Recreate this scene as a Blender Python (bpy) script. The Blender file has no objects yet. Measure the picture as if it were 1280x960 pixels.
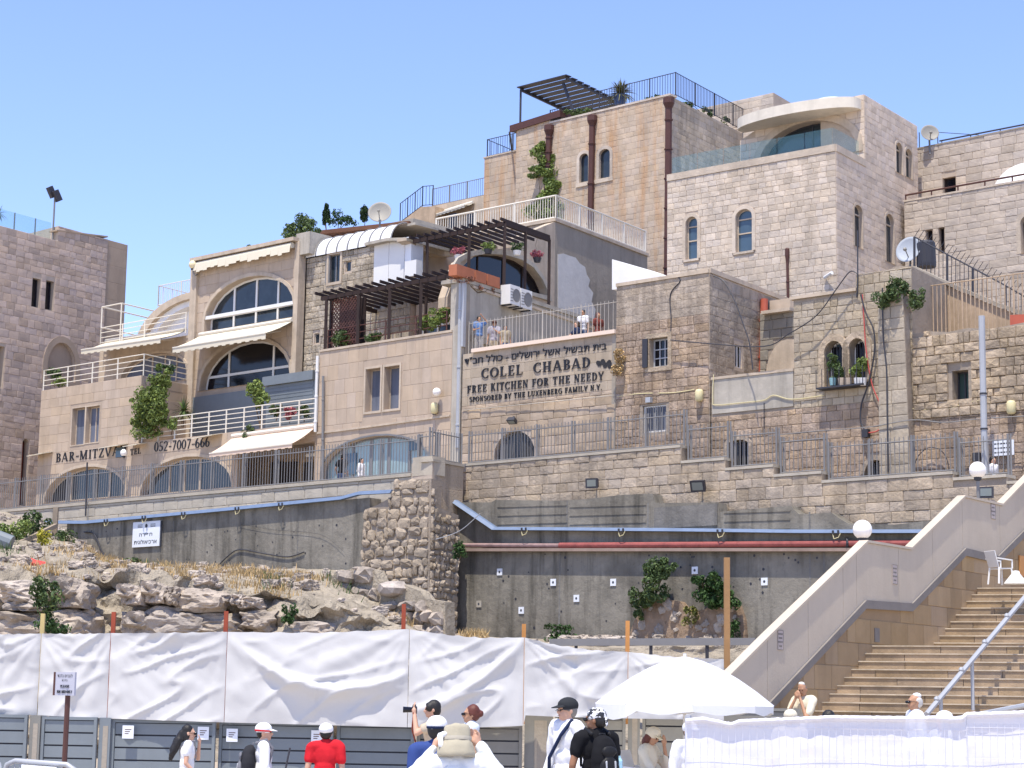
import bpy, bmesh, math, random
from math import radians, sin, cos, pi, sqrt, atan2, tan
from mathutils import Vector, Matrix, noise
from mathutils.geometry import tessellate_polygon

RND = random.Random(7)
SC = bpy.context.scene
COL = SC.collection

# ------------------------------------------------------------------ camera
F = 2500.0
PITCH = math.atan(400.0 / F)
ROLL = 0.016
CAMZ = 1.7
R0 = Vector((1, 0, 0)); U0 = Vector((0, -sin(PITCH), cos(PITCH))); FW = Vector((0, cos(PITCH), sin(PITCH)))
CR = R0 * cos(ROLL) + U0 * sin(ROLL); CU = U0 * cos(ROLL) - R0 * sin(ROLL)
CAM = Vector((0, 0, CAMZ))
cam = bpy.data.objects.new('camera', bpy.data.cameras.new('camera'))
COL.objects.link(cam)
cam.data.sensor_width = 36; cam.data.lens = 36 * F / 1280
cam.data.clip_start = 0.3; cam.data.clip_end = 6000
cam.matrix_world = Matrix(((CR.x, CU.x, -FW.x, 0), (CR.y, CU.y, -FW.y, 0), (CR.z, CU.z, -FW.z, CAMZ), (0, 0, 0, 1)))
SC.camera = cam

# ------------------------------------------------------------------ sky, sun, exposure
SUN = Vector((-0.13, -0.30, 0.945)).normalized()        # direction towards the sun
world = bpy.data.worlds.new('World'); SC.world = world; world.use_nodes = True
wn = world.node_tree.nodes; wl = world.node_tree.links
sky = wn.new('ShaderNodeTexSky'); sky.sky_type = 'NISHITA'; sky.sun_disc = False
sky.sun_elevation = math.asin(SUN.z); sky.sun_rotation = atan2(SUN.x, SUN.y)
sky.altitude = 700; sky.air_density = 1.0; sky.dust_density = 0.15; sky.ozone_density = 6.0
tint = wn.new('ShaderNodeMix'); tint.data_type = 'RGBA'; tint.blend_type = 'MULTIPLY'; tint.inputs['Factor'].default_value = 1.0
tint.inputs['B'].default_value = (1.04, 0.895, 0.955, 1)      # the camera's violet-leaning white balance
wl.new(sky.outputs[0], tint.inputs['A']); wl.new(tint.outputs['Result'], wn['Background'].inputs[0]); wn['Background'].inputs[1].default_value = 0.15
sun = bpy.data.objects.new('sun', bpy.data.lights.new('sun', 'SUN')); COL.objects.link(sun)
sun.data.energy = 3.3; sun.data.angle = radians(0.5); sun.data.color = (1.0, 0.93, 0.80)
sun.rotation_euler = SUN.to_track_quat('Z', 'Y').to_euler()
SC.view_settings.view_transform = 'Standard'; SC.view_settings.look = 'None'
SC.view_settings.exposure = 1.0; SC.view_settings.gamma = 1.0
SC.cycles.max_bounces = 6; SC.cycles.transparent_max_bounces = 12

# ------------------------------------------------------------------ pixel rays on real planes
def ray(px, py):
    return (FW * F + CR * (px - 640) + CU * (480 - py)).normalized()
def at(px, py, Y):                      # point of that sight line at distance Y
    d = ray(px, py); return CAM + d * (Y / d.y)
def horizon(px): return 880 + ROLL * (px - 640)
def proj(p):
    v = p - CAM; k = F / v.dot(FW)
    return 640 + v.dot(CR) * k, 480 - v.dot(CU) * k
class Plane:
    def __init__(s, px, py, Y, vp):     # vertical plane through a point, lines vanish at vp
        s.o = at(px, py, Y); d = ray(vp, horizon(vp)); d.z = 0; d.normalize()
        if d.x < 0: d = -d
        s.d = d; s.n = d.cross(Vector((0, 0, 1))); s.o.z = 0
    def pt(s, px, py, out=0.0):
        r = ray(px, py); o = s.o + s.n * out
        t = (o - CAM).dot(s.n) / r.dot(s.n); return CAM + r * t
    def uz(s, px, py, out=0.0):
        p = s.pt(px, py, out); return ((p - s.o).dot(s.d), p.z)
    def w(s, u, z, out=0.0):
        p = s.o + s.d * u + s.n * out; p.z = z; return p
    def off(s, out):
        q = Plane.__new__(Plane); q.o = s.o + s.n * out; q.d = s.d; q.n = s.n; return q
    def poly(s, pts): return [s.uz(*p) for p in pts]
def turned(pl, u):                       # plane through pl at u, going away to the right (side walls)
    return pl.w(u, 0)

# ------------------------------------------------------------------ materials
MATS = {}
def mat(name, col, rough=0.8, metal=0.0, bump=0.0, bscale=8.0, var=0.0, vscale=1.5, spec=0.3, streak=0.0, streakcol=None,
        pits=0.0, tones=None, alpha=None, trans=0.0, vary=0.0):
    if name in MATS: return MATS[name]
    m = bpy.data.materials.new(name); m.use_nodes = True; n = m.node_tree.nodes; l = m.node_tree.links
    b = n['Principled BSDF']; b.inputs['Roughness'].default_value = rough; b.inputs['Metallic'].default_value = metal
    b.inputs['Specular IOR Level'].default_value = spec
    geo = n.new('ShaderNodeNewGeometry'); pos = geo.outputs['Position']
    def rgb(c):
        r = n.new('ShaderNodeRGB'); r.outputs[0].default_value = (*c, 1); return r.outputs[0]
    def mix(a, bb, f, mode='MIX'):
        x = n.new('ShaderNodeMix'); x.data_type = 'RGBA'; x.blend_type = mode
        l.new(a, x.inputs['A']); l.new(bb, x.inputs['B'])
        if isinstance(f, float): x.inputs['Factor'].default_value = f
        else: l.new(f, x.inputs['Factor'])
        return x.outputs['Result']
    def noi(scale, detail=4, rough=.6, stretch=None):
        t = n.new('ShaderNodeTexNoise'); t.inputs['Scale'].default_value = scale; t.inputs['Detail'].default_value = detail
        t.inputs['Roughness'].default_value = rough
        if stretch:
            mp = n.new('ShaderNodeMapping'); mp.inputs['Scale'].default_value = stretch; l.new(pos, mp.inputs[0]); l.new(mp.outputs[0], t.inputs['Vector'])
        else: l.new(pos, t.inputs['Vector'])
        return t.outputs['Fac']
    def ramp(fac, a, bb, c0=(0, 0, 0), c1=(1, 1, 1)):
        r = n.new('ShaderNodeValToRGB'); r.color_ramp.elements[0].position = a; r.color_ramp.elements[1].position = bb
        r.color_ramp.elements[0].color = (*c0, 1); r.color_ramp.elements[1].color = (*c1, 1); l.new(fac, r.inputs[0]); return r.outputs[0]
    c = rgb(col)
    if tones:                            # each block, panel or leaf has its own tone
        oi = n.new('ShaderNodeObjectInfo'); ad = n.new('ShaderNodeMath'); ad.operation = 'ADD'
        l.new(oi.outputs['Random'], ad.inputs[0]); l.new(geo.outputs['Random Per Island'], ad.inputs[1])
        fr = n.new('ShaderNodeMath'); fr.operation = 'FRACT'; l.new(ad.outputs[0], fr.inputs[0])
        r = n.new('ShaderNodeValToRGB'); el = r.color_ramp.elements
        while len(el) < len(tones): el.new(0.5)
        for i, t in enumerate(tones):
            el[i].position = i / (len(tones) - 1); el[i].color = (*t, 1)
        l.new(fr.outputs[0], r.inputs[0]); c = r.outputs[0]
    if var > 0:
        d = tuple(x * .45 for x in col); c = mix(c, rgb(d), ramp(noi(vscale, 6), .42, .75, (0,) * 3, (var,) * 3))
        w = tuple(min(1, x * 1.45) for x in col); c = mix(c, rgb(w), ramp(noi(vscale * 2.7, 5), .5, .8, (0,) * 3, (var * .7,) * 3))
    if streak > 0:
        sc_ = streakcol or tuple(x * .35 for x in col)
        c = mix(c, rgb(sc_), ramp(noi(1.3, 5, .65, (1.6, 1.6, .18)), .48, .72, (0,) * 3, (streak,) * 3))
    if pits > 0:
        c = mix(c, rgb(tuple(x * .3 for x in col)), ramp(noi(bscale * 1.7, 3, .7), .6, .72, (0,) * 3, (pits,) * 3))
    l.new(c, b.inputs['Base Color'])
    if bump > 0:
        bp = n.new('ShaderNodeBump'); bp.inputs['Strength'].default_value = 1.0; bp.inputs['Distance'].default_value = bump
        l.new(noi(bscale, 6, .65), bp.inputs['Height']); l.new(bp.outputs[0], b.inputs['Normal'])
    if trans > 0:
        b.inputs['Transmission Weight'].default_value = trans
    if alpha is not None:
        tr = n.new('ShaderNodeBsdfTransparent'); tr.inputs[0].default_value = (*alpha[1], 1); ms = n.new('ShaderNodeMixShader')
        ms.inputs[0].default_value = alpha[0]; l.new(tr.outputs[0], ms.inputs[1]); l.new(b.outputs[0], ms.inputs[2])
        l.new(ms.outputs[0], n['Material Output'].inputs[0])
    MATS[name] = m; return m

def tones(c, k=.22, warm=.04):
    out = []
    for f, w in ((1 - k, 0), (1.06, -warm * .6), (1 + k * .3, warm), (1 - k * .4, warm * .3), (1 + k * .7, 0), (1 - k * .8, warm * .7), (1.0, -warm * .3)):
        out.append((min(1, c[0] * f + w * .6), min(1, c[1] * f + w * .1), min(1, max(0, c[2] * f - w * .6))))
    return out
def stone(name, c, k=.22, warm=.04, bump=.012, var=.35, streak=.2, pits=.25, bscale=14, streakcol=None):
    y = .3 * c[0] + .6 * c[1] + .1 * c[2]; c = tuple((a * .78 + y * .22) * q for a, q in zip(c, (1.05, 1.015, .93))); k *= .75; warm *= .8
    return mat(name, c, .9, bump=bump, bscale=bscale, var=var, vscale=.8, spec=.15, streak=streak, streakcol=streakcol, pits=pits, tones=tones(c, k, warm))
M_TOWER = stone('mauve_limestone', (.50, .39, .34), .38, .05, .015, .35, .1)
M_TOWERP = stone('brown_panel', (.38, .29, .225), .08, .01, .004, .3, .2)
M_CLAD = stone('pink_limestone_panel', (.46, .36, .285), .09, .03, .003, .3, .25, .05)
M_CLADW = mat('pink_limestone', (.42, .335, .26), .85, bump=.004, var=.3, streak=.15, spec=.15)
M_RUST = stone('rusticated_stone', (.42, .36, .295), .4, .03, .06, .9, .25, .5, 9)
M_CHAB = stone('grey_limestone', (.40, .33, .265), .22, .03, .006, .35, .3, .1)
M_CHABR = stone('pinkish_limestone', (.43, .335, .26), .3, .05, .012, .4, .3, .2)
M_OLD = stone('weathered_stone', (.41, .305, .235), .42, .06, .06, .9, .7, .6, 9, (.16, .115, .085))
M_OLDD = stone('plastered_stone', (.40, .33, .275), .25, .03, .06, .95, .7, .75, 5, (.16, .13, .105))
M_ROUGH = stone('rough_golden_stone', (.45, .355, .265), .45, .05, .08, .85, .35, .5, 6)
M_BROWN = stone('stained_limestone', (.50, .395, .31), .2, .04, .012, .5, .7, .15, 14, (.45, .23, .09))
M_PALE = stone('pale_limestone', (.56, .475, .41), .28, .04, .02, .6, .2, .15)
M_PALES = stone('pale_side_limestone', (.60, .50, .43), .26, .04, .012, .3, .1, .15)
M_BACK = stone('thin_coursed_limestone', (.50, .43, .385), .28, .03, .02, .4, .2, .2, 10)
M_STREET = stone('retaining_wall_stone', (.43, .35, .28), .28, .045, .04, .7, .5, .5, 12)
M_CAP = stone('coping_stone', (.43, .39, .34), .15, .02, .012, .3, .2, .2)
M_RUBBLE = stone('rubble_stone', (.38, .31, .245), .45, .03, .04, .5, .2, .4, 9)
M_MORTAR = mat('mortar', (.33, .275, .22), .95, bump=.03, bscale=9, var=.4, spec=.1)
M_MORTARL = mat('pale_mortar', (.47, .39, .315), .95, bump=.015, bscale=9, var=.3, spec=.1)
M_CONC = mat('grey_concrete', (.235, .215, .18), .9, bump=.03, bscale=5, var=1.0, vscale=.55, streak=1.0, pits=.35, spec=.15)
M_CONCD = mat('dark_concrete', (.20, .19, .175), .9, bump=.03, bscale=5, var=.6, vscale=.7, streak=.6, pits=.3, spec=.15)
M_PLAST = mat('grey_plaster', (.44, .40, .34), .9, bump=.015, bscale=4, var=.5, vscale=.6, streak=.45, spec=.1)
M_PLASTD = mat('raw_cement_render', (.33, .29, .24), .95, bump=.02, bscale=4, var=.4, vscale=.6, streak=.3, spec=.1)
M_PLASTW = mat('fresh_white_render', (.60, .58, .55), .9, bump=.01, bscale=5, var=.25, spec=.1)
M_CREAM = mat('cream_plaster', (.51, .42, .325), .85, bump=.008, var=.4, streak=.35, spec=.15)
M_WHITE = mat('white_paint', (.70, .69, .67), .55, var=.1, spec=.3)
M_WHITER = mat('white_roof_sheet', (.74, .74, .75), .5, var=.15, bump=.004, spec=.3)
M_RAIL = mat('cream_rail_paint', (.68, .63, .54), .5, spec=.35)
M_STEEL = mat('galvanised_steel', (.20, .195, .195), .6, .2, var=.2, spec=.5)
M_STEELL = mat('light_steel', (.40, .41, .43), .55, .2, var=.2, spec=.5)
M_GREYP = mat('grey_panel_paint', (.175, .198, .215), .5, var=.18, vscale=2, streak=.12, spec=.35)
M_GREYQ = mat('warm_grey_panel_paint', (.205, .198, .178), .5, var=.2, vscale=2, streak=.15, spec=.35)
M_IRON = mat('dark_iron', (.045, .045, .055), .55, .3, spec=.4)
M_RUSTP = mat('maroon_pipe_paint', (.085, .035, .028), .6, var=.3, vscale=4, spec=.35)
M_REDP = mat('red_pipe_paint', (.30, .085, .075), .6, var=.6, vscale=3, bump=.01, spec=.3, pits=.3)
M_REDD = mat('red_drainpipe_paint', (.42, .10, .06), .6, var=.3, spec=.3)
M_BLUE = mat('blue_channel_paint', (.13, .18, .28), .6, .0, var=.35, vscale=3, spec=.5)
M_WOODD = mat('dark_stained_wood', (.035, .022, .02), .7, bump=.003, var=.3, spec=.25)
M_WOODT = mat('tan_timber', (.36, .21, .10), .8, bump=.004, var=.3, streak=.3, spec=.2)
M_WOODR = mat('red_post_paint', (.34, .075, .04), .75, var=.3, spec=.2)
M_WOODO = mat('orange_timber', (.55, .25, .08), .8, var=.3, spec=.2)
M_BOARD = mat('weathered_tan_render', (.48, .36, .25), .9, bump=.01, var=.5, streak=.5, spec=.1)
M_GLASS = mat('dark_blue_glass', (.03, .04, .05), .1, var=.9, vscale=.9, spec=.5)  # noise tones put reflections and curtains behind the panes into the colour
M_GLASSB = mat('blue_window_glass', (.06, .10, .14), .1, var=.4, spec=.6)
M_GLASSK = mat('black_glass', (.008, .008, .012), .12, spec=.4)
M_GLASSG = mat('teal_curtain_glass', (.25, .34, .35), .2, var=.3, spec=.7)
M_CURT = mat('grey_blue_curtain', (.14, .155, .20), .8, var=.3, streak=.6, spec=.2)
M_CLEAR = mat('balustrade_glass', (.25, .5, .6), .03, spec=.9, alpha=(.08, (.90, .95, .955)))
M_AWN = mat('cream_awning_cloth', (.64, .58, .46), .85, bump=.004, spec=.1)
M_AWNP = mat('peach_awning_cloth', (.70, .54, .42), .85, spec=.1)
M_TERRA = mat('terracotta', (.40, .15, .085), .85, var=.3, spec=.15)
M_LETTER = mat('black_letter_metal', (.012, .012, .016), .5, spec=.4)
M_INK = mat('printed_ink', (.07, .075, .09), .8, spec=.1)
M_LAMP = mat('opal_globe', (.86, .82, .78), .3, spec=.5)
M_SHEET = mat('white_tarpaulin', (.52, .51, .50), .65, bump=.004, bscale=7, spec=.25, var=.07, vscale=1.2)
M_CLOTH = mat('white_mesh_cloth', (.68, .68, .74), .7, bump=.006, bscale=7, spec=.2, var=.08)
M_UMB = mat('white_parasol_canvas', (.72, .72, .71), .85, bump=.002, bscale=40, spec=.1, trans=.0)
M_PARA = mat('pinkish_parapet_render', (.50, .43, .345), .85, bump=.004, bscale=20, var=.22, vscale=.6, spec=.15, streak=.16, streakcol=(.30, .25, .22))
M_BAND = mat('grey_stone_band', (.22, .20, .185), .9, bump=.008, var=.4, spec=.15)
M_GOLD = stone('golden_limestone', (.38, .265, .15), .25, .05, .01, .35, .2, .2)
M_STEP = stone('golden_step_stone', (.35, .255, .17), .3, .05, .012, .8, .25, .4)
M_TREAD = mat('sunlit_tread_stone', (.50, .42, .32), .85, bump=.008, var=.7, vscale=2.5, spec=.2)  # paler than the risers: sunlight on the step tops put into the colour
M_DISH = mat('dish_grey_paint', (.27, .255, .225), .55, var=.2, spec=.3)
M_YEL = mat('yellowed_plastic', (.62, .55, .32), .5, spec=.3)
M_SIGNW = mat('sign_white', (.72, .74, .78), .5, spec=.3)
M_ROCK = mat('bank_limestone', (.40, .345, .27), .95, bump=.2, bscale=4.5, var=.8, vscale=1.1, pits=.5, spec=.1)
M_ROCKO = mat('boulder_limestone', (.43, .37, .315), .95, bump=.06, bscale=6, var=.8, vscale=1.6, pits=.5, spec=.1, tones=tones((.43, .37, .315), .35, .03))
M_DIRT = mat('dry_earth', (.42, .35, .27), .95, bump=.05, bscale=6, var=.5, spec=.1)
M_PAVE = mat('plaza_paving', (.55, .49, .42), .8, bump=.004, var=.3, spec=.2)
def leafmat(name, c, k=.35):
    return mat(name, c, .6, spec=.25, tones=[(c[0] * (1 - k), c[1] * (1 - k), c[2] * (1 - k)), c, (c[0] * (1 + k * 1.4), c[1] * (1 + k), c[2]), (c[0] * .8, c[1] * .8, c[2] * .9)])
L_MID = leafmat('leaf_mid_green', (.07, .11, .042))
L_BRIGHT = leafmat('leaf_bright_green', (.16, .22, .065))
L_DARK = leafmat('leaf_dark_green', (.035, .075, .022))
L_DRY = leafmat('dry_grass', (.40, .29, .15), .3)
L_CYP = leafmat('cypress_green', (.03, .06, .025))
L_PINK = leafmat('pink_petals', (.34, .11, .15))

# ------------------------------------------------------------------ objects
def mesh_obj(name, verts, faces, m, parent=None, smooth=False, **props):
    me = bpy.data.meshes.new(name); me.from_pydata([tuple(v) for v in verts], [], faces)
    if m: me.materials.append(m)
    if smooth: me.polygons.foreach_set('use_smooth', [True] * len(me.polygons))
    me.update()
    return link(name, me, parent, **props)
def root_of(p):
    while p.parent: p = p.parent
    return p
def link(name, me, parent=None, M=None, **props):
    o = bpy.data.objects.new(name, me); COL.objects.link(o)
    if parent:
        o.parent = parent
        o.matrix_parent_inverse = parent['_inv'] if False else inv_of(parent)
    if M is not None: o.matrix_basis = M
    for k, v in props.items(): o[k] = v
    WORLD[o.name] = (WM(parent) @ inv_of(parent) @ o.matrix_basis) if parent else o.matrix_basis.copy()
    return o
WORLD = {}
def WM(o): return WORLD[o.name]
def inv_of(p):
    return WORLD[p.name].inverted()
def tag(o, label, cat, group=None):
    o['label'] = label; o['category'] = cat
    if group: o['group'] = group
    return o
def thing(name, loc, label, cat, group=None):
    o = bpy.data.objects.new(name, None); o.empty_display_size = .3; COL.objects.link(o)
    o.location = loc; WORLD[o.name] = Matrix.Translation(loc)
    return tag(o, label, cat, group)
class MB:
    def __init__(s): s.v = []; s.f = []
    def add(s, vs, fs):
        k = len(s.v); s.v += [Vector(v) for v in vs]; s.f += [tuple(i + k for i in f) for f in fs]
    def box8(s, p):                     # 8 corners: 0-3 bottom ring, 4-7 top ring
        s.add(p, [(3, 2, 1, 0), (4, 5, 6, 7), (0, 1, 5, 4), (1, 2, 6, 5), (2, 3, 7, 6), (3, 0, 4, 7)])
    def box(s, pl, u0, u1, z0, z1, o0, o1):   # on a plane, between offsets
        w = pl.w; s.box8([w(u0, z0, o1), w(u1, z0, o1), w(u1, z0, o0), w(u0, z0, o0), w(u0, z1, o1), w(u1, z1, o1), w(u1, z1, o0), w(u0, z1, o0)])
    def bar(s, a, b, w, h=None, up=Vector((0, 0, 1))):
        a = Vector(a); b = Vector(b); h = h or w; d = (b - a).normalized()
        x = d.cross(up)
        if x.length < .01: x = d.cross(Vector((0, 1, 0)))
        x.normalize(); y = x.cross(d); x *= w / 2; y *= h / 2
        s.box8([a - x - y, a + x - y, b + x - y, b - x - y, a - x + y, a + x + y, b + x + y, b - x + y])
    def tube(s, pts, r, n=8, cap=True):
        pts = [Vector(p) for p in pts]; rs = r if isinstance(r, (list, tuple)) else [r] * len(pts)
        rings = []
        px = None
        for i, p in enumerate(pts):
            d = (pts[min(i + 1, len(pts) - 1)] - pts[max(i - 1, 0)]).normalized()
            x = d.cross(Vector((0, 0, 1))) if px is None else (px - d * px.dot(d))
            if x.length < .05: x = d.cross(Vector((0, 1, 0)))
            x.normalize(); px = x; y = d.cross(x)
            rings.append([p + (x * cos(2 * pi * k / n) + y * sin(2 * pi * k / n)) * rs[i] for k in range(n)])
        vs = [v for q in rings for v in q]; fs = []
        for i in range(len(pts) - 1):
            for k in range(n): fs.append((i * n + k, i * n + (k + 1) % n, (i + 1) * n + (k + 1) % n, (i + 1) * n + k))
        if cap: fs.append(tuple(range(n - 1, -1, -1))); fs.append(tuple((len(pts) - 1) * n + k for k in range(n)))
        s.add(vs, fs)
    def lathe(s, c, prof, n=16, axis=None, a0=0, a1=2 * pi):
        c = Vector(c); ax = (axis or Vector((0, 0, 1))).normalized()
        x = ax.cross(Vector((0, 1, 0)));
        if x.length < .1: x = ax.cross(Vector((1, 0, 0)))
        x.normalize(); y = ax.cross(x); full = abs(a1 - a0 - 2 * pi) < 1e-6; cnt = n if full else n + 1
        vs = []; fs = []
        for r, z in prof:
            for k in range(cnt):
                a = a0 + (a1 - a0) * k / n; vs.append(c + ax * z + (x * cos(a) + y * sin(a)) * r)
        for i in range(len(prof) - 1):
            for k in range(n):
                k2 = (k + 1) % cnt; fs.append((i * cnt + k, i * cnt + k2, (i + 1) * cnt + k2, (i + 1) * cnt + k))
        s.add(vs, fs)
    def ball(s, c, r, n=12, sc=(1, 1, 1)):
        m = n // 2; vs = []; c = Vector(c); fs = []
        for i in range(m + 1):
            t = pi * i / m
            for k in range(n):
                a = 2 * pi * k / n; vs.append(c + Vector((sin(t) * cos(a) * sc[0], sin(t) * sin(a) * sc[1], cos(t) * sc[2])) * r)
        for i in range(m):
            for k in range(n): fs.append((i * n + k, (i + 1) * n + k, (i + 1) * n + (k + 1) % n, i * n + (k + 1) % n))
        s.add(vs, fs)
    def prism(s, pl, pts, o0, o1, holes=(), back=False, reveal=None, bdir=None):
        loops = [list(pts)] + [list(h) for h in holes]
        tri = tessellate_polygon([[Vector((u, z, 0)) for u, z in lp] for lp in loops])
        flat = [p for lp in loops for p in lp]; k = len(s.v); n = len(flat)
        s.v += [pl.w(u, z, o1) for u, z in flat]; 
        for t in tri:
            a, b, c = (flat[i] for i in t)
            ar = (b[0] - a[0]) * (c[1] - a[1]) - (c[0] - a[0]) * (b[1] - a[1])
            if abs(ar) < 1e-9: continue
            s.f.append(tuple(i + k for i in (t if ar > 0 else t[::-1])))
        st = 0
        for li, lp in enumerate(loops):
            ob = o0 if (li == 0 or reveal is None) else o1 - reveal
            j = len(s.v); m = len(lp)
            s.v += [pl.w(u, z, o1) + bdir * (o1 - ob) if (bdir is not None and li == 0) else pl.w(u, z, ob) for u, z in lp]
            A = sum(lp[i][0] * lp[(i + 1) % m][1] - lp[(i + 1) % m][0] * lp[i][1] for i in range(m))
            for i in range(m):
                i2 = (i + 1) % m; q = (k + st + i, j + i, j + i2, k + st + i2)
                ccw = (A > 0) == (li == 0); s.f.append(q if ccw else q[::-1])
            if li == 0 and back:
                t2 = tessellate_polygon([[Vector((u, z, 0)) for u, z in lp]])
                for t in t2: s.f.append(tuple(j + i for i in t))
            st += m
    def obj(s, name, m, parent=None, smooth=False, **props):
        return mesh_obj(name, s.v, s.f, m, parent, smooth, **props)

UNIT = {}
def unit(kind, i):
    key = (kind, i)
    if key in UNIT: return UNIT[key]
    r = random.Random(100 + i + hash_kind(kind)); b = {'flat': .02, 'rough': .045, 'rubble': .15}[kind]; j = {'flat': 0, 'rough': .3, 'rubble': .35}[kind]
    n = 4
    v = []; f = []
    # back ring, shoulder ring, front ring, centre
    base = [(-.5, -.5), (0, -.5), (.5, -.5), (.5, 0), (.5, .5), (0, .5), (-.5, .5), (-.5, 0)] if kind != 'flat' else [(-.5, -.5), (.5, -.5), (.5, .5), (-.5, .5)]
    if kind == 'rubble':
        base = [(x * (.82 if x * z != 0 else 1.0) + r.uniform(-.06, .06), z * (.82 if x * z != 0 else 1.0) + r.uniform(-.06, .06)) for x, z in base]
    m = len(base)
    for x, z in base: v.append((x, 0, z))
    for x, z in base: v.append((x, -.55, z))
    for x, z in base: v.append((x * (1 - 2 * b) + r.uniform(-b, b) * (j > 0) * .6, -1 + r.uniform(0, j), z * (1 - 2 * b) + r.uniform(-b, b) * (j > 0) * .6))
    for a in (0, m):
        for k in range(m): f.append((a + k, a + (k + 1) % m, a + m + (k + 1) % m, a + m + k))
    if kind == 'flat': f.append((8, 9, 10, 11))
    else:
        v.append((r.uniform(-.1, .1), -1.0 - r.uniform(0, .15), r.uniform(-.1, .1)))
        for k in range(m): f.append((2 * m + k, 2 * m + (k + 1) % m, 3 * m))
    UNIT[key] = (v, f); return UNIT[key]
def hash_kind(k): return {'flat': 1, 'rough': 2, 'rubble': 3}[k]
UMESH = {}
def umesh(kind, i, m):
    key = (kind, i, m.name)
    if key not in UMESH:
        v, f = unit(kind, i); me = bpy.data.meshes.new('stone'); me.from_pydata(v, [], f); me.materials.append(m); me.update(); UMESH[key] = me
    return UMESH[key]
CULL = []
def spans(poly, z):
    xs = []
    for i in range(len(poly)):
        a = poly[i]; b = poly[(i + 1) % len(poly)]
        if (a[1] > z) != (b[1] > z): xs.append(a[0] + (z - a[1]) / (b[1] - a[1]) * (b[0] - a[0]))
    xs.sort(); return [(xs[i], xs[i + 1]) for i in range(0, len(xs) - 1, 2)]
def inter(A, B):
    return [(max(a, c), min(b, d)) for a, b in A for c, d in B if min(b, d) > max(a, c)]
def minus(A, h):
    out = []
    for a, b in A:
        if h[1] <= a or h[0] >= b: out.append((a, b)); continue
        if h[0] > a: out.append((a, h[0]))
        if h[1] < b: out.append((h[1], b))
    return out
def clad(parent, pl, poly, holes, ch, cw, proud, m, kind='rough', gap=.014, name='stone', out=0.0, hm=.02, minpx=7, maxobj=290, jit=.3, skew=0):
    z = min(p[1] for p in poly); z1 = max(p[1] for p in poly); cand = []
    while z < z1 - .04:
        h = ch * RND.uniform(1 - jit * .5, 1 + jit * .5)
        lv = [q[1] - z for q in poly if .45 * ch < q[1] - z < 1.35 * ch]
        if lv: h = min(lv, key=lambda q: abs(q - ch))
        za, zb = z + .01, min(z + h, z1) - .01
        sp = inter(inter(spans(poly, za), spans(poly, zb)), spans(poly, (za + zb) / 2))
        for hl in holes:
            us = []
            for t in (za, (za + zb) / 2, zb):
                for s_ in spans(hl, t): us += list(s_)
            for q in hl:
                if za <= q[1] <= zb: us.append(q[0])
            if us: sp = minus(sp, (min(us) - hm, max(us) + hm))
        for a, b in sp:
            u = a + .003
            first = True
            while u < b - .06:
                w = cw * RND.uniform(1 - jit, 1 + jit * 1.3)
                if first: w *= RND.uniform(.5, 1); first = False
                if b - (u + w) < cw * .45: w = b - u - .003
                cand.append((u, w, z, min(h, z1 - z))); u += w
        z += h
    objs = []; rest = []
    for c in cand:
        u, w, zz, h = c; p = pl.w(u + w / 2, zz + h / 2, out); k = F / (p - CAM).dot(FW)
        objs.append((w * k * abs(pl.d.cross((p - CAM).normalized()).length) , w * h, c, p))
    objs.sort(key=lambda q: -q[0] * q[1] if q[0] >= minpx else 1e9 - q[1]); J = MB(); n = 0
    for wp, ar, c, p in objs:
        u, w, zz, h = c; g = gap if kind != 'rubble' else gap * .5
        qr = Matrix((pl.d, -pl.n, Vector((0, 0, 1)))).transposed().to_quaternion()
        if kind == 'rubble':
            from mathutils import Quaternion
            qr = Quaternion(pl.n, RND.uniform(-.22, .22)) @ qr; p = p + Vector((0, 0, RND.uniform(-.22, .22) * h)); w *= RND.uniform(.8, 1.12); h *= RND.uniform(.75, 1.2)
        M = Matrix.LocRotScale(p, qr, Vector((max(w - g, .03), proud * RND.uniform(.75, 1.3), max(h - g, .03))))
        i = RND.randrange(6)
        if wp >= minpx and n < maxobj:
            o = link(name, umesh(kind, i, m), parent, M); CULL.append((o, p + pl.n * proud, pl.d * (w * .4), h * .35)); n += 1
        else:
            v, f = unit(kind, i); J.add([M @ Vector(q) for q in v], f)
    if J.v: J.obj('stonework', m, parent, kind='stuff')

def wall(parent, pl, poly, m, depth=1.0, holes=(), reveal=.3, name='wall', back=False):
    vp = 2300 if pl.d.y < 0 else -2100; g = ray(vp, horizon(vp)); g.z = 0; g.normalize()   # corners here are not square
    b = MB(); b.prism(pl, poly, -depth, 0, holes, back, reveal, g); return b.obj(name, m, parent)
def slab(name, m, parent, pts, z0, z1):
    b = MB(); n = len(pts); vs = [Vector((p.x, p.y, z0)) for p in pts] + [Vector((p.x, p.y, z1)) for p in pts]
    b.add(vs, [tuple(range(n))[::-1], tuple(range(n, 2 * n))] + [(i, (i + 1) % n, n + (i + 1) % n, n + i) for i in range(n)]); return b.obj(name, m, parent)
def rect(pl, x0, y0, x1, y1):            # from pixel corners (top left, bottom right along the wall line)
    u0, za = pl.uz(x0, y0); u1, zb = pl.uz(x1, y1); return u0, u1, zb, za
def rpoly(r): u0, u1, z0, z1 = r; return [(u0, z0), (u1, z0), (u1, z1), (u0, z1)]
def arch(u0, u1, z0, zs, zt, n=12):      # springing height zs, crown zt
    c = (u0 + u1) / 2; r = (u1 - u0) / 2
    return [(u0, z0), (u1, z0)] + [(c + r * cos(pi * k / n), zs + (zt - zs) * sin(pi * k / n)) for k in range(n + 1)]
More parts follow.
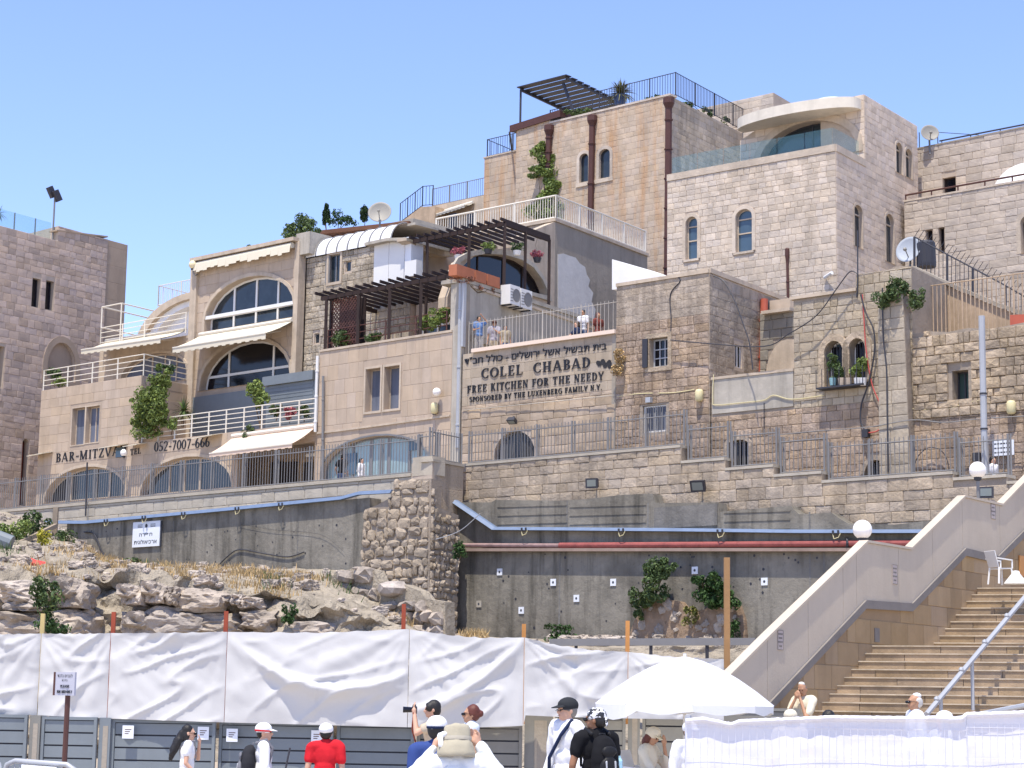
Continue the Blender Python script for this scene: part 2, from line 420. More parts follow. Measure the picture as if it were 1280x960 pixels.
def archpx(pl, lb, rb, top, spring=0.0, n=12):
    u0, za = pl.uz(*lb); u1, zb = pl.uz(*rb); z0 = (za + zb) / 2; _, zt = pl.uz(*top)
    return arch(u0, u1, z0, z0 + (zt - z0) * spring, zt, n), (u0, u1, z0, z0 + (zt - z0) * spring, zt)
def inset(poly, d):
    c = (sum(p[0] for p in poly) / len(poly), sum(p[1] for p in poly) / len(poly)); n = len(poly); out = []
    A = sum(poly[i][0] * poly[(i + 1) % n][1] - poly[(i + 1) % n][0] * poly[i][1] for i in range(n)); s = 1 if A > 0 else -1
    for i in range(n):
        a = Vector(poly[i - 1]); b = Vector(poly[i]); c2 = Vector(poly[(i + 1) % n])
        e1 = (b - a); e2 = (c2 - b)
        if e1.length < 1e-6: e1 = e2
        if e2.length < 1e-6: e2 = e1
        e1.normalize(); e2.normalize(); n1 = Vector((-e1.y, e1.x)) * s; n2 = Vector((-e2.y, e2.x)) * s
        k = n1 + n2; k = k / max(.3, k.dot(n1)) if k.length > .01 else n1
        out.append((b.x + k.x * d, b.y + k.y * d))
    return out
def window(parent, pl, hole, glass, frame, fw=.05, rec=.18, mull=(), trans=(), name='window', mw=.05, sill=None, bars=None):
    """frame ring > pane(s), mullions as sub-parts; all set into the opening"""
    inn = inset(hole, fw)
    b = MB(); b.prism(pl, inset(hole, .004), -rec - .05, -rec, [inn], False, .05)
    fo = b.obj(name, frame, parent)
    us = [p[0] for p in inn]; zs = [p[1] for p in inn]; u0, u1, z0, z1 = min(us), max(us), min(zs), max(zs)
    p = MB(); p.prism(pl, inset(hole, fw * .5), -rec - .045, -rec - .03); p.obj('pane', glass, fo)
    for t in mull:
        u = u0 + (u1 - u0) * t
        zt = [q for q in crossz(inn, u)]
        if len(zt) >= 2:
            q = MB(); q.box(pl, u - mw / 2, u + mw / 2, min(zt), max(zt), -rec - .04, -rec + .01); q.obj('mullion', frame, fo)
    for t in trans:
        z = z0 + (z1 - z0) * t; sp = spans(inn, z)
        if sp:
            q = MB(); q.box(pl, sp[0][0], sp[-1][1], z - mw / 2, z + mw / 2, -rec - .035, -rec + .014); q.obj('transom', frame, fo)
    if bars:
        k = bars
        for i in range(1, k):
            u = u0 + (u1 - u0) * i / k; zt = crossz(inn, u)
            if len(zt) >= 2:
                q = MB(); q.box(pl, u - .012, u + .012, min(zt), max(zt), -rec + .06, -rec + .085); q.obj('bar', M_STEEL if bars > 6 else M_IRON, fo)
    if sill:
        q = MB(); q.box(pl, min(x for x, _ in hole) - .08, max(x for x, _ in hole) + .08, min(z for _, z in hole) - .09, min(z for _, z in hole) - .003, -.05, .07); q.obj('sill', sill, fo)
    return fo
def crossz(poly, u):
    zs = []
    for i in range(len(poly)):
        a = poly[i]; b = poly[(i + 1) % len(poly)]
        if (a[0] > u) != (b[0] > u): zs.append(a[1] + (u - a[0]) / (b[0] - a[0]) * (b[1] - a[1]))
    return zs
def surround(parent, pl, hole, m, w=.14, out=.05, name='window_surround', base=False):
    o = inset(hole, -w)
    if not base:
        zb = min(z for _, z in hole); o = [(u, max(z, zb)) for u, z in o]
        o = [(u, z if z > zb + 1e-4 else zb - .001) for u, z in o]
    b = MB(); b.prism(pl, o, -.02, out, [inset(hole, -.004)], False, out + .02); return b.obj(name, m, parent)
def barmesh(m, key='bar'):
    k = (key, m.name)
    if k not in UMESH:
        b = MB(); b.tube([(0, 0, 0), (0, 0, 1)], 1.0, 6); me = bpy.data.meshes.new(key); me.from_pydata([tuple(v) for v in b.v], [], b.f); me.materials.append(m); me.update(); UMESH[k] = me
    return UMESH[k]
def rod(parent, a, b, r, m, name='bar'):
    a = Vector(a); b = Vector(b); d = b - a
    q = Vector((0, 0, 1)).rotation_difference(d)
    o = link(name, barmesh(m), parent, Matrix.LocRotScale(a, q, Vector((r, r, d.length)))); o.data = barmesh(m); return o
def railing(parent, a, b, h, m, n=None, gap=.12, posts=None, pr=.03, br=.012, horiz=0, spike=0, rails=(0.05, 1.0), barname='bar', toprad=None, jit=0):
    """a,b base points; h height; vertical bars or `horiz` rails"""
    a = Vector(a); b = Vector(b); L = (b - a).length; up = Vector((0, 0, h))
    if posts is None: posts = max(2, int(L / 1.6) + 1)
    for i in range(posts):
        p = a.lerp(b, i / (posts - 1)); rod(parent, p, p + up * (1.0 + .02), pr, m, 'post')
    if horiz:
        for i in range(horiz):
            k = (i + 1) / horiz; rod(parent, a + up * k, b + up * k, (toprad or pr * .7) if i == horiz - 1 else br, m, 'rail')
    else:
        for k in rails: rod(parent, a + up * k, b + up * k, toprad or pr * .7, m, 'rail')
        n = n or int(L / gap)
        for i in range(1, n):
            p = a.lerp(b, (i + RND.uniform(-jit, jit)) / n); rod(parent, p + up * rails[0], p + up * (rails[-1] + spike), br, m, barname)
def leaves(b, c, r, n, size, rnd, flat=1.0, shape=None):
    for _ in range(n):
        d = Vector((rnd.gauss(0, 1), rnd.gauss(0, 1), rnd.gauss(0, 1))).normalized(); k = rnd.random() ** .45
        p = Vector(c) + Vector((d.x * r[0], d.y * r[1], d.z * r[2])) * k
        s = size * rnd.uniform(.6, 1.3); q = Vector((rnd.gauss(0, 1), rnd.gauss(0, 1), rnd.gauss(0, 1))).normalized(); t = q.cross(d)
        if t.length < .1: continue
        t.normalize(); e = t.cross(q) * .5
        b.add([p - t * s, p - e * s, p + t * s, p + e * s * .9 + q * s * .25], [(0, 1, 2, 3)])
def plant(name, clumps, lm, label, cat, base, n=400, size=.09, stem=None, group=None, stemmat=None, seed=1, rr=.02):
    """clumps: list of (centre, radii); a rooted plant with stems and leaf faces"""
    rnd = random.Random(seed); t = thing(name, base, label, cat, group); b = MB(); n = int(n * 1.8); size *= .72
    tot = sum(r[0] * r[2] for _, r in clumps)
    for c, r in clumps:
        k = max(3, int(6 * (r[0] * r[2] / tot) ** .5)); cnt = int(n * r[0] * r[2] / tot)
        for i in range(k * 2):
            d = Vector((rnd.uniform(-1, 1), rnd.uniform(-1, 1), rnd.uniform(-1, 1))); cc = Vector(c) + Vector((d.x * r[0], d.y * r[1], d.z * r[2])) * .65
            q = rnd.uniform(.25, .6); leaves(b, cc, [x * q for x in r], max(4, cnt // (k * 2)), size, rnd)
    b.obj('foliage', lm, t)
    s = MB()
    for c, r in clumps:
        c = Vector(c); mid = (Vector(base) + c) / 2 + Vector((rnd.uniform(-.1, .1), 0, 0))
        s.tube([Vector(base), mid, c + Vector((0, 0, r[2] * .5))], [rr, rr * .8, rr * .4], 5)
    s.obj('stem', stemmat or mat('stem_brown', (.12, .08, .05), .9), t)
    return t
def cable(pl, pts, r, m, label, cat='cable', name='cable', out=.05):
    P = [pl.pt(x, y, out) for x, y in pts]; Q = []
    for i in range(len(P) - 1):
        p0 = P[max(i - 1, 0)]; p1 = P[i]; p2 = P[i + 1]; p3 = P[min(i + 2, len(P) - 1)]
        for k in range(5):
            t = k / 5; Q.append(.5 * ((2 * p1) + (p2 - p0) * t + (2 * p0 - 5 * p1 + 4 * p2 - p3) * t * t + (3 * p1 - p0 - 3 * p2 + p3) * t ** 3))
    Q.append(P[-1]); b = MB(); b.tube(Q, r * .7, 5); o = b.obj(name, m); return tag(o, label, cat)

# =================================================================== structure and buildings
def side(p, vp):
    q = Plane.__new__(Plane); d = ray(vp, horizon(vp)); d.z = 0; d.normalize()
    if d.x < 0: d = -d
    q.d = d; q.n = d.cross(Vector((0, 0, 1))); q.o = Vector((p.x, p.y, 0)); return q
def bld(label, pl, px, py, cat='building', name='stone_building'):
    return thing(name, pl.pt(px, py), label, cat)
def box(name, m, parent, pl, u0, u1, z0, z1, o0, o1, **k):
    b = MB(); b.box(pl, u0, u1, z0, z1, o0, o1); return b.obj(name, m, parent, **k)
def boxpx(name, m, parent, pl, x0, y0, x1, y1, o0, o1, **k):   # by pixel corners top-left, bottom-right
    u0, u1, z0, z1 = rect(pl, x0, y0, x1, y1); return box(name, m, parent, pl, u0, u1, z0, z1, o0, o1, **k)
def edge(pl, pts, m, parent, h=.12, o0=-.35, o1=.08, name='coping', lift=0.004):
    """a coping or rail along a pixel polyline on the plane"""
    b = MB(); q = [pl.uz(*p) for p in pts]
    for i in range(len(q) - 1):
        (a, za), (c, zc) = q[i], q[i + 1]; w = pl.w; za += lift; zc += lift
        b.box8([w(a, za, o1), w(c, zc, o1), w(c, zc, o0), w(a, za, o0), w(a, za + h, o1), w(c, zc + h, o1), w(c, zc + h, o0), w(a, za + h, o0)])
    return b.obj(name, m, parent)

PF = Plane(575, 450, 73, -2200)
PFR = Plane(575, 450, 73, -2300)
PUF = PF.off(-3.0)
PTW = Plane(100, 400, 97, 2350)
PSL = Plane(540, 600, 68.5, -2200)
PSR = Plane(578, 582, 70.6, -2300)
PCL = PSL.off(.7)

# ---------------- ground sheet and plaza
mesh_obj('ground', [(-900, -60, -.02), (900, -60, -.02), (900, 2500, -.02), (-900, 2500, -.02)], [(0, 1, 2, 3)], M_DIRT, kind='structure')
mesh_obj('plaza_pavement', [(-60, -20, 0.0), (60, -20, 0.0), (60, 42, 0.0), (-60, 42, 0.0)], [(0, 1, 2, 3)], M_PAVE, kind='structure')
# the hill mass under the quarter, and the lane along the retaining wall
def lane_poly():
    a = PSL.pt(-60, 640, -.3); b = PSL.pt(540, 600, -.3); c = PSR.pt(578, 600, -.3); d = PSR.pt(1300, 600, -.3)
    return a, b, c, d
a, b_, c_, d_ = lane_poly(); nb = Vector((.6, 1.0, 0)) * 6
vs = []
for p, z in ((a, 8.6), (b_, 9.2), (c_, 9.2), (d_, 7.4)): vs.append((p.x, p.y, z))
for p, z in ((a, 8.6), (b_, 9.2), (c_, 9.2), (d_, 7.4)): vs.append((p.x + nb.x, p.y + nb.y, z))
mesh_obj('lane_pavement', vs, [(0, 1, 5, 4), (1, 2, 6, 5), (2, 3, 7, 6)], M_PAVE, kind='structure')

# ---------------- left tower
t = bld('tall mauve stone tower with two narrow slit windows at the left edge of the photo', PTW, 60, 600, name='stone_tower')
TP = PTW.poly([(-60, 268), (45, 294), (86, 286), (135, 298), (135, 302), (128, 400), (60, 720), (-80, 720)])
tw = PTW
zt = tw.uz(86, 286)[1]; u86 = tw.uz(86, 300)[0]; u135 = tw.uz(134, 320)[0]; u159 = tw.uz(159.5, 320)[0]; um = tw.uz(-80, 400)[0]; zlow = tw.uz(45, 294)[1]; u72 = tw.uz(72, 300)[0]
zb = 6.0
TP = [(um, zb), (u135, zb), (u135, zt), (u72, zt), (u72, zlow), (um, zlow)]
h1 = rpoly(rect(tw, 41, 347, 49, 385)); h2 = rpoly(rect(tw, 58, 350, 66, 388.5))
h3, _ = archpx(tw, (58, 475), (93, 475), (75, 428), .35)
h4 = rpoly(rect(tw, -12, 430, 3, 485))
h5, _ = archpx(tw, (24, 632), (32, 632), (28.5, 548), .93)
H = [h1, h2, h3, h4, h5]
wall(t, tw, TP, M_MORTARL, 9, H, .45, back=True)
clad(t, tw, TP, H, .34, .5, .025, M_TOWER, 'rough', jit=.35, hm=.03, minpx=8)
for h in (h1, h2): window(t, tw, h, M_GLASSK, M_IRON, .04, .22)
wall(t, tw.off(-.16), inset(h3, -.02), M_TOWERP, .1, name='blind_arch_panel')
surround(t, tw, h3, M_TOWERP, .32, .05, base=True)
window(t, tw, h4, M_TOWERP, M_TOWERP, .1, .3); window(t, tw, h5, M_WOODR, M_RUSTP, .05, .3, name='door')
TP2 = [(u135 + .004, zb), (u159, zb), (u159, zt), (u135 + .004, zt)]
wall(t, tw.off(-.03), TP2, M_TOWERP, 9, name='end_wall', back=True)
clad(t, tw, TP2, [], .9, 1.3, .006, M_TOWERP, 'flat', gap=.02, out=-.028, jit=.1)
edge(tw, [(70, 289), (134, 297)], M_TOWERP, t, .07, -.5, .05)
g = thing('glass_balustrade', tw.pt(20, 290), 'pale glass balustrade along the roof edge of the left tower', 'balustrade')
for x0, x1 in ((-20, 2), (2.6, 25.6), (26.2, 52), (52.6, 71)):
    ua, ub = tw.uz(x0, 290)[0], tw.uz(x1, 290)[0]; box('glass_panel', M_CLEAR, g, tw, ua, ub, zlow + .02, zlow + .95, -.45, -.43)
for x0 in (2.3, 26, 52.3):
    ua = tw.uz(x0, 290)[0]; box('post', M_STEEL, g, tw, ua - .02, ua + .02, zlow, zlow + .97, -.52, -.46)
fl = thing('floodlight_mast', tw.w(u72 - .1, zlow, -.4), 'slim pole with two dark floodlights on the left tower roof', 'floodlight pole')
p0 = tw.w(u72 - .05, zlow - .05, -.3); p1 = p0 + Vector((0, 0, 2.35)); m_ = MB(); m_.tube([p0, p1], .045, 6); m_.obj('pole', M_STEEL, fl)
for dx, dz in ((-.16, .18), (.13, .0)):
    b = MB(); c = p1 + Vector((dx, 0, dz)); b.bar(c + Vector((-.12, -.1, .24)), c + Vector((.08, .1, -.24)), .2, .3); b.obj('lamp_head', M_IRON, fl)
# spiky palm on that roof
def palm(name, base, trunk, r, n, m, label, seed=3, pot=None, droop=.5, wid=.05):
    rnd = random.Random(seed); t = thing(name, base, label, 'palm'); b = MB(); base = Vector(base)
    b.tube([base, base + Vector((0, 0, trunk * .5)), base + Vector((.03, 0, trunk))], [.07, .06, .07], 7); b.obj('trunk', mat('palm_trunk', (.13, .09, .06), .9, bump=.02), t)
    l = MB(); c = base + Vector((.03, 0, trunk))
    for i in range(n):
        a = rnd.uniform(0, 2 * pi); e = rnd.uniform(-.35, 1.4); d = Vector((cos(a) * cos(e), sin(a) * cos(e), sin(e))); L = r * rnd.uniform(.75, 1.1)
        s = d.cross(Vector((0, 0, 1))).normalized() * wid; prev = c; pts = []
        for k in range(5):
            tt = k / 4; pts.append(c + d * L * tt - Vector((0, 0, droop * L * tt * tt * max(.1, cos(e)))))
        vs = []
        for k, p in enumerate(pts): ww = (1 - (k / 4) ** 2 * .95); vs += [p - s * ww, p + s * ww]
        l.add(vs, [(2 * k, 2 * k + 1, 2 * k + 3, 2 * k + 2) for k in range(4)])
    l.obj('frond_crown', m, t)
    if pot:
        q = MB(); q.lathe(base - Vector((0, 0, .02)), [(0.01, 0), (.25, 0), (.36, .5), (.3, .5), (.28, .42)], 12); q.obj('pot', pot, t)
    return t
palm('palm_tree', tw.w(tw.uz(17, 290)[0], zlow - .1, -1.2), 1.0, .55, 60, leafmat('palm_green', (.09, .13, .06)), 'small spiky palm on the roof of the left tower', 3, wid=.025)

# ---------------- building with the two ground-floor arches (left) : block, ground floor, set-back upper facade
t = bld('pinkish stone house with cream awnings, large arched windows and black lettering over its ground floor', PF, 200, 640, name='arched_house')
BM = t
u49 = PF.uz(48, 560)[0]; u175 = PF.uz(175, 510)[0]; zp = PF.uz(110, 479.5)[1]; zbal = (PF.uz(176, 551)[1] + PF.uz(392, 531)[1]) / 2
u395 = PF.uz(396, 560)[0]
BP = [(u49, 7.5), (u395, 7.5), (u395, zbal), (u175, zbal), (u175, zp), (u49, zp)]
a1, A1 = archpx(PF, (56, 629), (156, 620), (108, 583.5), .12); a2, A2 = archpx(PF, (176, 620), (289, 609), (233, 571), .12)
hw1 = rpoly(rect(PF, 91, 511, 104.5, 555)); hw2 = rpoly(rect(PF, 108.5, 509, 123, 552)); hd = rpoly(rect(PF, 298, 562, 392, 603))
H = [a1, a2, hw1, hw2, hd]
wall(t, PF, BP, M_CLADW, 3.4, H, .35)
clad(t, PF, BP, H, .42, .85, .012, M_CLAD, 'flat', gap=.012, jit=.15, hm=.16, minpx=8, maxobj=290)
for a in (a1, a2): surround(t, PF, a, M_CREAM, .13, .03)
window(t, PF, a1, M_GLASS, M_CREAM, .08, .3, mull=(.25, .58, .75), mw=.09); window(t, PF, a2, M_GLASS, M_CREAM, .08, .3, mull=(.25, .42, .6), mw=.09)
window(t, PF, hw1, M_CURT, M_CREAM, .05, .22, mull=()); window(t, PF, hw2, M_CURT, M_CREAM, .05, .22, mull=(.45,))
surround(t, PF, hw1, M_CREAM, .05, .02, base=True); surround(t, PF, hw2, M_CREAM, .05, .02, base=True)
# shop front inside the doorway
sf = MB(); sf.box(PF, rect(PF, 298, 562, 392, 603)[0] - 2.5, rect(PF, 298, 562, 392, 603)[1] + 1.5, 7.6, rect(PF, 298, 562, 392, 603)[3] - .02, -1.9, -1.8); sf.obj('shop_wall', M_BOARD, t)
for x0, x1 in ((301, 313), (317, 330), (342, 350), (368, 374), (380, 389)):
    boxpx('shop_door', M_WOODD, t, PF, x0, 573, x1, 604, -1.75, -1.6)
boxpx('door_grille', M_RAIL, t, PF, 373, 566, 392, 568, -.5, -.4)
PS = side(PF.w(u175, 0, 0), 2350)
zsb = PF.uz(176, 551)[1]
SP = [(0, zsb - .5), (3.6, zsb - .5), (3.6, zp), (0, zp)]
wall(t, PS.off(.003), SP, M_CLADW, .4, name='side_wall')
clad(t, PS, SP, [], .42, .85, .012, M_CLAD, 'flat', gap=.012, jit=.15)
# set-back facade
uL = PUF.uz(240, 480)[0]; uR = PUF.uz(369, 430)[0]; zT0 = PUF.uz(250, 326)[1]; zT1 = PUF.uz(369, 305)[1]; zT = (zT0 + zT1) / 2
UP = [(uL, zbal - .3), (uR, zbal - .3), (uR, zT), (uL, zT)]
ua, A3 = archpx(PUF, (256, 414), (367, 397), (328, 343), .24); ub, A4 = archpx(PUF, (250, 494), (363, 468), (330, 422), .1)
wall(t, PUF, UP, M_CLADW, 5, [ua, ub], .4, name='upper_wall')
clad(t, PUF, UP, [ua, ub], .42, .85, .012, M_CLAD, 'flat', gap=.012, jit=.15, hm=.2)
surround(t, PUF, ua, M_CREAM, .16, .06); surround(t, PUF, ub, M_CREAM, .16, .06)
window(t, PUF, ua, M_GLASS, M_WHITE, .09, .32, mull=(.26, .52, .77), trans=(.29,), mw=.11)
window(t, PUF, ub, M_GLASSK, M_WHITE, .09, .32, mull=(.25, .76), trans=(.3,), mw=.11)
box('window_bar', M_WHITE, t, PUF, A3[0], A3[1], A3[2] + (A3[4] - A3[2]) * .26, A3[2] + (A3[4] - A3[2]) * .33, -.1, .02)
box('roof_cornice', M_CREAM, t, PUF, uL - .1, uR + .05, zT + .003, zT + .16, -5, .35)
box('corner_pilaster', M_CREAM, t, PUF, uL - .25, uL + .18, zbal - .3, zT - .003, -.3, .14)
box('corner_pilaster', M_CREAM, t, PUF, uR - .12, uR + .16, zbal - .3, zT - .003, -.3, .09)
# rolled roof awning over the upper window
aw = thing('rolled_awning', PUF.pt(300, 325, .2), 'cream scalloped awning rolled up under the roof of the arched house', 'awning')
b = MB(); pA = PUF.w(uL + .15, zT - .16, .2); pB = PUF.w(uR - .15, zT - .16, .2); b.tube([pA, pB], .13, 8); b.obj('roller', M_AWN, aw)
b = MB(); n = 26
for i in range(n):
    q0 = pA.lerp(pB, i / n); q1 = pA.lerp(pB, (i + 1) / n); o = PUF.n * .13; dz = Vector((0, 0, .30 + .05 * (i % 2) + .05 * sin(i * .9)))
    b.add([q0 + o, q1 + o, q1 + o * 1.3 - dz, q0 + o * 1.3 - dz], [(0, 1, 2, 3)])
b.obj('valance', M_AWN, aw)
# left lower wing behind the terrace
uW = PUF.uz(122, 470)[0]
zW = PUF.uz(180, 428)[1]
wq, WA = archpx(PUF, (150, 486), (232, 475), (200, 440.5), .3)
wall(t, PUF.off(-.05), [(uW, zp - .6), (uL - .252, zp - .6), (uL - .252, zW), (uW, zW)], M_CREAM, 4, [wq], .3, name='wing_wall')
window(t, PUF.off(-.05), wq, M_CURT, M_CREAM, .08, .2, mull=(.42, .62, .8), mw=.08)
surround(t, PUF.off(-.05), wq, M_CREAM, .12, .05)
zk = PUF.uz(190, 370)[1]; uk = PUF.uz(190, 380)[0]
wall(t, PUF.off(-1.6), [(uk, zW - .2), (uL - .1, zW - .2), (uL - .1, zk), (uk, zk)], M_CLADW, 3, name='rear_wall')
clad(t, PUF.off(-1.6), [(uk, zW - .2), (uL - .1, zW - .2), (uL - .1, zk), (uk, zk)], [], .45, .9, .012, M_CLAD, 'flat')
# arched skylight shell
PV = PUF.off(-.6); (v0, v1, z0, z1) = rect(PV, 176, 379, 242, 425)
for r_, m_, o0, o1, nm in ((1.0, M_CREAM, -.6, .25, 'skylight_arch'), (.86, M_WHITER, -2.0, .02, 'skylight_vault')):
    b = MB(); w2 = (v1 - v0) * r_; hh = (z1 - z0) * r_; pts = [(v1 - w2 + w2 * (1 - cos(pi / 2 * k / 10)), z0 + hh * sin(pi / 2 * k / 10)) for k in range(11)]
    pin = [(v1 - w2 * .86 + w2 * .86 * (1 - cos(pi / 2 * k / 10)), z0 + hh * .86 * sin(pi / 2 * k / 10)) for k in range(11)]
    b.prism(PV, pts + pin[::-1], o0, o1, back=True); b.obj(nm, m_, t)
b = MB(); b.prism(PV, [(v1, z0)] + [(v1 - (v1 - v0) * .8 * cos(pi / 2 * k / 10), z0 + (z1 - z0) * .8 * sin(pi / 2 * k / 10)) for k in range(11)], -.5, -.4); b.obj('skylight_glazing', M_WHITER, t)

def awning(pl, x0, y0, x1, y1, drop, outw, m, label, val=.18, side_=None, name='awning', arms=True):
    """top edge on the wall from (x0,y0) to (x1,y1); cloth runs out and down"""
    A = pl.pt(x0, y0, .08); B = pl.pt(x1, y1, .08); t = thing(name, A, label, 'awning'); o = pl.n * outw - Vector((0, 0, drop)); th = Vector((0, 0, -.03))
    b = MB(); n = 10; vs = []; fs = []
    for i in range(n + 1):
        for k in range(5):
            p = A.lerp(B, i / n) + o * (k / 4) + Vector((0, 0, -.05 * sin(pi * k / 4))) + Vector((0, 0, .008 * (i % 2))); vs += [p, p + th]
    for i in range(n):
        for k in range(4):
            a = (i * 5 + k) * 2; c = ((i + 1) * 5 + k) * 2; fs += [(a, a + 2, c + 2, c), (a + 1, c + 1, c + 3, a + 3)]
    b.add(vs, fs); b.obj('cloth', m, t)
    v = MB(); n = 24
    for i in range(n):
        p = A.lerp(B, i / n) + o; q = A.lerp(B, (i + 1) / n) + o; dz = Vector((0, 0, val * (1 + .18 * (i % 2)))); v.box8([p - dz, q - dz, q - dz - pl.n * .02, p - dz - pl.n * .02, p, q, q - pl.n * .02, p - pl.n * .02])
    v.obj('valance', m, t)
    c = MB(); c.tube([A + pl.n * .02 + Vector((0, 0, .06)), B + pl.n * .02 + Vector((0, 0, .06))], .09, 8); c.obj('cassette', M_RAIL, t)
    f = MB(); f.bar(A + o, B + o, .05); f.obj('front_rail', M_RAIL, t)
    if arms:
        for k in (.12, .88):
            p = A.lerp(B, k); e = MB(); e.tube([p - Vector((0, 0, .35)), p + o - Vector((0, 0, .05))], .025, 6); e.obj('arm', M_RAIL, t)
    return t
PW_ = PUF.off(-.05)
awning(PW_, 133, 428, 232, 413, .55, 1.4, M_AWN, 'cream awning over the arched terrace window, the left of the upper two', .2)
awning(PF, 291, 547, 394, 534, .78, 1.2, M_AWNP, 'peach awning over the shop doorway left of the teal arched shopfront', .14)
for i, (x0, y0, x1, y1) in enumerate(((46, 569, 66, 565), (136, 559, 160, 555), (166, 557, 184, 554), (252, 547, 278, 542))):
    A = PF.pt(x0, y0, .02); B = PF.pt(x1, y1, .02); o = PF.n * .55 - Vector((0, 0, .12)); tp_ = Vector((0, 0, .03)); b = MB(); b.box8([A, B, B + o, A + o, A + tp_, B + tp_, B + o + tp_, A + o + tp_]); tag(b.obj('door_hood', M_AWN), ['small cream hood left of the black BAR lettering', 'small cream hood above the small globe lamp', 'small cream hood just right of the small globe lamp', 'small cream hood at the end of the phone number'][i], 'hood')
awning(PUF, 250, 420, 366, 401, .75, 1.5, M_AWN, 'cream awning between the two big arched windows of the arched house', .22)
# roller shutter box on the balcony
sh = thing('shutter_kiosk', PUF.pt(362, 500, 1.2), 'grey roller shutter enclosure at the right end of the arched house balcony', 'shutter')
PK = PUF.off(1.3); boxpx('roller_shutter', M_GREYP, sh, PK, 334, 474, 392, 534, -1.2, 0)
b = MB(); u0, z0 = PK.uz(331, 476); u1, z1 = PK.uz(394, 463); b.box(PK, u0, u1, z1 - .38, z1 - .0, -1.25, .14); b.obj('shutter_housing', M_GREYP, sh)
u0, u1, z0, z1 = rect(PK, 335, 476, 391, 534)
for i in range(1, 14):
    zz = z0 + (z1 - z0) * i / 14 - .2; box('slat', M_GREYP, sh, PK, u0 + .05, u1 - .05, zz, zz + .12, 0, .015)
box('dark_recess', M_GREYP, t, PUF, PUF.uz(236, 520)[0], PUF.uz(334, 520)[0], zbal - .2, A4[2] - .25, -.02, .06)
# balconies and rails
r = thing('balcony_railing', PF.pt(112, 480), 'white rail of the upper left terrace above the pair of narrow windows', 'railing', None)
za = zp; railing(r, PF.w(u49, za, -.1), PF.w(u175, za, -.1), .95, M_RAIL, horiz=4, posts=5, pr=.035, br=.022)
railing(r, PF.w(u175, za, -.1), PS.w(3.4, za, -.1), .95, M_RAIL, horiz=4, posts=3, pr=.035, br=.022)
r = thing('balcony_railing', PF.pt(285, 540), 'long white balcony rail over the ground floor beside the phone number', 'railing')
railing(r, PF.w(u175 + .1, zbal, -.1), PF.w(u395 - .1, zbal, -.1), .98, M_RAIL, horiz=5, posts=11, pr=.035, br=.02)
r = thing('terrace_cage', PUF.pt(140, 420), 'white tubular frame around the skylight terrace', 'railing')
q0 = PUF.w(PUF.uz(131, 430)[0], zW + .02, .25); q1 = PUF.w(PUF.uz(186, 420)[0], zW + .02, .25); q2 = PUF.w(uL - .3, zW + .02, .25)
railing(r, q0, q1, .95, M_RAIL, horiz=4, posts=3, pr=.035, br=.02); railing(r, q1, q2, .95, M_RAIL, horiz=4, posts=2, pr=.03, br=.02)
bk = side(q0, 2350).d * 4.0; up = Vector((0, 0, 1.95))
for a, b in ((q0, q0 + up), (q0 + (q1 - q0) * .45, q0 + (q1 - q0) * .45 + up * 1.0), (q0 + up, q0 + (q1 - q0) * .45 + up), (q0 + up, q0 + bk + up), (q0 + (q1 - q0) * .45 + up, q0 + (q1 - q0) * .45 + bk + up), (q0 + up * .5, q0 + bk + up * .5)):
    rod(r, a, b, .035, M_RAIL, 'rail')
PBk = PUF.off(-1.6)
r = thing('roof_railing', PBk.pt(215, 360), 'thin white railing on the rear roof left of the globe lamp', 'railing')
railing(r, PBk.w(PBk.uz(196, 370)[0], zk, -.1), PBk.w(uL + .2, zk, -.1), .98, M_RAIL, gap=.14, pr=.03, br=.012)
railing(r, PBk.w(PBk.uz(196, 370)[0], zk, -.1), PBk.w(PBk.uz(196, 370)[0], zk, -.1) + PS.d * 4, .98, M_RAIL, gap=.3, pr=.03, br=.012)

# ---------------- house K1: block with curtained pair of windows and big teal arch
t = bld('smooth pink stone block with two curtained windows above a wide teal arched shopfront', PF, 485, 600, name='stone_block_house')
K1 = t
u0 = u395 + .004; u1 = PF.uz(565, 450)[0]; zk1 = (PF.uz(400, 439)[1] + PF.uz(564, 417)[1]) / 2
kp = [(u0, 7.5), (u1, 7.5), (u1, zk1), (u0, zk1)]
ka, KA = archpx(PF, (402, 605), (536, 592), (484, 543.5), .3); k1_ = rpoly(rect(PF, 458, 462, 475, 513)); k2_ = rpoly(rect(PF, 481.5, 459, 499, 510))
wall(t, PF, kp, M_CLADW, 4.2, [ka, k1_, k2_], .35)
clad(t, PF, kp, [ka, inset(k1_, -.08), inset(k2_, -.08)], .62, .55, .01, M_CLAD, 'flat', gap=.012, jit=.15, hm=.07)
surround(t, PF, k1_, M_CREAM, .09, .04, base=True); surround(t, PF, k2_, M_CREAM, .09, .043, base=True); surround(t, PF, ka, M_STEEL, .07, .05)
window(t, PF, k1_, M_CURT, M_CREAM, .04, .28); window(t, PF, k2_, M_CURT, M_CREAM, .04, .28)
window(t, PF, ka, M_GLASSG, M_STEEL, .07, .22, mull=(.14, .25, .43, .60, .79), trans=(), mw=.13)
boxpx('window_shade', M_GLASSB, t, PF, 506, 548, 534, 560, -.24, -.2)
boxpx('window_shade', M_GLASSB, t, PF, 424, 567, 440, 592, -.24, -.2)
edge(PF, [(396, 543), (430, 539), (563, 521)], M_CREAM, t, .07, -.05, .07, 'string_course')
PKs = side(PF.w(u1, 0, 0), 2350)
wall(t, PKs.off(.003), [(0, 7.5), (1.0, 7.5), (1.0, zk1), (0, zk1)], M_CLADW, .5, name='side_wall')
clad(t, PKs, [(0, 7.5), (1.0, 7.5), (1.0, zk1), (0, zk1)], [], .6, .5, .01, M_CLAD, 'flat')
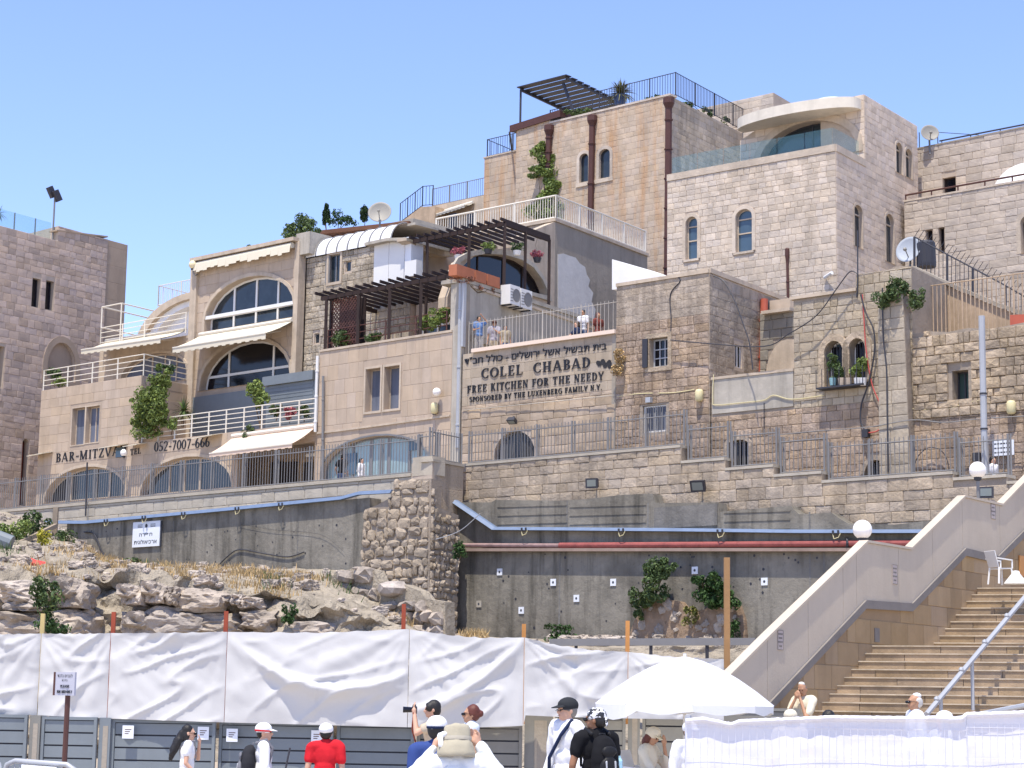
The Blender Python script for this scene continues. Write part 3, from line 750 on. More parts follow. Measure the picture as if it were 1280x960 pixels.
box('parapet_coping', M_CREAM, t, PF, u0, u1, zk1 + .003, zk1 + .09, -.35, .05)
ob = bpy.data.objects
# drainpipes
def pipe(pl, x0, y0, x1, y1, r, m, label, hopper=False, out=.12, cat='drainpipe', brackets=3):
    A = pl.pt(x0, y0, out); B = pl.pt(x1, y1, out); t = thing('drainpipe', B, label, cat)
    b = MB(); b.tube([A, B], r, 10); b.obj('pipe', m, t)
    for i in range(brackets):
        c = A.lerp(B, (i + .6) / brackets); q = MB(); q.lathe(c - Vector((0, 0, .04)), [(r * 1.02, 0), (r * 1.25, .01), (r * 1.25, .07), (r * 1.02, .08)], 10); q.obj('bracket', m, t)
    if hopper:
        q = MB(); q.lathe(A - Vector((0, 0, .1)), [(r, -.2), (r * 1.7, .05), (r * 1.7, .3), (r * 1.2, .34)], 10); q.obj('hopper', m, t)
    return t
pipe(PF, 397, 445, 394, 540, .06, M_WHITE, 'thin white drainpipe beside the shutter enclosure')
pipe(PF, 404, 470, 403, 620, .05, M_STEEL, 'thin grey pipe at the left corner of the smooth pink block')
pipe(PKs, 576.5, 345, 572, 560, .085, M_STEELL, 'tall grey pipe left of the black lettered wall', out=.35)

# ---------------- rusticated house RS with barrel roof
t = bld('rough grey-stone upper house with a white ribbed barrel roof', PUF, 440, 420, name='rusticated_house')
RS = t
PR = PUF.off(-.4)
u0 = uR + .16; u1 = PR.uz(513, 400)[0]; zr = (PR.uz(383, 322)[1] + PR.uz(470, 309)[1]) / 2; zf = zk1
rp = [(u0, zf - .5), (u1, zf - .5), (u1, zr), (u0, zr)]
hw = rpoly(rect(PR, 413, 313, 426, 351.5)); hx = rpoly(rect(PR, 432, 327, 438.5, 339)); hy = rpoly(rect(PR, 393, 417, 399, 429)); hz = rpoly(rect(PR, 412, 372, 440, 436))
hx2, HX2 = archpx(PR, (492, 425), (558, 415), (528, 392), .1)
hw = [(u, min(z, zr - .06)) for u, z in hw]
wall(t, PR, rp, M_MORTARL, 4, [hw, hx, hy], .3)
clad(t, PR, rp, [hw, hx, hy], .26, .34, .05, M_RUST, 'rough', hm=.07, jit=.6)
for h in (hw, hx, hy): window(t, PR, h, M_GLASS, M_CREAM if h is not hw else M_STEEL, .035, .05, mull=(.5,) if h is hw else (), name='window')
box('shutter', M_STEEL, t, PR, rect(PR, 409, 313, 413, 351)[0], rect(PR, 409, 313, 413, 351)[1], hw[0][1], hw[2][1], .02, .07)
for h in (hw,): surround(t, PR, h, M_CREAM, .12, .09, base=True)
# barrel roof
br0 = PR.uz(385, 318)[0]; br1 = PR.uz(492, 300)[0]; nR = 16
rad = PR.uz(400, 290)[1] - PR.uz(400, 316)[1]
b = MB(); vs = []; K = 8
for i in range(nR * 2 + 1):
    u = br0 + (br1 - br0) * i / (nR * 2); dd = .0 if i % 4 else .03
    for k in range(K + 1):
        a = pi / 2 * k / K; vs.append(PR.w(u, zr + .01 + (rad) * sin(a), .15 + (rad) * (cos(a) - 1) + 0))
b.add(vs, [(i * (K + 1) + k, (i + 1) * (K + 1) + k, (i + 1) * (K + 1) + k + 1, i * (K + 1) + k + 1) for i in range(nR * 2) for k in range(K)])
b.obj('barrel_roof', M_WHITER, t, True)
for i in range(9):
    u = br0 + (br1 - br0) * i / 8; q = MB(); pts = [PR.w(u, zr + .01 + (rad + .015) * sin(pi / 2 * k / K), .165 + rad * (cos(pi / 2 * k / K) - 1)) for k in range(K + 1)]; q.tube(pts, .03, 5); q.obj('roof_rib', M_STEEL, t)
q = MB(); q.prism(side(PR.w(br0, 0, .15 - rad), 2350), [(0, zr), (-.001, zr)] if False else [(-rad, zr), (0.2, zr), (.2, zr + rad)], -.05, 0); 
box('flat_roof', M_PLAST, t, PR, u0, u1 - .6, zr + rad - .1, zr + rad, -5.5, -rad + .15)
# pilaster with small parapet at the joint
box('chimney_stub', M_PLAST, t, PUF, uR - .1, uR + .75, zT - .6, zT + .35, -1.2, .05)
# white cabinet, slab canopy
c = thing('white_cabinet', PR.pt(487, 355, .5), 'white panelled outdoor cabinet under the concrete canopy', 'cabinet')
cu0, cu1, cz0, cz1 = rect(PR.off(.6), 468, 304, 504, 358); PC = PR.off(.6)
mid = (cu0 + cu1) / 2; box('door_panel', M_WHITE, c, PC, cu0, mid - .01, cz0, cz1, -.75, 0); box('door_panel', M_WHITE, c, PC, mid + .01, cu1, cz0, cz1, -.75, 0)
box('side_panel', M_SIGNW, c, PC, cu1 + .003, cu1 + .35, cz0 + .05, cz1, -.75, -.05)
b = MB(); vs = []
pts = [(462, 305), (490, 299), (515, 298.5)]
q = [PC.uz(*p) for p in pts]; sdp = -2.2
sl = thing('concrete_canopy', PC.pt(520, 305), 'pale concrete canopy slab sweeping over the white cabinet', 'canopy')
for (a, za), (bb, zb_) in zip(q[:-1], q[1:]): b.box8([PC.w(a, za - .12, .3), PC.w(bb, zb_ - .12, .3), PC.w(bb, zb_ - .12, -2.2), PC.w(a, za - .12, -2.2), PC.w(a, za, .3), PC.w(bb, zb_, .3), PC.w(bb, zb_, -2.2), PC.w(a, za, -2.2)])
b.obj('slab', M_PLAST, sl)
PBq = side(PC.w(q[-1][0], 0, .3), 2350); b = MB(); zc = q[-1][1]
b.prism(PBq, [(0.003, zc - .12), (1.2, zc - .3), (2.4, zc - .3), (3.4, zc - .1), (3.4, zc + .0), (0.003, zc)], -.5, 0, back=True); b.obj('curved_slab', M_CREAM, sl)
def ac_unit(pl, x0, y0, x1, y1, label, dep=.35, fan=True, out=.02, seed=0):
    t = thing('air_conditioner', pl.pt(x0, y1, out), label, 'air conditioner'); u0, u1, z0, z1 = rect(pl.off(out + dep), x0, y0, x1, y1)
    P = pl.off(out + dep); box('casing', M_WHITE, t, P, u0, u1, z0, z1, -dep, 0)
    if fan:
        c = P.w((u0 + u1) / 2 + (u1 - u0) * .12, (z0 + z1) / 2, .004); r = min(u1 - u0, z1 - z0) * .38
        b = MB(); b.lathe(c, [(0.0, .0), (r, 0), (r, .015), (r * .94, .015), (r * .9, .004), (.03, .006)], 16, P.n); b.obj('fan_grille', M_STEEL, t)
        b = MB()
        for i in range(5): zz = z0 + (z1 - z0) * (.15 + .15 * i); b.box(P, u0 + .04, u0 + (u1 - u0) * .3, zz, zz + .03, 0, .01)
        b.obj('vent_louvre', M_STEEL, t, kind='stuff')
    for k in (.15, .85):
        uu = u0 + (u1 - u0) * k; q = MB(); q.box(P, uu - .02, uu + .02, z0 - .05, z0 - .003, -dep, .0); q.obj('bracket', M_IRON, t)
    return t
ac_unit(PC, 506, 327, 520, 344, 'white air conditioner hung at the end of the white cabinet', .35, False, .05)
box('recess_wall', M_BOARD, t, PR, u1 - 3, u1 + .9, zf - .5, zr + .3, -4.2, -3.4)
box('white_door', M_WHITE, t, PR, u1 + 1.1, u1 + 2.0, zf + 1.6, zr - .2, -3.4, -3.3)
# rear vault of the terrace house (white curved gable) behind the pergolas
PG = PR.off(-2.2)
va, VA = archpx(PG, (548, 360), (640, 345), (590, 314), .02)
box('terrace_floor', M_PLASTD, K1, PF, PF.uz(396, 440)[0], PF.uz(575, 430)[0], zk1 - .3, zk1 - .05, -8, -.35)
wall(t, PR.off(-.3), [(u1, zf - .4), (PR.uz(572, 400)[0], zf - .4), (PR.uz(572, 400)[0], PR.uz(560, 372)[1]), (u1, PR.uz(560, 372)[1])], M_CREAM, .3, [inset(hx2, 0)], .25, name='lower_terrace_wall')
window(t, PR.off(-.3), hx2, M_GLASS, M_WHITE, .08, .15, mull=(.4, .7), trans=(.5,), mw=.07)

# ---------------- pergolas
def pergola(label, posts, beams, raft, m=M_WOODD, w=.12, name='pergola'):
    t = thing(name, posts[0][0], label, 'pergola')
    for a, b in posts: q = MB(); q.bar(a, b, w); q.obj('post', m, t)
    for a, b in beams: q = MB(); q.bar(a, b, w * .8, w * 1.3); q.obj('beam', m, t)
    for a, b in raft: q = MB(); q.bar(a, b, w * .5, w * .95); q.obj('rafter', m, t)
    return t
zB = (PF.uz(402, 371)[1] + PF.uz(556, 346)[1]) / 2; us = [PF.uz(x, 400)[0] for x in (404, 444, 483, 522)]; ue = PF.uz(566, 400)[0]
P_ = [(PF.w(u, zk1 + .09, -.15), PF.w(u, zB, -.15)) for u in us]; back = PKs.d * 4.6
bm = [(PF.w(us[0] - .3, zB, -.15), PF.w(ue, zB, -.15)), (PF.w(us[0] - .3, zB, -.15) + back, PF.w(ue, zB, -.15) + back), (P_[0][1], P_[0][1] + back)]
rf = []
for i in range(17):
    u = us[0] - .25 + (ue - us[0] + .25) * i / 16; a = PF.w(u, zB + .16, .25); rf.append((a, a + back + PKs.d * .3))
pg = pergola('dark timber pergola over the planted terrace above the curtained windows', P_, bm, rf)
# lattice screen
lt = thing('lattice_screen', PF.w(us[0], zk1, -.1), 'dark wooden lattice screen at the left end of the lower pergola', 'screen')
ul0 = us[0] - .02; ul1 = PF.uz(438, 400)[0]; z0 = zk1 + .1; z1 = zB - .05; k = 0
PL = PF.off(-.45)
wd, hg = ul1 - ul0, z1 - z0; step = .17
box('backing_panel', M_WOODD, lt, PL, ul0 + .12, ul1 - .0, z0, z1, -.4, -.34)
i = 0
while i * step < wd + hg:
    s_ = i * step
    a = (max(0, s_ - hg), min(s_, hg)); b = (min(s_, wd), max(0, s_ - wd))
    for mir in (0, 1):
        f_ = (lambda p: (ul0 + (wd - p[0] if mir else p[0]), z0 + p[1]))
        A, B = f_(a), f_(b)
        if abs(A[0] - B[0]) > .08: q = MB(); q.bar(PL.w(*A, .02 + .012 * mir), PL.w(*B, .02 + .012 * mir), .05, .012, PL.n); q.obj('lattice_slat', M_RUSTP, lt)
    i += 1
for u in (ul0, ul1): box('frame_post', M_WOODD, lt, PL, u - .05, u + .05, z0, z1, -.05, .06)
r = thing('terrace_railing', PF.pt(480, 430), 'thin maroon rail on the terrace edge under the lower pergola', 'railing')
railing(r, PF.w(us[0] + .1, zk1 + .09, -.2), PF.w(ue - .5, zk1 + .09, -.2), .8, M_RUSTP, horiz=3, posts=5, pr=.03, br=.02)

# corner B walls: BW1 (lower) with terrace, BW2 with the dark arch
P1 = side(PF.w(PF.uz(575, 400)[0], 0, 0), 2350); P1.o = Vector(PF.w(PF.uz(577, 420)[0], 0, 0))
t = bld('corner house of pale streaked plaster with a big dark arched window and fenced people terrace', P1, 640, 430, name='plaster_corner_house')
BW = t
def U1(x, y=380): return P1.uz(x, y)[0]
zw1 = P1.uz(577, 347)[1]
p1 = [(0, 9), (U1(745), 9), (U1(745, 405), P1.uz(745, 404)[1]), (U1(640, 370), P1.uz(640, 366)[1]), (0, zw1)]
p1 = [(0, 9), (U1(744, 420), 9), (U1(744, 400), zw1 - .15), (0, zw1 - .15)]
p1m = [(p1[3][0], p1[3][1])]
wall(t, P1, p1, M_PLAST, .6, name='lower_wall', back=True)
box('corner_pier', M_STEELL, t, P1, -.05, .12, zk1 - .6, zw1 - .15, .004, .1)
box('corner_pier', M_PLASTD, t, P1, .18, .42, zk1 - 2, zw1 - .18, .004, .05)
edge(P1, [(590, 360), (640, 377), (742, 412)], M_CREAM, t, .1, -.02, .06, 'string_course')
box('terrace_slab', M_PLAST, t, P1, 0, U1(744, 400), zw1 - .147, zw1, -1.0, .06)
PA2 = Plane(694, 300, 82.3, -2300)
P2 = side(PA2.w(0, 0), 2350)
zr1 = PA2.uz(694, 277)[1]
def U2(x, y=350): return P2.uz(x, y)[0]
zs2 = zw1 - .1
u2l = U2(560, 340); u2r = U2(809, 360)
ba, BA = archpx(P2, (570, 352), (684, 372), (628, 313), .05)
ba = P2.poly([(567, 342), (683, 370), (681, 361), (676, 350), (665, 335), (650, 325), (630, 319), (605, 317.5), (586, 321), (573, 328)])
bp = [(u2l, 9), (u2r, 9), (u2r, zr1), (0.0, zr1), (0.0, zr1), (0, zr1), (u2l, zr1)]
bp = [(u2l, zs2 - .4), (0, zs2 - .4), (0, zr1)] + P2.poly([(640, 299), (640, 309), (610, 313), (592, 321), (577, 334), (566, 350)]) + [(u2l, zs2)]
bp = [q for i, q in enumerate(bp)]
wall(t, P2, bp, M_CREAM, .5, [ba], .35, name='arch_wall')
window(t, P2, ba, M_GLASSK, M_WOODD, .07, .3, mull=(.3, .58, .8), mw=.06); surround(t, P2, ba, M_PLAST, .2, .1)
wall(t, P2.off(.002), [(0.004, 9), (u2r, 9), (u2r, zr1), (0.004, zr1)], M_PLASTD, .5, name='rendered_wall')
# white fresh render patch
pp = [(697, 318), (704, 317), (712, 320), (719, 322), (724, 329), (731, 334), (733, 343), (737, 350), (735, 358), (741, 366), (739, 377), (744, 387), (742, 400), (746, 415), (697, 415)]
b = MB(); b.prism(P2, P2.poly(pp), 0, .02); b.obj('render_patch', M_PLASTW, t)
# front (A) wall under the white railing
ual = PA2.uz(545, 300)[0]
wall(t, PA2.off(.003), [(ual - 1.5, zs2), (-.004, zs2), (-.004, zr1), (ual, zr1), (ual, zr1 - .9), (ual - 1.5, zr1 - .9)], M_CREAM, .4, name='front_wall')
slab('roof_slab', M_CREAM, t, [PA2.w(ual, 0, .1), PA2.w(.08, 0, .1), P2.w(u2r, 0, .08), PA2.w(ual, 0, .1) + P2.d * u2r], zr1 + .003, zr1 + .13)
r = thing('terrace_railing', PA2.pt(694, 277), 'cream railing with upright bars round the corner terrace behind the upper pergola', 'railing')
railing(r, PA2.w(ual, zr1 + .13, .0), PA2.w(0, zr1 + .13, .0), 1.0, M_RAIL, gap=.14, posts=4, pr=.05, br=.016, toprad=.045)
railing(r, PA2.w(0, zr1 + .13, 0), P2.w(u2r - .2, zr1 + .13, 0), 1.0, M_RAIL, gap=.14, posts=5, pr=.05, br=.016, toprad=.045)
# behind the railing
box('stair_house_wall', M_CREAM, t, PA2, PA2.uz(520, 290)[0], PA2.uz(600, 270)[0], zr1 - 1, PA2.uz(560, 258)[1], -5, -4.2)
for x0 in (562, 584): boxpx('dark_doorway', M_GLASSK, t, PA2.off(-4.2), x0, 268, x0 + 9, 292, .0, .03)
# upper pergola: posts on the terrace edge, corner at pixel 632
zP = P1.uz(660, 287)[1]
pz = zw1
pu = [U1(x, 340) for x in (553, 592, 632, 660, 687)]
q632 = P1.w(U1(634, 340), 0, -.1)
posts = []
cpos = P1.w(U1(634, 300), zw1, -.12); c2 = P1.w(U1(660, 300), zw1, -.12); c3 = P1.w(U1(690, 300), zw1, -.12)
ztop = P1.uz(634, 279)[1]
lA = (PF.w(0, 0) - PF.w(5.2, 0)); lA.z = 0
c4 = cpos + lA * .36; c5 = cpos + lA * .80; c4.z = c5.z = zw1 - .2; c5.z = zf - .1
for c in (cpos, c2, c3, c4, c5): posts.append((c, Vector((c.x, c.y, ztop))))
e = Vector((0, 0, ztop)); f_ = lambda c: Vector((c.x, c.y, ztop))
bm = [(f_(c5 + lA * .15), f_(cpos)), (f_(cpos), f_(c3))]; rf = []
dB = (f_(c3) - f_(cpos))
for i in range(13):
    a = f_(cpos + (c5 + lA * .15 - cpos) * (i / 12)) + Vector((0, 0, .13)); rf.append((a - dB.normalized() * .3, a + dB * 1.0))
pergola('dark timber pergola with hanging flowers in front of the dark arched window', posts, bm, rf)
pergA = (cpos, c2, c3, c4, c5, ztop)
# planters on the wall head
for i, (x0, x1) in enumerate(((567, 590), (591, 605), (606, 622))):
    tg = tag(None or boxpx('planter', M_TERRA, None, P1, x0, 0, x1, 0, 0, 0), '', '') if False else None
    ua_, ub_ = U1(x0, 355), U1(x1, 355)
    b = MB(); b.box(P1, ua_ + .02, ub_ - .02, zw1 + .003, zw1 + .42, -.25, .12); o = b.obj('planter_box', M_TERRA)
    tag(o, ['long terracotta planter at the left end of the plaster wall head', 'middle terracotta planter of the three on the plaster wall head', 'terracotta planter nearest the wall air conditioners'][i], 'planter', 'terracotta planters on the wall head')
ac_unit(P1, 638, 355, 650, 383, 'white wall air conditioner, left of the pair under the terracotta planters', .45, True, .05)
ac_unit(P1, 651.5, 360, 665, 388, 'white wall air conditioner, right of the pair under the terracotta planters', .45, True, .05)

# ---------------- lettered wall house
t = bld('stone wall house carrying the large black Hebrew and English lettering', PFR, 670, 570, name='lettered_house')
CH = t
u0 = PFR.uz(577, 470)[0] + .05; u1 = PFR.uz(769.5, 450)[0]; zc = (PFR.uz(592, 441)[1] + PFR.uz(768, 418)[1]) / 2
cp = [(u0, 7.5), (u1, 7.5), (u1, zc), (u0, zc)]
ca, CA = archpx(PFR, (617, 588), (668, 582), (643, 538.5), .35)
zmid = PFR.uz(670, 498)[1]
wall(t, PFR, cp, M_MORTARL, 1.2, [ca], .4)
up_ = [(u0, zmid), (u1, zmid), (u1, zc), (u0, zc)]; lo_ = [(u0, 7.5), (u1, 7.5), (u1, zmid - .01), (u0, zmid - .01)]
clad(t, PFR, up_, [], .32, .62, .012, M_CHAB, 'flat', gap=.008, jit=.2)
clad(t, PFR, lo_, [ca], .33, .6, .035, M_CHABR, 'rough', jit=.25, hm=.05)
window(t, PFR, ca, M_GLASSK, M_STEEL, .06, .2, mull=(.38,), bars=12)
box('ledge', mat('pink_ledge_stone', (.72, .58, .47), .8, bump=.004, spec=.2), t, PFR, PFR.uz(592, 441)[0], u1 + .05, zc + .003, zc + .14, -.5, .14)
box('corner_strip', M_PLASTD, t, PFR, u1 - .14, u1 + .03, 7.5, zc - .003, -.1, .03)
box('terrace_floor', M_PLAST, t, PFR, u0, u1, zc - .65, zc - .5, -9, -1.2)
r = thing('terrace_fence', PFR.pt(670, 425, -.3), 'tall pale bar fence on top of the lettered wall in front of the visitors', 'fence')
railing(r, PFR.w(PFR.uz(578, 430)[0], zc + .0, -.35), PFR.w(u1 - .05, zc + .0, -.35), 1.28, mat('dull_fence_paint', (.40, .37, .33), .6), gap=.175, posts=5, pr=.022, br=.0105, spike=.07, rails=(.04, .95), toprad=.012, jit=.1)
FENCE_T = (PFR, zc)

# ---------------- old house F3
t = bld('tall weathered stone house between the lettered wall and the red drainpipe, with one barred window', PFR, 830, 590, name='weathered_house')
u0 = u1 + .04; u1 = PFR.uz(887, 400)[0]; zt3 = (PFR.uz(768, 358)[1] + PFR.uz(886, 343)[1]) / 2
p3 = [(u0, 7.2), (u1, 7.2), (u1, zt3), (u0, zt3)]
w1 = rpoly(rect(PFR, 813, 424, 836, 457)); w2 = rpoly(rect(PFR, 804, 508, 833, 539))
wall(t, PFR.off(.02), p3, M_MORTAR, .46, [w1, w2], .45)
z36 = PFR.uz(828, 400)[1]
clad(t, PFR.off(.02), [(u0, 7.2), (u1, 7.2), (u1, z36), (u0, z36)], [w1, w2], .27, .40, .035, M_OLD, 'rough', jit=.5, hm=.12, minpx=7)
clad(t, PFR.off(.02), [(u0, z36 + .01), (u1, z36 + .01), (u1, zt3), (u0, zt3)], [w1, w2], .27, .42, .016, M_OLDD, 'rough', jit=.4, hm=.12, minpx=7, gap=.004)
surround(t, PFR.off(.02), w1, M_ROUGH, .16, .06, base=True); window(t, PFR.off(.02), w1, M_GLASSK, M_STEELL, .06, .2, mull=(.33, .66), trans=(.3, .65), mw=.035)
window(t, PFR.off(.02), w2, M_CURT, M_WHITE, .06, .08, mull=(.5,), mw=.06, bars=9)
box('iron_shutter', M_IRON, t, PFR, rect(PFR, 806, 428, 812, 458)[0], rect(PFR, 806, 428, 812, 458)[1], w1[0][1], w1[2][1], .1, .15)
P3s = side(PFR.w(u1, 0, .02), 2500)
ls = P3s.uz(992, 400)[0]
zr3 = P3s.uz(991, 381)[1]
s3 = [(0, 7.5), (ls, 7.5), (ls, zr3), (0, zt3)]
w3 = rpoly(rect(P3s, 918.5, 430, 927.5, 461))
wall(t, P3s.off(.003), s3, M_MORTARL, 1.0, [w3], .35, name='side_wall')
clad(t, P3s, s3, [w3], .27, .45, .02, M_OLDD, 'rough', jit=.4, hm=.08)
window(t, P3s, w3, M_GLASSK, M_WHITE, .035, .06, mull=(.5,))
b = MB(); b.prism(P3s, [(0, zt3 + .003), (ls, zr3 + .003), (ls, zr3 + .16), (0, zt3 + .16)], -.4, .06, back=True); b.obj('coping', M_CREAM, t)
box('coping', M_CREAM, t, PFR.off(.02), u0, u1, zt3 + .003, zt3 + .12, -.5, .06)
# white sloping roof wedge
b = MB(); q = [PFR.pt(765, 325, -1.8), PFR.pt(838, 347, -1.8), PFR.pt(838, 352, -.3), PFR.pt(765, 360, -.3)]
b.prism(PFR.off(-.6), PFR.off(-.6).poly([(765, 324), (838, 349), (838, 358), (765, 362)]), -2.5, 0, back=True); b.obj('white_roof_wedge', M_WHITE, t)
# brickwork strip and skylight to the right of the red pipe
PQ = PFR.off(-3.2)
t2 = bld('low dark coursed stone wall with a cream arch beside the red drainpipe', PQ, 970, 460, 'wall', 'arched_wall')
q0, q1, q2, q3 = rect(PQ, 950, 392, 996, 470)
qa = arch(PQ.uz(958, 470)[0], PQ.uz(1012, 470)[0], q2, q2 + .1, PQ.uz(985, 424)[1])
wall(t2, PQ, [(q0, q2), (q1 + .6, q2), (q1 + .6, q3), (q0, q3)], M_MORTAR, .5, [qa] if False else [], .2)
clad(t2, PQ, [(q0, q2), (q1 + .6, q2), (q1 + .6, q3), (q0, q3)], [qa], .33, .55, .04, stone('dark_block', (.27, .245, .215), .25, .01, .01, .3), 'rough', jit=.2)
b = MB(); b.prism(PQ, qa, 0, .03); b.obj('arch_infill', M_CREAM, t2)
PIP = pipe(P3s, 955.5, 374, 953, 465, .13, M_REDD, 'short red drainpipe below the cream roof corner', out=.15, brackets=2)
b = MB(); b.box(PQ, PQ.uz(957, 380)[0], PQ.uz(993, 380)[0], PQ.uz(975, 392)[1], PQ.uz(975, 388)[1], -2, .3); b.obj('roof_edge', M_CREAM, t2)
boxpx('skylight_box', M_CREAM, t2, PQ.off(-.6), 962, 376, 988, 388, -1.5, 0)

# ---------------- F4: low wall + twin arched window house + buttress
t = bld('old stone house with twin arched windows full of potted plants', PFR, 1050, 590, name='twin_window_house')
F4 = t
a0 = PFR.uz(889, 500)[0]; a1_ = PFR.uz(992, 420)[0]; a2_ = PFR.uz(1141, 450)[0]; zl = (PFR.uz(890, 478)[1] + PFR.uz(992, 461)[1]) / 2; zh = (PFR.uz(994, 375)[1] + PFR.uz(1068, 364)[1]) / 2
a15 = PFR.uz(1070, 400)[0]; zh2 = PFR.uz(1105, 338)[1]
p4 = [(a0, 7), (a2_, 7), (a2_, zh2), (PFR.uz(1120, 340)[0], zh2 + .1), (PFR.uz(1085, 350)[0], zh2 - .25), (a15, zh + .15), (a15, zh), (a1_, zh), (a1_, zl), (a0, zl)]
wA, _ = archpx(PFR, (1032, 484), (1055, 481), (1046, 426), .74); wB, _ = archpx(PFR, (1062, 480), (1083, 477), (1072.5, 423), .74)
dA = rpoly(rect(PFR, 909, 551, 936, 588)); dA = arch(dA[0][0], dA[1][0], dA[0][1], dA[2][1] - .15, dA[2][1], 6)
dB_, _ = archpx(PFR, (1081, 598), (1108, 596), (1094, 575), .15)
H = [wA, wB, dA, dB_]
wall(t, PFR.off(-.02), p4, M_MORTAR, 3.5, H, .5)
zq = PFR.uz(1060, 505)[1]
clad(t, PFR.off(-.02), [(a0, 7), (a2_, 7), (a2_, zq), (a1_, zq), (a0, zq)], H, .28, .42, .035, M_OLD, 'rough', jit=.4, hm=.1)
b = MB(); b.prism(PFR.off(-.02), [(a0 + .05, zq + .1), (a1_ - .02, zq + .1), (a1_ - .02, zl), (a0 + .05, zl)], 0, .04); b.obj('rendered_panel', M_PLAST, t)
clad(t, PFR.off(-.02), [(a1_, zq + .01), (a2_, zq + .01), (a2_, zh2), (a15, zh2), (a15, zh), (a1_, zh)], H, .27, .36, .035, stone('twin_window_stone', (.41, .345, .27), .32, .04, .035, .5, .3, .4, 8), 'rough', jit=.4, hm=.12)
for h in (wA, wB):
    surround(t, PFR, h, M_ROUGH, .22, .07); window(t, PFR.off(-.02), h, M_GLASSB if True else 0, M_WHITE, .05, .3, mull=(), trans=(.72,), bars=5)
    box('lower_pane', M_GLASSK, t, PFR.off(-.02), h[0][0] + .06, h[1][0] - .06, h[0][1] + .06, h[0][1] + 1.3, -.3, -.285)
window(t, PFR.off(-.02), dA, M_GLASSK, M_STEEL, .05, .2, bars=8, name='barred_door'); window(t, PFR.off(-.02), dB_, M_GLASSK, M_IRON, .05, .2, bars=9, name='cellar_window')
surround(t, PFR, dA, M_OLDD, .12, .03); surround(t, PFR, dB_, M_OLDD, .14, .03)
box('window_cage', M_IRON, t, PFR, wA[0][0] - .1, wB[1][0] + .1, wA[0][1] - .12, wA[0][1] - .07, 0, .42)
rl = None
for k in range(9):
    u = wA[0][0] - .1 + (wB[1][0] - wA[0][0] + .2) * k / 8; rod(t, PFR.w(u, wA[0][1] - .08, .4), PFR.w(u, wA[0][1] + .5, .4), .012, M_IRON, 'cage_bar')
box('coping', M_CREAM, t, PFR.off(-.02), a1_ - .1, a15 + .05, zh + .003, zh + .1, -.5, .1)
box('coping', M_CREAM, t, PFR.off(-.02), a0 + .02, a1_ - .004, zl + .003, zl + .09, -.5, .07)
b0 = PFR.uz(1106, 450)[0]; zb2 = PFR.uz(1120, 372)[1]
bt = [(b0, 7), (a2_ + .15, 7), (a2_ - .05, zb2), (b0 + .02, zb2)]
wall(t, PFR.off(.42), bt, M_MORTAR, .44, name='buttress'); clad(t, PFR.off(.42), bt, [], .36, .6, .03, stone('buttress_stone', (.40, .345, .285), .25, .03, .03, .5, .4, .3, 8), 'rough', jit=.4)
# ---------------- F5 right rough wall
t = bld('rough golden stone wall with one deep green-shuttered window at the right edge', PFR, 1200, 590, 'wall', 'rough_stone_wall')
a3 = PFR.uz(1330, 450)[0]; top = [(1141, 418), (1160, 414), (1185, 415), (1210, 410), (1240, 411), (1285, 402), (1330, 398)]
p5 = [(a2_ + .02, 7), (a3, 7)] + [PFR.uz(*p) for p in top][::-1]
w5 = rpoly(rect(PFR, 1190, 464, 1211, 498))
wall(t, PFR, p5, M_MORTAR, 1.6, [w5], .5, back=True); z5 = PFR.uz(1200, 520)[1]
clad(t, PFR, [(a2_ + .02, 7), (a3, 7), (a3, z5), (a2_ + .02, z5)], [], .27, .36, .035, M_OLD, 'rough', jit=.45)
clad(t, PFR, [(a2_ + .02, z5), (a3, z5)] + p5[2:], [w5], .30, .40, .09, M_ROUGH, 'rough', jit=.6, hm=.12, maxobj=240)
window(t, PFR, w5, mat('green_shutter', (.03, .06, .055), .5), M_IRON, .05, .35, mull=(.45,), mw=.04)
# tan render wall behind with diagonal fence
PT = PFR.off(-3.0)
t = bld('tan rendered wall with a sloping top behind the rough golden wall', PT, 1200, 410, 'wall', 'tan_rendered_wall')
tp = PT.poly([(1138, 440), (1340, 440), (1340, 412), (1280, 396), (1250, 385), (1190, 360), (1142, 338), (1138, 334)])
wall(t, PT, tp, M_BOARD, .8, back=True); edge(PT, [(1142, 337), (1190, 359), (1250, 384), (1290, 398)], M_PLASTD, t, .12, -.5, .1)
r = thing('bar_railing', PFR.pt(1200, 410, -1.5), 'pale close-barred railing in front of the tan rendered wall', 'railing')
PB_ = PFR.off(-1.6); z0 = PB_.uz(1200, 420)[1]; z1 = (PB_.uz(1141, 357)[1] + PB_.uz(1278, 345)[1]) / 2
railing(r, PB_.w(PB_.uz(1141, 400)[0], z0, 0), PB_.w(PB_.uz(1335, 400)[0], z0, 0), z1 - z0, M_BOARD, gap=.145, posts=4, pr=.03, br=.018)
r = thing('spiked_fence', PT.pt(1180, 350, -.3), 'dark iron spiked fence stepping down along the sloping wall top', 'fence')
segs = [((1143, 337), (1143, 296)), ((1184, 357), (1184, 318)), ((1216, 372), (1216, 335)), ((1257, 388), (1257, 357)), ((1283, 398), (1283, 372))]
PT2 = PT.off(-.25)
for (a, b) in segs: rod(r, PT2.pt(*a), PT2.pt(*b), .04, M_IRON, 'post')
for (a, b), (c, d) in zip(segs[:-1], segs[1:]):
    A, B, C_, D = PT2.pt(*a), PT2.pt(*b), PT2.pt(*c), PT2.pt(*d)
    rod(r, B, D, .025, M_IRON, 'rail')
    n = max(4, int((A - C_).length / .16))
    for i in range(n):
        k = i / n; lo = A.lerp(C_, k); hi = B.lerp(D, k); rod(r, lo, hi, .012, M_IRON, 'bar'); rod(r, hi, hi + Vector((.16, -.1, .26)), .01, M_IRON, 'spike')

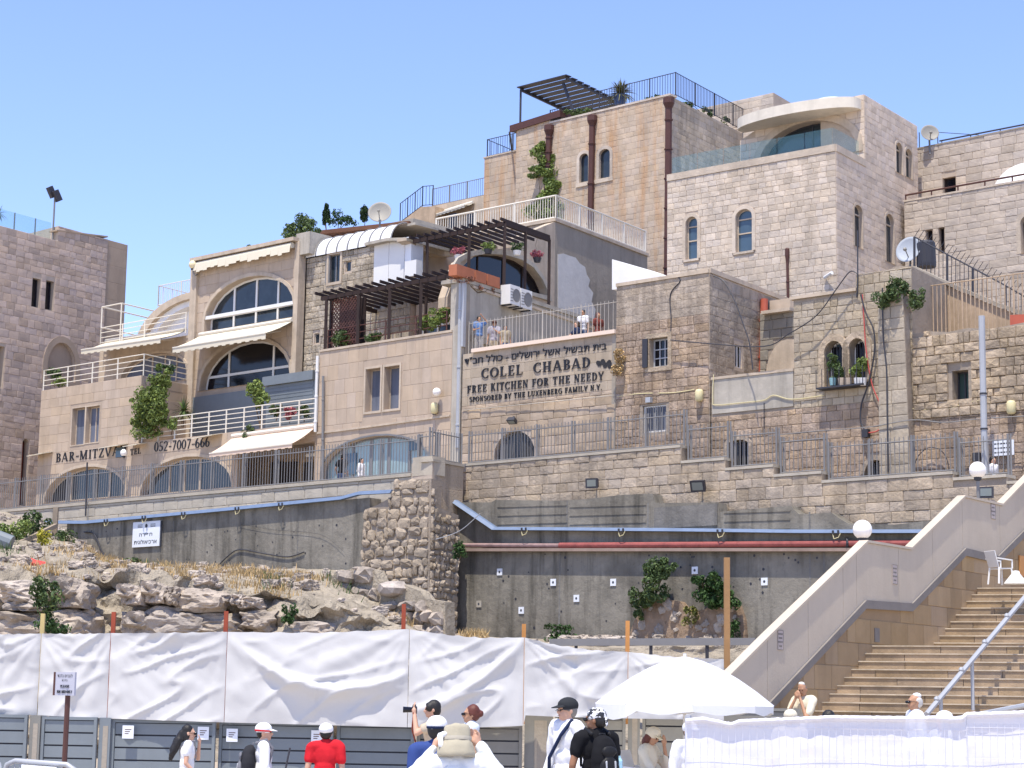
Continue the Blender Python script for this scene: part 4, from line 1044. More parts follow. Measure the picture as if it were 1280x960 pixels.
# ---------------- brown tall building
t = bld('tall stained limestone house with maroon drainpipes and two small arched windows, topmost in the middle', Plane(836, 200, 91, -2200), 740, 300, name='stained_tall_house')
PBn = Plane(836, 200, 91, -2200); BR = t
u0 = PBn.uz(645, 200)[0]; u1 = PBn.uz(837, 200)[0]; um_ = PBn.uz(687, 200)[0]; zt1 = (PBn.uz(690, 151)[1] + PBn.uz(833, 124)[1]) / 2; zt0 = PBn.uz(660, 156)[1]
zlo = 14
pb = [(u0, zlo), (u1, zlo), (u1, zt1), (um_, zt1), (um_, zt0), (u0, zt0)]
x1, _ = archpx(PBn, (724.5, 228), (735.5, 227), (731, 192), .84); x2, _ = archpx(PBn, (749, 224), (762.5, 222), (756, 186.5), .82)
wall(t, PBn, pb, M_MORTARL, 3.5, [x1, x2], .4); clad(t, PBn, pb, [x1, x2], .28, .42, .015, M_BROWN, 'rough', gap=.008, minpx=6, hm=.12)
for x in (x1, x2): surround(t, PBn, x, M_PALE, .17, .04); window(t, PBn, x, M_GLASS, M_IRON, .04, .12); 
box('sill', M_PALE, t, PBn, x1[0][0] - .2, x2[1][0] + .2, x1[0][1] - .22, x1[0][1] - .02, -.02, .06)
PBs = side(PBn.w(u1, 0), 2350); ln = PBs.uz(938, 200)[0]
zsd = PBs.uz(936, 201)[1]
ps = [(0, zlo), (ln, zlo), (ln, zsd + .0), (0, zt1)]
ps = [(0, zlo), (ln, zlo), (ln, zt1), (0, zt1)]
wall(t, PBs.off(.003), ps, M_MORTARL, 2.5, name='side_wall'); clad(t, PBs, ps, [], .28, .42, .02, stone('greyish_stained_stone', (.46, .385, .31), .28, .04, .015, .45, .4, .2), 'rough', gap=.01)
box('roof_coping', M_PALE, t, PBn, um_, u1 + .05, zt1 + .003, zt1 + .1, -.5, .05)
PLn = PBn.off(-1.5); zl1 = (PLn.uz(606, 198)[1] + PLn.uz(644, 190)[1]) / 2; ul = PLn.uz(605, 230)[0]
wall(t, PLn, [(ul, zlo), (u0 + .5, zlo), (u0 + .5, zl1), (ul, zl1)], M_MORTARL, 2.5, name='left_wing_wall'); clad(t, PLn, [(ul, zlo), (u0 + .5, zlo), (u0 + .5, zl1), (ul, zl1)], [], .36, .6, .015, M_BROWN, 'flat', gap=.008)
box('coping', M_PALE, t, PLn, ul - .05, u0 + .5, zl1 + .003, zl1 + .08, -.5, .05)
PLm = PBn.off(-2.5); zl2 = (PLm.uz(545, 258)[1] + PLm.uz(604, 243)[1]) / 2; ul2 = PLm.uz(533, 250)[0]
wall(t, PLm, [(ul2, zlo), (ul + .3, zlo), (ul + .3, zl2), (ul2, zl2)], M_CREAM, 2.5, name='low_wing_wall')
boxpx('vent', M_IRON, t, PLm, 566, 268, 571, 272, 0, .03)
awning(PLm, 535, 272, 592, 254, .25, .7, M_AWN, 'slim cream awning on the low wing left of the tall stained house', .1, arms=False)
for lab, P, xa, ya, xb, yb, h in (('thin grey railing on the low wing roof left of the tall stained house', PLm, 539, 0, 604, 0, 1.0),):
    r = thing('roof_railing', P.w(P.uz(xa, 250)[0], zl2, -.1), lab, 'railing'); railing(r, P.w(P.uz(xa, 250)[0], zl2, -.1), P.w(P.uz(xb, 245)[0], zl2, -.1), .98, M_STEEL, gap=.15, posts=4, pr=.03, br=.012)
r = thing('roof_railing', PLn.w(ul, zl1, -.1), 'small dark railing on the left wing roof beside the maroon canopy', 'railing')
railing(r, PLn.w(ul + .1, zl1 + .08, -.1), PLn.w(u0 + .1, zl1 + .08, -.1), .95, M_IRON, gap=.15, posts=3, pr=.03, br=.013); railing(r, PLn.w(ul + .1, zl1 + .08, -.1), PLn.w(ul + .1, zl1 + .08, -.1) + PBs.d * 4.5, .95, M_IRON, gap=.3, posts=2, pr=.03, br=.013)
r = thing('roof_railing', PBn.w(u1, zt1, -.1), 'dark railing round the roof garden of the tall stained house', 'railing')
rc = PBn.w(u1 + .0, zt1 + .1, -.45); railing(r, PBn.w(PBn.uz(742, 130)[0], zt1 + .1, -.45), rc, 1.15, M_IRON, gap=.15, posts=4, pr=.03, br=.013); railing(r, rc, rc + PBs.d * (ln - .5), 1.15, M_IRON, gap=.15, posts=5, pr=.03, br=.013)
railing(r, PBn.w(PBn.uz(652, 150)[0], zt0 + .05, -2.2), PBn.w(PBn.uz(705, 140)[0], zt0 + .05, -2.2), 1.3, M_IRON, gap=.15, posts=2, pr=.03, br=.013)
b = MB(); A = PBn.pt(637, 157, .12); B = PBn.pt(700, 137, .12); C_ = B + PBs.d * 3 + Vector((0, 0, .6)); D = A + PBs.d * 3 + Vector((0, 0, .6)); dz = Vector((0, 0, .35))
mc = thing('maroon_canopy', A, 'sloping maroon canopy roof at the top left of the tall stained house', 'canopy'); b.box8([A - dz, B - dz, C_ - dz, D - dz, A, B, C_, D]); b.obj('roof_panel', M_RUSTP, mc)
q = MB(); q.tube([A - dz, PLn.w(PLn.uz(637, 190)[0], zl1 + .1, -.2)], .05, 6); q.obj('post', M_IRON, mc)
# louvred roof pergola
zq0 = PBn.uz(652, 111)[1]
A = PBn.pt(651, 111, -1.0); B = PBn.pt(708, 99, -1.0); B.z = A.z = (A.z + B.z) / 2; dirb = PBs.d * 5.6 - Vector((0, 0, .9)); 
dwn = PBn.pt(762, 131, -1.0)
posts = [(Vector((A.x, A.y, zt0)), A), (PBn.w(PBn.uz(704, 150)[0], zt1, -1.2), PBn.pt(704, 104, -1.2)), (A + PBs.d * 5, A + PBs.d * 5 - Vector((0, 0, 2)))]
side_v = (B - A); far = Vector((0, 0, 0))
# slats run parallel to the facade, stacked towards the back and right
e1 = PBs.d * 6.0
beams = [(A, A + e1), (B, B + e1)]
raft = []
for i in range(11):
    k = i / 10; raft.append((A + e1 * k - side_v * .03 + Vector((0, 0, .1)), B + e1 * k + side_v * .05 + Vector((0, 0, .1))))
tpg = pergola('dark slatted roof pergola on the tall stained house', posts, beams, [], M_IRON, .11, 'roof_pergola')
for a, b in raft: q = MB(); q.bar(a, b, .42, .05); q.obj('slat', M_IRON, tpg)
palm('potted_palm', PBn.pt(775, 131, -.9) * 1.0, .55, .95, 150, leafmat('palm_olive', (.12, .12, .045)), 'bushy palm in a blue pot on the tall stained roof', 5, mat('blue_pot', (.05, .09, .2), .4), wid=.04)
pipe(PBn, 740.5, 150, 737.5, 300, .15, M_RUSTP, 'maroon drainpipe crossing the tall house beside the left arched window', True)
pipe(PBn, 686.5, 162, 685, 215, .15, M_RUSTP, 'short maroon drainpipe above the green climber', True)
pipe(PBn, 836, 128, 834, 350, .16, M_RUSTP, 'longest maroon drainpipe at the corner of the tall stained house', True, brackets=6)
# far parapet behind
PBb = Plane(930, 150, 97, -2300)
t = bld('plain stone parapet rising behind the tall stained roof garden', PBb, 930, 180, 'wall', 'rear_parapet')
zz = (PBb.uz(886, 132)[1] + PBb.uz(963, 118)[1]) / 2
pp = [(PBb.uz(870, 150)[0], 18), (PBb.uz(967, 150)[0], 18), (PBb.uz(967, 150)[0], zz), (PBb.uz(870, 150)[0], zz)]
wall(t, PBb, pp, M_MORTARL, 3, back=True); clad(t, PBb, pp, [], .4, .6, .02, M_PALE, 'rough')

# ---------------- right pale building with side wall and dome house
PY = Plane(1045, 250, 72, -2500)
t = bld('pale coursed stone house with two blue arched windows and a glass roof balustrade', PY, 940, 400, name='pale_stone_house')
PH = t
u0 = PY.uz(834, 300)[0]; zt = (PY.uz(834, 219)[1] + PY.uz(1043, 180)[1]) / 2
py_ = [(u0, 9), (0, 9), (0, zt), (u0, zt)]
y1, _ = archpx(PY, (857.5, 325), (872, 323), (865, 271), .84); y2, _ = archpx(PY, (920, 316), (940.5, 313), (931, 261.5), .82)
zsp = PY.uz(940, 350)[1]
wall(t, PY, py_, M_MORTARL, .36, [y1, y2], .35)
clad(t, PY, [(u0, 12.5), (0, 12.5), (0, zt - .28), (u0, zt - .28)], [y1, y2], .245, .35, .022, M_PALE, 'rough', gap=.012, hm=.13, maxobj=300, minpx=6)
for y in (y1, y2): surround(t, PY, y, M_PALE, .15, .045); window(t, PY, y, M_GLASSB, M_CREAM, .045, .12, trans=(.44, .79), mw=.05, sill=M_PALE)
box('parapet_band', M_PALE, t, PY, u0, .0, zt - .27, zt, -.3, .05)
PYs = side(PY.w(0, 0), 2400)
l1 = PYs.uz(1081, 200)[0]; l2 = PYs.uz(1147, 200)[0]; zu = (PYs.uz(1081, 118)[1] + PYs.uz(1146, 158)[1]) / 2
sp = [(0, 9), (l2, 9), (l2, zu), (l1, zu), (l1, zt), (0, zt)]
s1, _ = archpx(PYs, (1068, 307), (1078, 312), (1073, 257), .85); s2, _ = archpx(PYs, (1107.5, 327), (1117.5, 330), (1112, 268), .85); s3_, _ = archpx(PYs, (1120, 215), (1128, 219), (1124, 179), .8); s4, _ = archpx(PYs, (1132, 220.5), (1140, 225), (1136, 187), .8)
H = [s1, s2, s3_, s4]
wall(t, PYs.off(.003), sp, M_MORTARL, 2, H, .4, name='side_wall'); clad(t, PYs, sp, H, .25, .36, .016, M_PALES, 'rough', gap=.01, hm=.1, minpx=6)
for h in H: surround(t, PYs, h, M_PALE, .1, .03); window(t, PYs, h, M_GLASS, M_CREAM, .035, .1, trans=(.8,))
box('parapet_band', M_PALE, t, PYs, 0.003, l1 - .003, zt - .27, zt + .004, -.3, .045)
g = thing('glass_balustrade', PY.w(-5, zt), 'green tinted glass balustrade on the roof terrace of the pale stone house', 'balustrade')
n = 6
for i in range(n):
    a = u0 + .1 + (-.3 - u0) * i / n; b = u0 + .1 + (-.3 - u0) * (i + 1) / n - .04; box('glass_panel', M_CLEAR, g, PY, a, b, zt + .02, zt + .72, -.2, -.18)
for i in range(2):
    a = .2 + (l1 - .3) * i / 2; b = .2 + (l1 - .3) * (i + 1) / 2 - .04; box('glass_panel', M_CLEAR, g, PYs, a, b, zt + .02, zt + .72, -.2, -.18)
# dome house facade
PD = PY.off(-(PYs.w(l1, 0) - PY.w(0, 0)).dot(-PY.n)); 
PD.o = Vector(PYs.w(l1, 0)); t = bld('roof house with a big arched window under a curved canopy and white dome', PD, 1000, 190, name='domed_roof_house')
dl = PD.uz(925, 180)[0]
da, DA = archpx(PD, (950, 205), (1071, 196), (1012, 152), .12)
dp = [(dl, zt - .3), (0, zt - .3), (0, zu), (PD.uz(1035, 130)[0], zu), (PD.uz(1035, 130)[0], zu - .25), (PD.uz(960, 130)[0], zu - .35), (dl, zu - .9)]
wall(t, PD, dp, M_MORTARL, 2.5, [da], .5); clad(t, PD, dp, [da], .3, .42, .02, M_PALES, 'rough', hm=.2)
surround(t, PD, da, M_CREAM, .3, .06); window(t, PD, da, M_GLASS, M_IRON, .06, .4, mull=(.5,))
# curved canopy shell: an elliptical arc that bulges out of the facade
cx, rx_ = (PD.uz(928, 160)[0] + PD.uz(1077, 140)[0]) / 2, (PD.uz(1077, 140)[0] - PD.uz(928, 160)[0]) / 2
zc0 = PD.uz(932, 165)[1]; zc1 = PD.uz(1000, 124, 2)[1] 
b = MB(); vs = []; N = 28
for i in range(N + 1):
    a = pi * (1 - i / N); u = cx - 0 + rx_ * cos(a); s = sin(a) ** .6
    z = zc0 + (zu - .42 - zc0) * min(1, (i / N) * 1.15 + .0) * 0 + (zc0 + (zu - .62 - zc0) * (sin(a) ** .55 if a > pi / 2 else .35 + .65 * sin(a) ** .7) - zc0)
    o = .25 + 1.0 * sin(a)
    zin = z - .45 * sin(a)
    vs += [PD.w(u, z, 0.0), PD.w(u, z, o), PD.w(u, z + .42, o), PD.w(u, z + .42, 0.0)]
fs = []
for i in range(N):
    for k in range(4): fs.append((i * 4 + k, i * 4 + (k + 1) % 4, (i + 1) * 4 + (k + 1) % 4, (i + 1) * 4 + k))
fs += [(3, 2, 1, 0), (N * 4, N * 4 + 1, N * 4 + 2, N * 4 + 3)]
b.add(vs, fs); b.obj('curved_canopy', mat('pale_canopy_plaster', (.68, .62, .52), .85, bump=.006, var=.25, streak=.2), t)
# dome behind parapet
dc = PD.pt(1040, 126, -2.6); dc.z = zu + .02; rr = 1.55; b = MB(); b.lathe(dc, [(rr * cos(k * pi / 20), rr * .62 * sin(k * pi / 20)) for k in range(11)], 24); b.obj('dome', M_WHITER, t, True)
# RB walls at right
PR2 = Plane(1133, 300, 76.5, -2200); PR1 = Plane(1147, 250, 79, -2200)
t = bld('rear coursed stone wall with a satellite dish at its left corner', PR1, 1200, 260, 'wall', 'rear_stone_wall')
zt = (PR1.uz(1150, 185)[1] + PR1.uz(1280, 159)[1]) / 2; u0 = PR1.uz(1143, 250)[0]; u1 = PR1.uz(1340, 250)[0]
x = rpoly(rect(PR1, 1178, 223, 1195, 242)); wp = [(u0, 12), (u1, 12), (u1, zt), (u0, zt)]
wall(t, PR1, wp, M_MORTARL, 4, [x], .3); clad(t, PR1, wp, [x], .3, .55, .03, M_BACK, 'rough', jit=.3, maxobj=290); window(t, PR1, x, M_GLASSK, M_WOODD, .06, .15)
edge(PR1, [(1147, 187), (1335, 149)], M_PLASTD, t, .06, -.3, .05)
r = thing('roof_handrail', PR1.w(u0 + 1, zt, 0), 'thin roof handrail above the rear coursed wall', 'railing'); rod(r, PR1.w(u0 + 1.2, zt + .12, .0), PR1.w(u1, zt + .12, .0), .035, M_IRON, 'rail')
for i in range(6): rod(r, PR1.w(u0 + 1.3 + i * 1.3, zt - .05, 0), PR1.w(u0 + 1.3 + i * 1.3, zt + .12, 0), .02, M_IRON, 'post')
rod(r, PR1.w(u0 + .1, zt, -.3), PR1.w(u0 + .1, zt + .75, -.3), .02, M_IRON, 'post'); rod(r, PR1.w(u0 + .95, zt, -.3), PR1.w(u0 + .95, zt + .65, -.3), .02, M_IRON, 'post'); rod(r, PR1.w(u0 + .95, zt + .6, -.3), PR1.w(u0 + 2.8, zt + .15, -.3), .015, M_IRON, 'rail')
t = bld('coursed stone wall with two narrow dark windows and a white dome on its terrace', PR2, 1200, 330, name='terrace_stone_house')
zt2 = (PR2.uz(1135, 251)[1] + PR2.uz(1275, 229)[1]) / 2; u0 = PR2.uz(1131, 300)[0]; u1 = PR2.uz(1340, 300)[0]
n1 = rpoly(rect(PR2, 1157, 288, 1166, 303)); n2 = rpoly(rect(PR2, 1173, 285, 1181, 316)); n3, _ = archpx(PR2, (1277, 317), (1300, 314), (1288, 268), .8)
wp = [(u0, 10), (u1, 10), (u1, zt2), (u0, zt2)]
wall(t, PR2, wp, M_MORTARL, 2.2, [n1, n2, n3], .3); clad(t, PR2, [(u0, 13), (u1, 13), (u1, zt2), (u0, zt2)], [n1, n2, n3], .27, .6, .03, M_BACK, 'rough', jit=.3, gap=.01)
window(t, PR2, n1, M_GLASSK, M_WOODD, .04, .2); window(t, PR2, n2, M_GLASSK, M_WOODD, .04, .2, mull=(.5,)); window(t, PR2, n3, M_GLASSK, M_WOODD, .05, .2); surround(t, PR2, n3, M_PALE, .18, .04)
box('coping', M_PALE, t, PR2, u0, u1, zt2 + .003, zt2 + .08, -.4, .05)
dc = PR2.pt(1287, 232, -2.1); dc.z = zt2 - .2; rr = PR2.uz(1283, 228)[0] - PR2.uz(1238, 228)[0]; b = MB(); b.lathe(dc, [(rr * cos(k * pi / 20), rr * 1.0 * sin(k * pi / 20)) for k in range(11)], 24); b.obj('dome', M_WHITER, t, True)
b = MB(); q = PR2.w(PR2.uz(1283, 228)[0], zt2 - .2, .0); b.prism(PR2.off(-.6), arch(PR2.uz(1276, 228)[0], PR2.uz(1310, 228)[0], zt2, zt2 + .5, zt2 + 1.3), -.1, 0); b.obj('dome_window', M_GLASSB, t)
r = thing('terrace_handrail', PR2.w(u0, zt2, 0), 'dark handrail on the terrace edge below the right-hand white dome', 'railing')
rod(r, PR2.w(u0 + .05, zt2 + .28, .0), PR2.w(u1, zt2 + .28, .0), .04, M_RUSTP, 'rail')
for i in range(7): rod(r, PR2.w(u0 + .07 + i * 1.15, zt2, 0), PR2.w(u0 + .07 + i * 1.15, zt2 + .28, 0), .03, M_RUSTP, 'post')
def dish(c, r, n, label, pole=.5, m=M_DISH):
    t = thing('satellite_dish', c - Vector((0, 0, r + pole)), label, 'satellite dish'); n = Vector(n).normalized(); b = MB()
    b.lathe(c, [(0.001, -.0)] + [(r * k / 6, r * .22 * (k / 6) ** 2) for k in range(1, 7)] + [(r * 1.02, r * .2)] + [(r * k / 6, r * .2 * (k / 6) ** 2 - .03) for k in range(5, 0, -1)] + [(0.001, -.03)], 28, n); b.obj('reflector', m, t, True)
    q = MB(); q.tube([c - Vector((0, 0, r + pole)), c - Vector((0, 0, .1)) - n * .08], .04, 6); q.obj('mast', M_STEEL, t)
    q = MB(); q.tube([c - Vector((0, 0, r * .6)) + n * .1, c + n * r * .75 - Vector((0, 0, .1))], .02, 5); q.obj('feed_arm', M_STEEL, t); q = MB(); q.ball(c + n * r * .75 - Vector((0, 0, .1)), .07, 8); q.obj('feed_horn', M_DISH, t)
    return t
dish(PR.pt(475, 266.5, -1.5), .5 * 29 / 2500 * 84 * 1.02, (-.1, -1, .35), 'large grey satellite dish above the white barrel roof', .2)
dish(PR1.pt(1162, 167, .1), 11.5 / 2500 * 79, (0, -1, .3), 'grey satellite dish on the rear wall corner at the upper right', .5)
dish(PT.pt(1137, 313, -.8), 17 / 2500 * 66, (-.8, -1, .3), 'pale satellite dish beside the dark shrouded tank', .2, mat('pale_blue_dish', (.36, .39, .43), .6))
wt = thing('water_tank', PT.pt(1160, 330, -1), 'dark grey water tank behind the spiked fence', 'tank'); b = MB(); c = PT.pt(1158, 334, -1.0); b.lathe(c, [(0.01, 0), (.32, 0), (.33, .1), (.31, .8), (.24, .88), (.001, .9)], 14); b.obj('tank_body', M_IRON, wt)

# ---------------- retaining walls
t = thing('retaining_wall', PSL.pt(250, 640), 'long low stone retaining wall of the lane at the left, above the blue channel', 'retaining wall')
u0, u1 = PSL.uz(-70, 640)[0], PSL.uz(541, 600)[0]; ztp = (PSL.uz(60, 636)[1] + PSL.uz(440, 602)[1]) / 2; zbl = ztp - 3.5
rp = [(u0, zbl), (u1, zbl), (u1, ztp), (u0, ztp)]
wall(t, PSL, rp, M_MORTAR, .6, back=True); clad(t, PSL, [(u0, ztp - 1.15), (u1, ztp - 1.15), (u1, ztp), (u0, ztp)], [], .36, .85, .03, M_CAP, 'rough', jit=.3)
box('coping', M_CAP, t, PSL, u0, u1 - 1.0, ztp + .003, ztp + .12, -.5, .08)
box('end_pier', M_CAP, t, PSL, u1 - .95, u1, ztp + .0, ztp + .65, -.6, .05)
PJ = side(PSL.w(u1, 0, .05), 2350); lj = PJ.uz(579, 600)[0]; zj = (PJ.uz(542, 578)[1] + PJ.uz(577, 583)[1]) / 2
jp = [(0, 5), (lj, 5), (lj, zj), (0, zj)]
t2 = thing('corner_pier', PJ.w(0, 5), 'smooth stone corner pier between the two retaining walls', 'pier')
wall(t2, PJ, jp, M_MORTARL, 1.0, back=True); clad(t2, PJ, [(0, zj - 1.7), (lj, zj - 1.7), (lj, zj), (0, zj)], [], .9, 1.0, .012, M_STREET, 'flat')
box('coping', M_CAP, t2, PJ, -.03, lj, zj + .003, zj + .1, -.5, .06)
t = thing('stepped_retaining_wall', PSR.pt(800, 640), 'tall coursed retaining wall whose coping steps down to the right', 'retaining wall')
ST = t
caps = [(578, 852, 582, 561), (852, 907, 579, 576), (907, 968, 587.5, 585), (968, 1028, 597, 592), (1028, 1192, 606, 591), (1192, 1259, 601.5, 596), (1259, 1340, 606, 600)]
top = []; capz = []
for a, b, ya, yb in caps:
    z = (PSR.uz(a, ya)[1] + PSR.uz(b, yb)[1]) / 2; capz.append(z); top += [(PSR.uz(a, ya)[0], z), (PSR.uz(b, yb)[0], z)]
rp = [(top[0][0], 4.5), (top[-1][0], 4.5)] + top[::-1]
wall(t, PSR, rp, M_MORTAR, .7, back=True)
vis = [(top[0][0], PSR.uz(578, 640)[1]), (PSR.uz(850, 655)[0], PSR.uz(850, 655)[1]), (PSR.uz(1180, 675)[0], PSR.uz(1180, 675)[1]), (PSR.uz(1340, 675)[0], PSR.uz(1180, 675)[1])] + top[::-1]
clad(t, PSR, vis, [], .33, .62, .045, M_STREET, 'rough', jit=.3, gap=.012, maxobj=300)
for i, (a, b, ya, yb) in enumerate(caps):
    box('coping_stone', M_CAP, t, PSR, PSR.uz(a, ya)[0] + .01, PSR.uz(b, yb)[0] - .01, capz[i] + .003, capz[i] + .09, -.55, .07)
# lane fences
def lane_fence(label, segs, m=M_STEEL):
    t = thing('lane_fence', segs[0][0], label, 'fence', 'grey bar fences along the lane')
    for a, b, h, n in segs:
        np_ = n; railing(t, a, b, h, m, gap=.15, posts=np_, pr=.035, br=.013, spike=.12, rails=(.06, .88), toprad=.022)
        for i in range(np_):
            p = Vector(a).lerp(Vector(b), i / (np_ - 1)); 
            q = MB(); q.bar(p + Vector((.09, .05, 0)), p + Vector((.09, .05, h * 1.02)), .05); q.obj('post', m, t)
    return t
zf0 = ztp + .12
lane_fence('long grey bar fence above the left retaining wall in front of the arched shops', [(PSL.w(PSL.uz(-50, 640)[0], zf0, -.25), PSL.w(u1 - 1.0, zf0, -.25), 1.35, 16)])
lane_fence('short grey bar fence turning the corner above the smooth stone pier', [(PSL.w(u1 - .95, ztp + .65, -.25), PSL.w(u1 - .1, ztp + .65, -.25), .85, 2), (PJ.w(.1, zj + .1, -.2), PJ.w(lj, zj + .1, -.2), 1.1, 2)])
sg = []
for i, (a, b, ya, yb) in enumerate(caps[:6]):
    ua, ub = PSR.uz(a, ya)[0] + .08, PSR.uz(b, yb)[0] - .08; sg.append((PSR.w(ua, capz[i] + .09, -.25), PSR.w(ub, capz[i] + .09, -.25), 1.18, {0: 7, 4: 4}.get(i, 2)))
lane_fence('stepping grey bar fence along the tall retaining wall, right of the lettered wall', sg)

# =================================================================== lettering
TH, TN = .17, .075
def R_(x0, y0, x1, y1): return [(x0, y0), (x1, y0), (x1, y1), (x0, y1)]
def stem(x, y0=0, y1=1, w=TH, s0=True, s1=True):
    o = [R_(x - w / 2, y0, x + w / 2, y1)]
    if s0: o.append(R_(x - w / 2 - .07, y0, x + w / 2 + .07, y0 + .055))
    if s1: o.append(R_(x - w / 2 - .07, y1 - .055, x + w / 2 + .07, y1))
    return o
def hb(x0, x1, y, w=TN): return [R_(x0, y - w / 2, x1, y + w / 2)]
def dg_(x0, y0, x1, y1, w): return [[(x0 - w / 2, y0), (x0 + w / 2, y0), (x1 + w / 2, y1), (x1 - w / 2, y1)]]
def arc_(cx, cy, rx, ry, a0, a1, th=TH, n=14):
    o = []
    for i in range(n):
        a, b = radians(a0 + (a1 - a0) * i / n), radians(a0 + (a1 - a0) * (i + 1) / n); q = []
        for t, s in ((a, 1), (b, 1), (b, -1), (a, -1)):
            q.append((cx + (rx + s * th / 2 * abs(cos(t)) + s * TN / 2 * abs(sin(t)) * .6) * cos(t), cy + (ry + s * TN / 2) * sin(t)))
        o.append(q)
    return o
def glyph(c):
    if c == 'C': return arc_(.40, .5, .32, .46, 50, 310) + [R_(.58, .72, .64, .97), R_(.58, .06, .64, .26)], .72
    if c == 'G': return arc_(.40, .5, .32, .46, 50, 300) + stem(.62, .05, .45, TH * .8, False, True), .78
    if c in 'O0': return arc_(.40 if c == 'O' else .3, .5, .32 if c == 'O' else .22, .46, 0, 360, n=20), .80 if c == 'O' else .6
    if c == 'L': return stem(.18) + hb(.2, .6, .035) + [R_(.55, 0, .6, .25)], .66
    if c == 'E': return stem(.18) + hb(.2, .58, .035) + hb(.2, .58, .965) + hb(.2, .48, .52) + [R_(.53, 0, .58, .25), R_(.53, .76, .58, 1), R_(.45, .40, .49, .64)], .66
    if c == 'F': return stem(.18) + hb(.2, .56, .965) + hb(.2, .46, .52) + [R_(.51, .76, .56, 1), R_(.43, .40, .47, .64)], .62
    if c == 'H': return stem(.18) + stem(.62) + hb(.2, .6, .52), .82
    if c == 'I': return stem(.18), .38
    if c == 'T': return stem(.35, s1=False) + hb(.04, .66, .965) + [R_(.04, .76, .09, 1), R_(.61, .76, .66, 1)], .72
    if c == 'A': return dg_(.08, 0, .36, 1, TN) + dg_(.66, 0, .38, 1, TH) + hb(.2, .56, .33) + [R_(0, 0, .18, .05), R_(.52, 0, .8, .05)], .80
    if c == 'V': return dg_(.36, 0, .08, 1, TH) + dg_(.38, 0, .66, 1, TN) + [R_(0, .95, .2, 1), R_(.56, .95, .76, 1)], .76
    if c == 'Y': return stem(.36, 0, .5, s1=False) + dg_(.36, .45, .08, 1, TH) + dg_(.38, .45, .64, 1, TN) + [R_(0, .95, .2, 1), R_(.54, .95, .74, 1)], .74
    if c == 'B': return stem(.18) + arc_(.3, .745, .2, .22, -90, 90) + arc_(.3, .27, .24, .235, -90, 90) + hb(.2, .32, .52), .66
    if c == 'P': return stem(.18) + arc_(.3, .72, .22, .245, -90, 90), .62
    if c == 'R': return stem(.18) + arc_(.3, .74, .2, .225, -90, 90) + dg_(.6, 0, .32, .5, TH), .72
    if c == 'D': return stem(.18) + arc_(.28, .5, .34, .465, -90, 90) + hb(.18, .3, .035) + hb(.18, .3, .965), .76
    if c == 'K': return stem(.18) + dg_(.24, .4, .58, 1, TN) + dg_(.62, 0, .34, .58, TH), .74
    if c == 'N': return stem(.14, w=TN) + stem(.62, w=TN, s0=False) + dg_(.62, 0, .16, 1, TH), .78
    if c == 'M': return stem(.12, w=TN) + stem(.78, w=TH) + dg_(.42, 0, .14, 1, TH) + dg_(.43, 0, .76, 1, TN), .96
    if c == 'U': return stem(.16, .3, 1, TH, False, True) + stem(.6, .3, 1, TN, False, True) + arc_(.38, .3, .22, .27, 180, 360), .78
    if c == 'S': return arc_(.32, .74, .2, .22, 30, 250, TH * .8) + arc_(.32, .27, .21, .235, -150, 90, TH * .8), .60
    if c == 'X': return dg_(.64, 0, .1, 1, TH) + dg_(.08, 0, .62, 1, TN) + [R_(0, 0, .16, .05), R_(.5, .95, .7, 1)], .72
    if c == 'Z': return hb(.04, .6, .965) + hb(.04, .6, .035) + dg_(.1, .03, .52, .97, TH) + [R_(.04, .76, .09, 1), R_(.55, 0, .6, .24)], .66
    if c == '5': return hb(.16, .5, .95, .1) + dg_(.14, .55, .16, .95, TN) + arc_(.27, .3, .22, .26, -150, 130), .6
    if c == '2': return arc_(.28, .73, .2, .23, -30, 170) + dg_(.1, .04, .48, .66, TN) + hb(.06, .52, .05, .1), .6
    if c == '7': return hb(.06, .54, .94, .11) + dg_(.22, 0, .5, .92, TH * .8), .6
    if c == '6': return arc_(.3, .3, .21, .27, 0, 360) + arc_(.42, .34, .34, .62, 100, 185), .6
    if c == '-': return hb(.05, .4, .42, .1), .45
    if c == '.': return [R_(.08, 0, .2, .12)], .28
    return [], .38
def letters(pl, text, ul, ur, z0, h, parent, m=M_LETTER, out=.03, dep=.03, zr=None, one=False):
    tot = sum(glyph(c)[1] * (1.12 if one is False else 1.0) for c in text); k = (ur - ul) / tot; u = ul; J = MB()
    for c in text:
        ps, w = glyph(c); w *= (1.12 if one is False else 1.0)
        zz = z0 if zr is None else z0 + (zr - z0) * (u - ul) / (ur - ul)
        b = J if one else MB()
        for i, p in enumerate(ps): b.prism(pl, [(u + x * k, zz + y * h) for x, y in p], out - dep, out + .0004 * i)
        if b.v and not one: b.obj('letter', m, parent)
        u += w * k
    if one: return J.obj('lettering', m, parent, kind='stuff')
HEB = {}
def heb_prepare(chars):
    obs = []
    for c in chars:
        cu = bpy.data.curves.new('glyph', 'FONT'); cu.body = c; cu.size = 1; cu.offset = .012; cu.resolution_u = 3; o = bpy.data.objects.new('glyph', cu); COL.objects.link(o); obs.append((c, o))
    bpy.context.view_layer.update(); dgr = bpy.context.evaluated_depsgraph_get()
    for c, o in obs:
        me = bpy.data.meshes.new_from_object(o.evaluated_get(dgr)); HEB[c] = ([v.co.copy() for v in me.vertices], [tuple(p.vertices) for p in me.polygons]); bpy.data.meshes.remove(me)
    for c, o in obs: cu = o.data; bpy.data.objects.remove(o); bpy.data.curves.remove(cu)
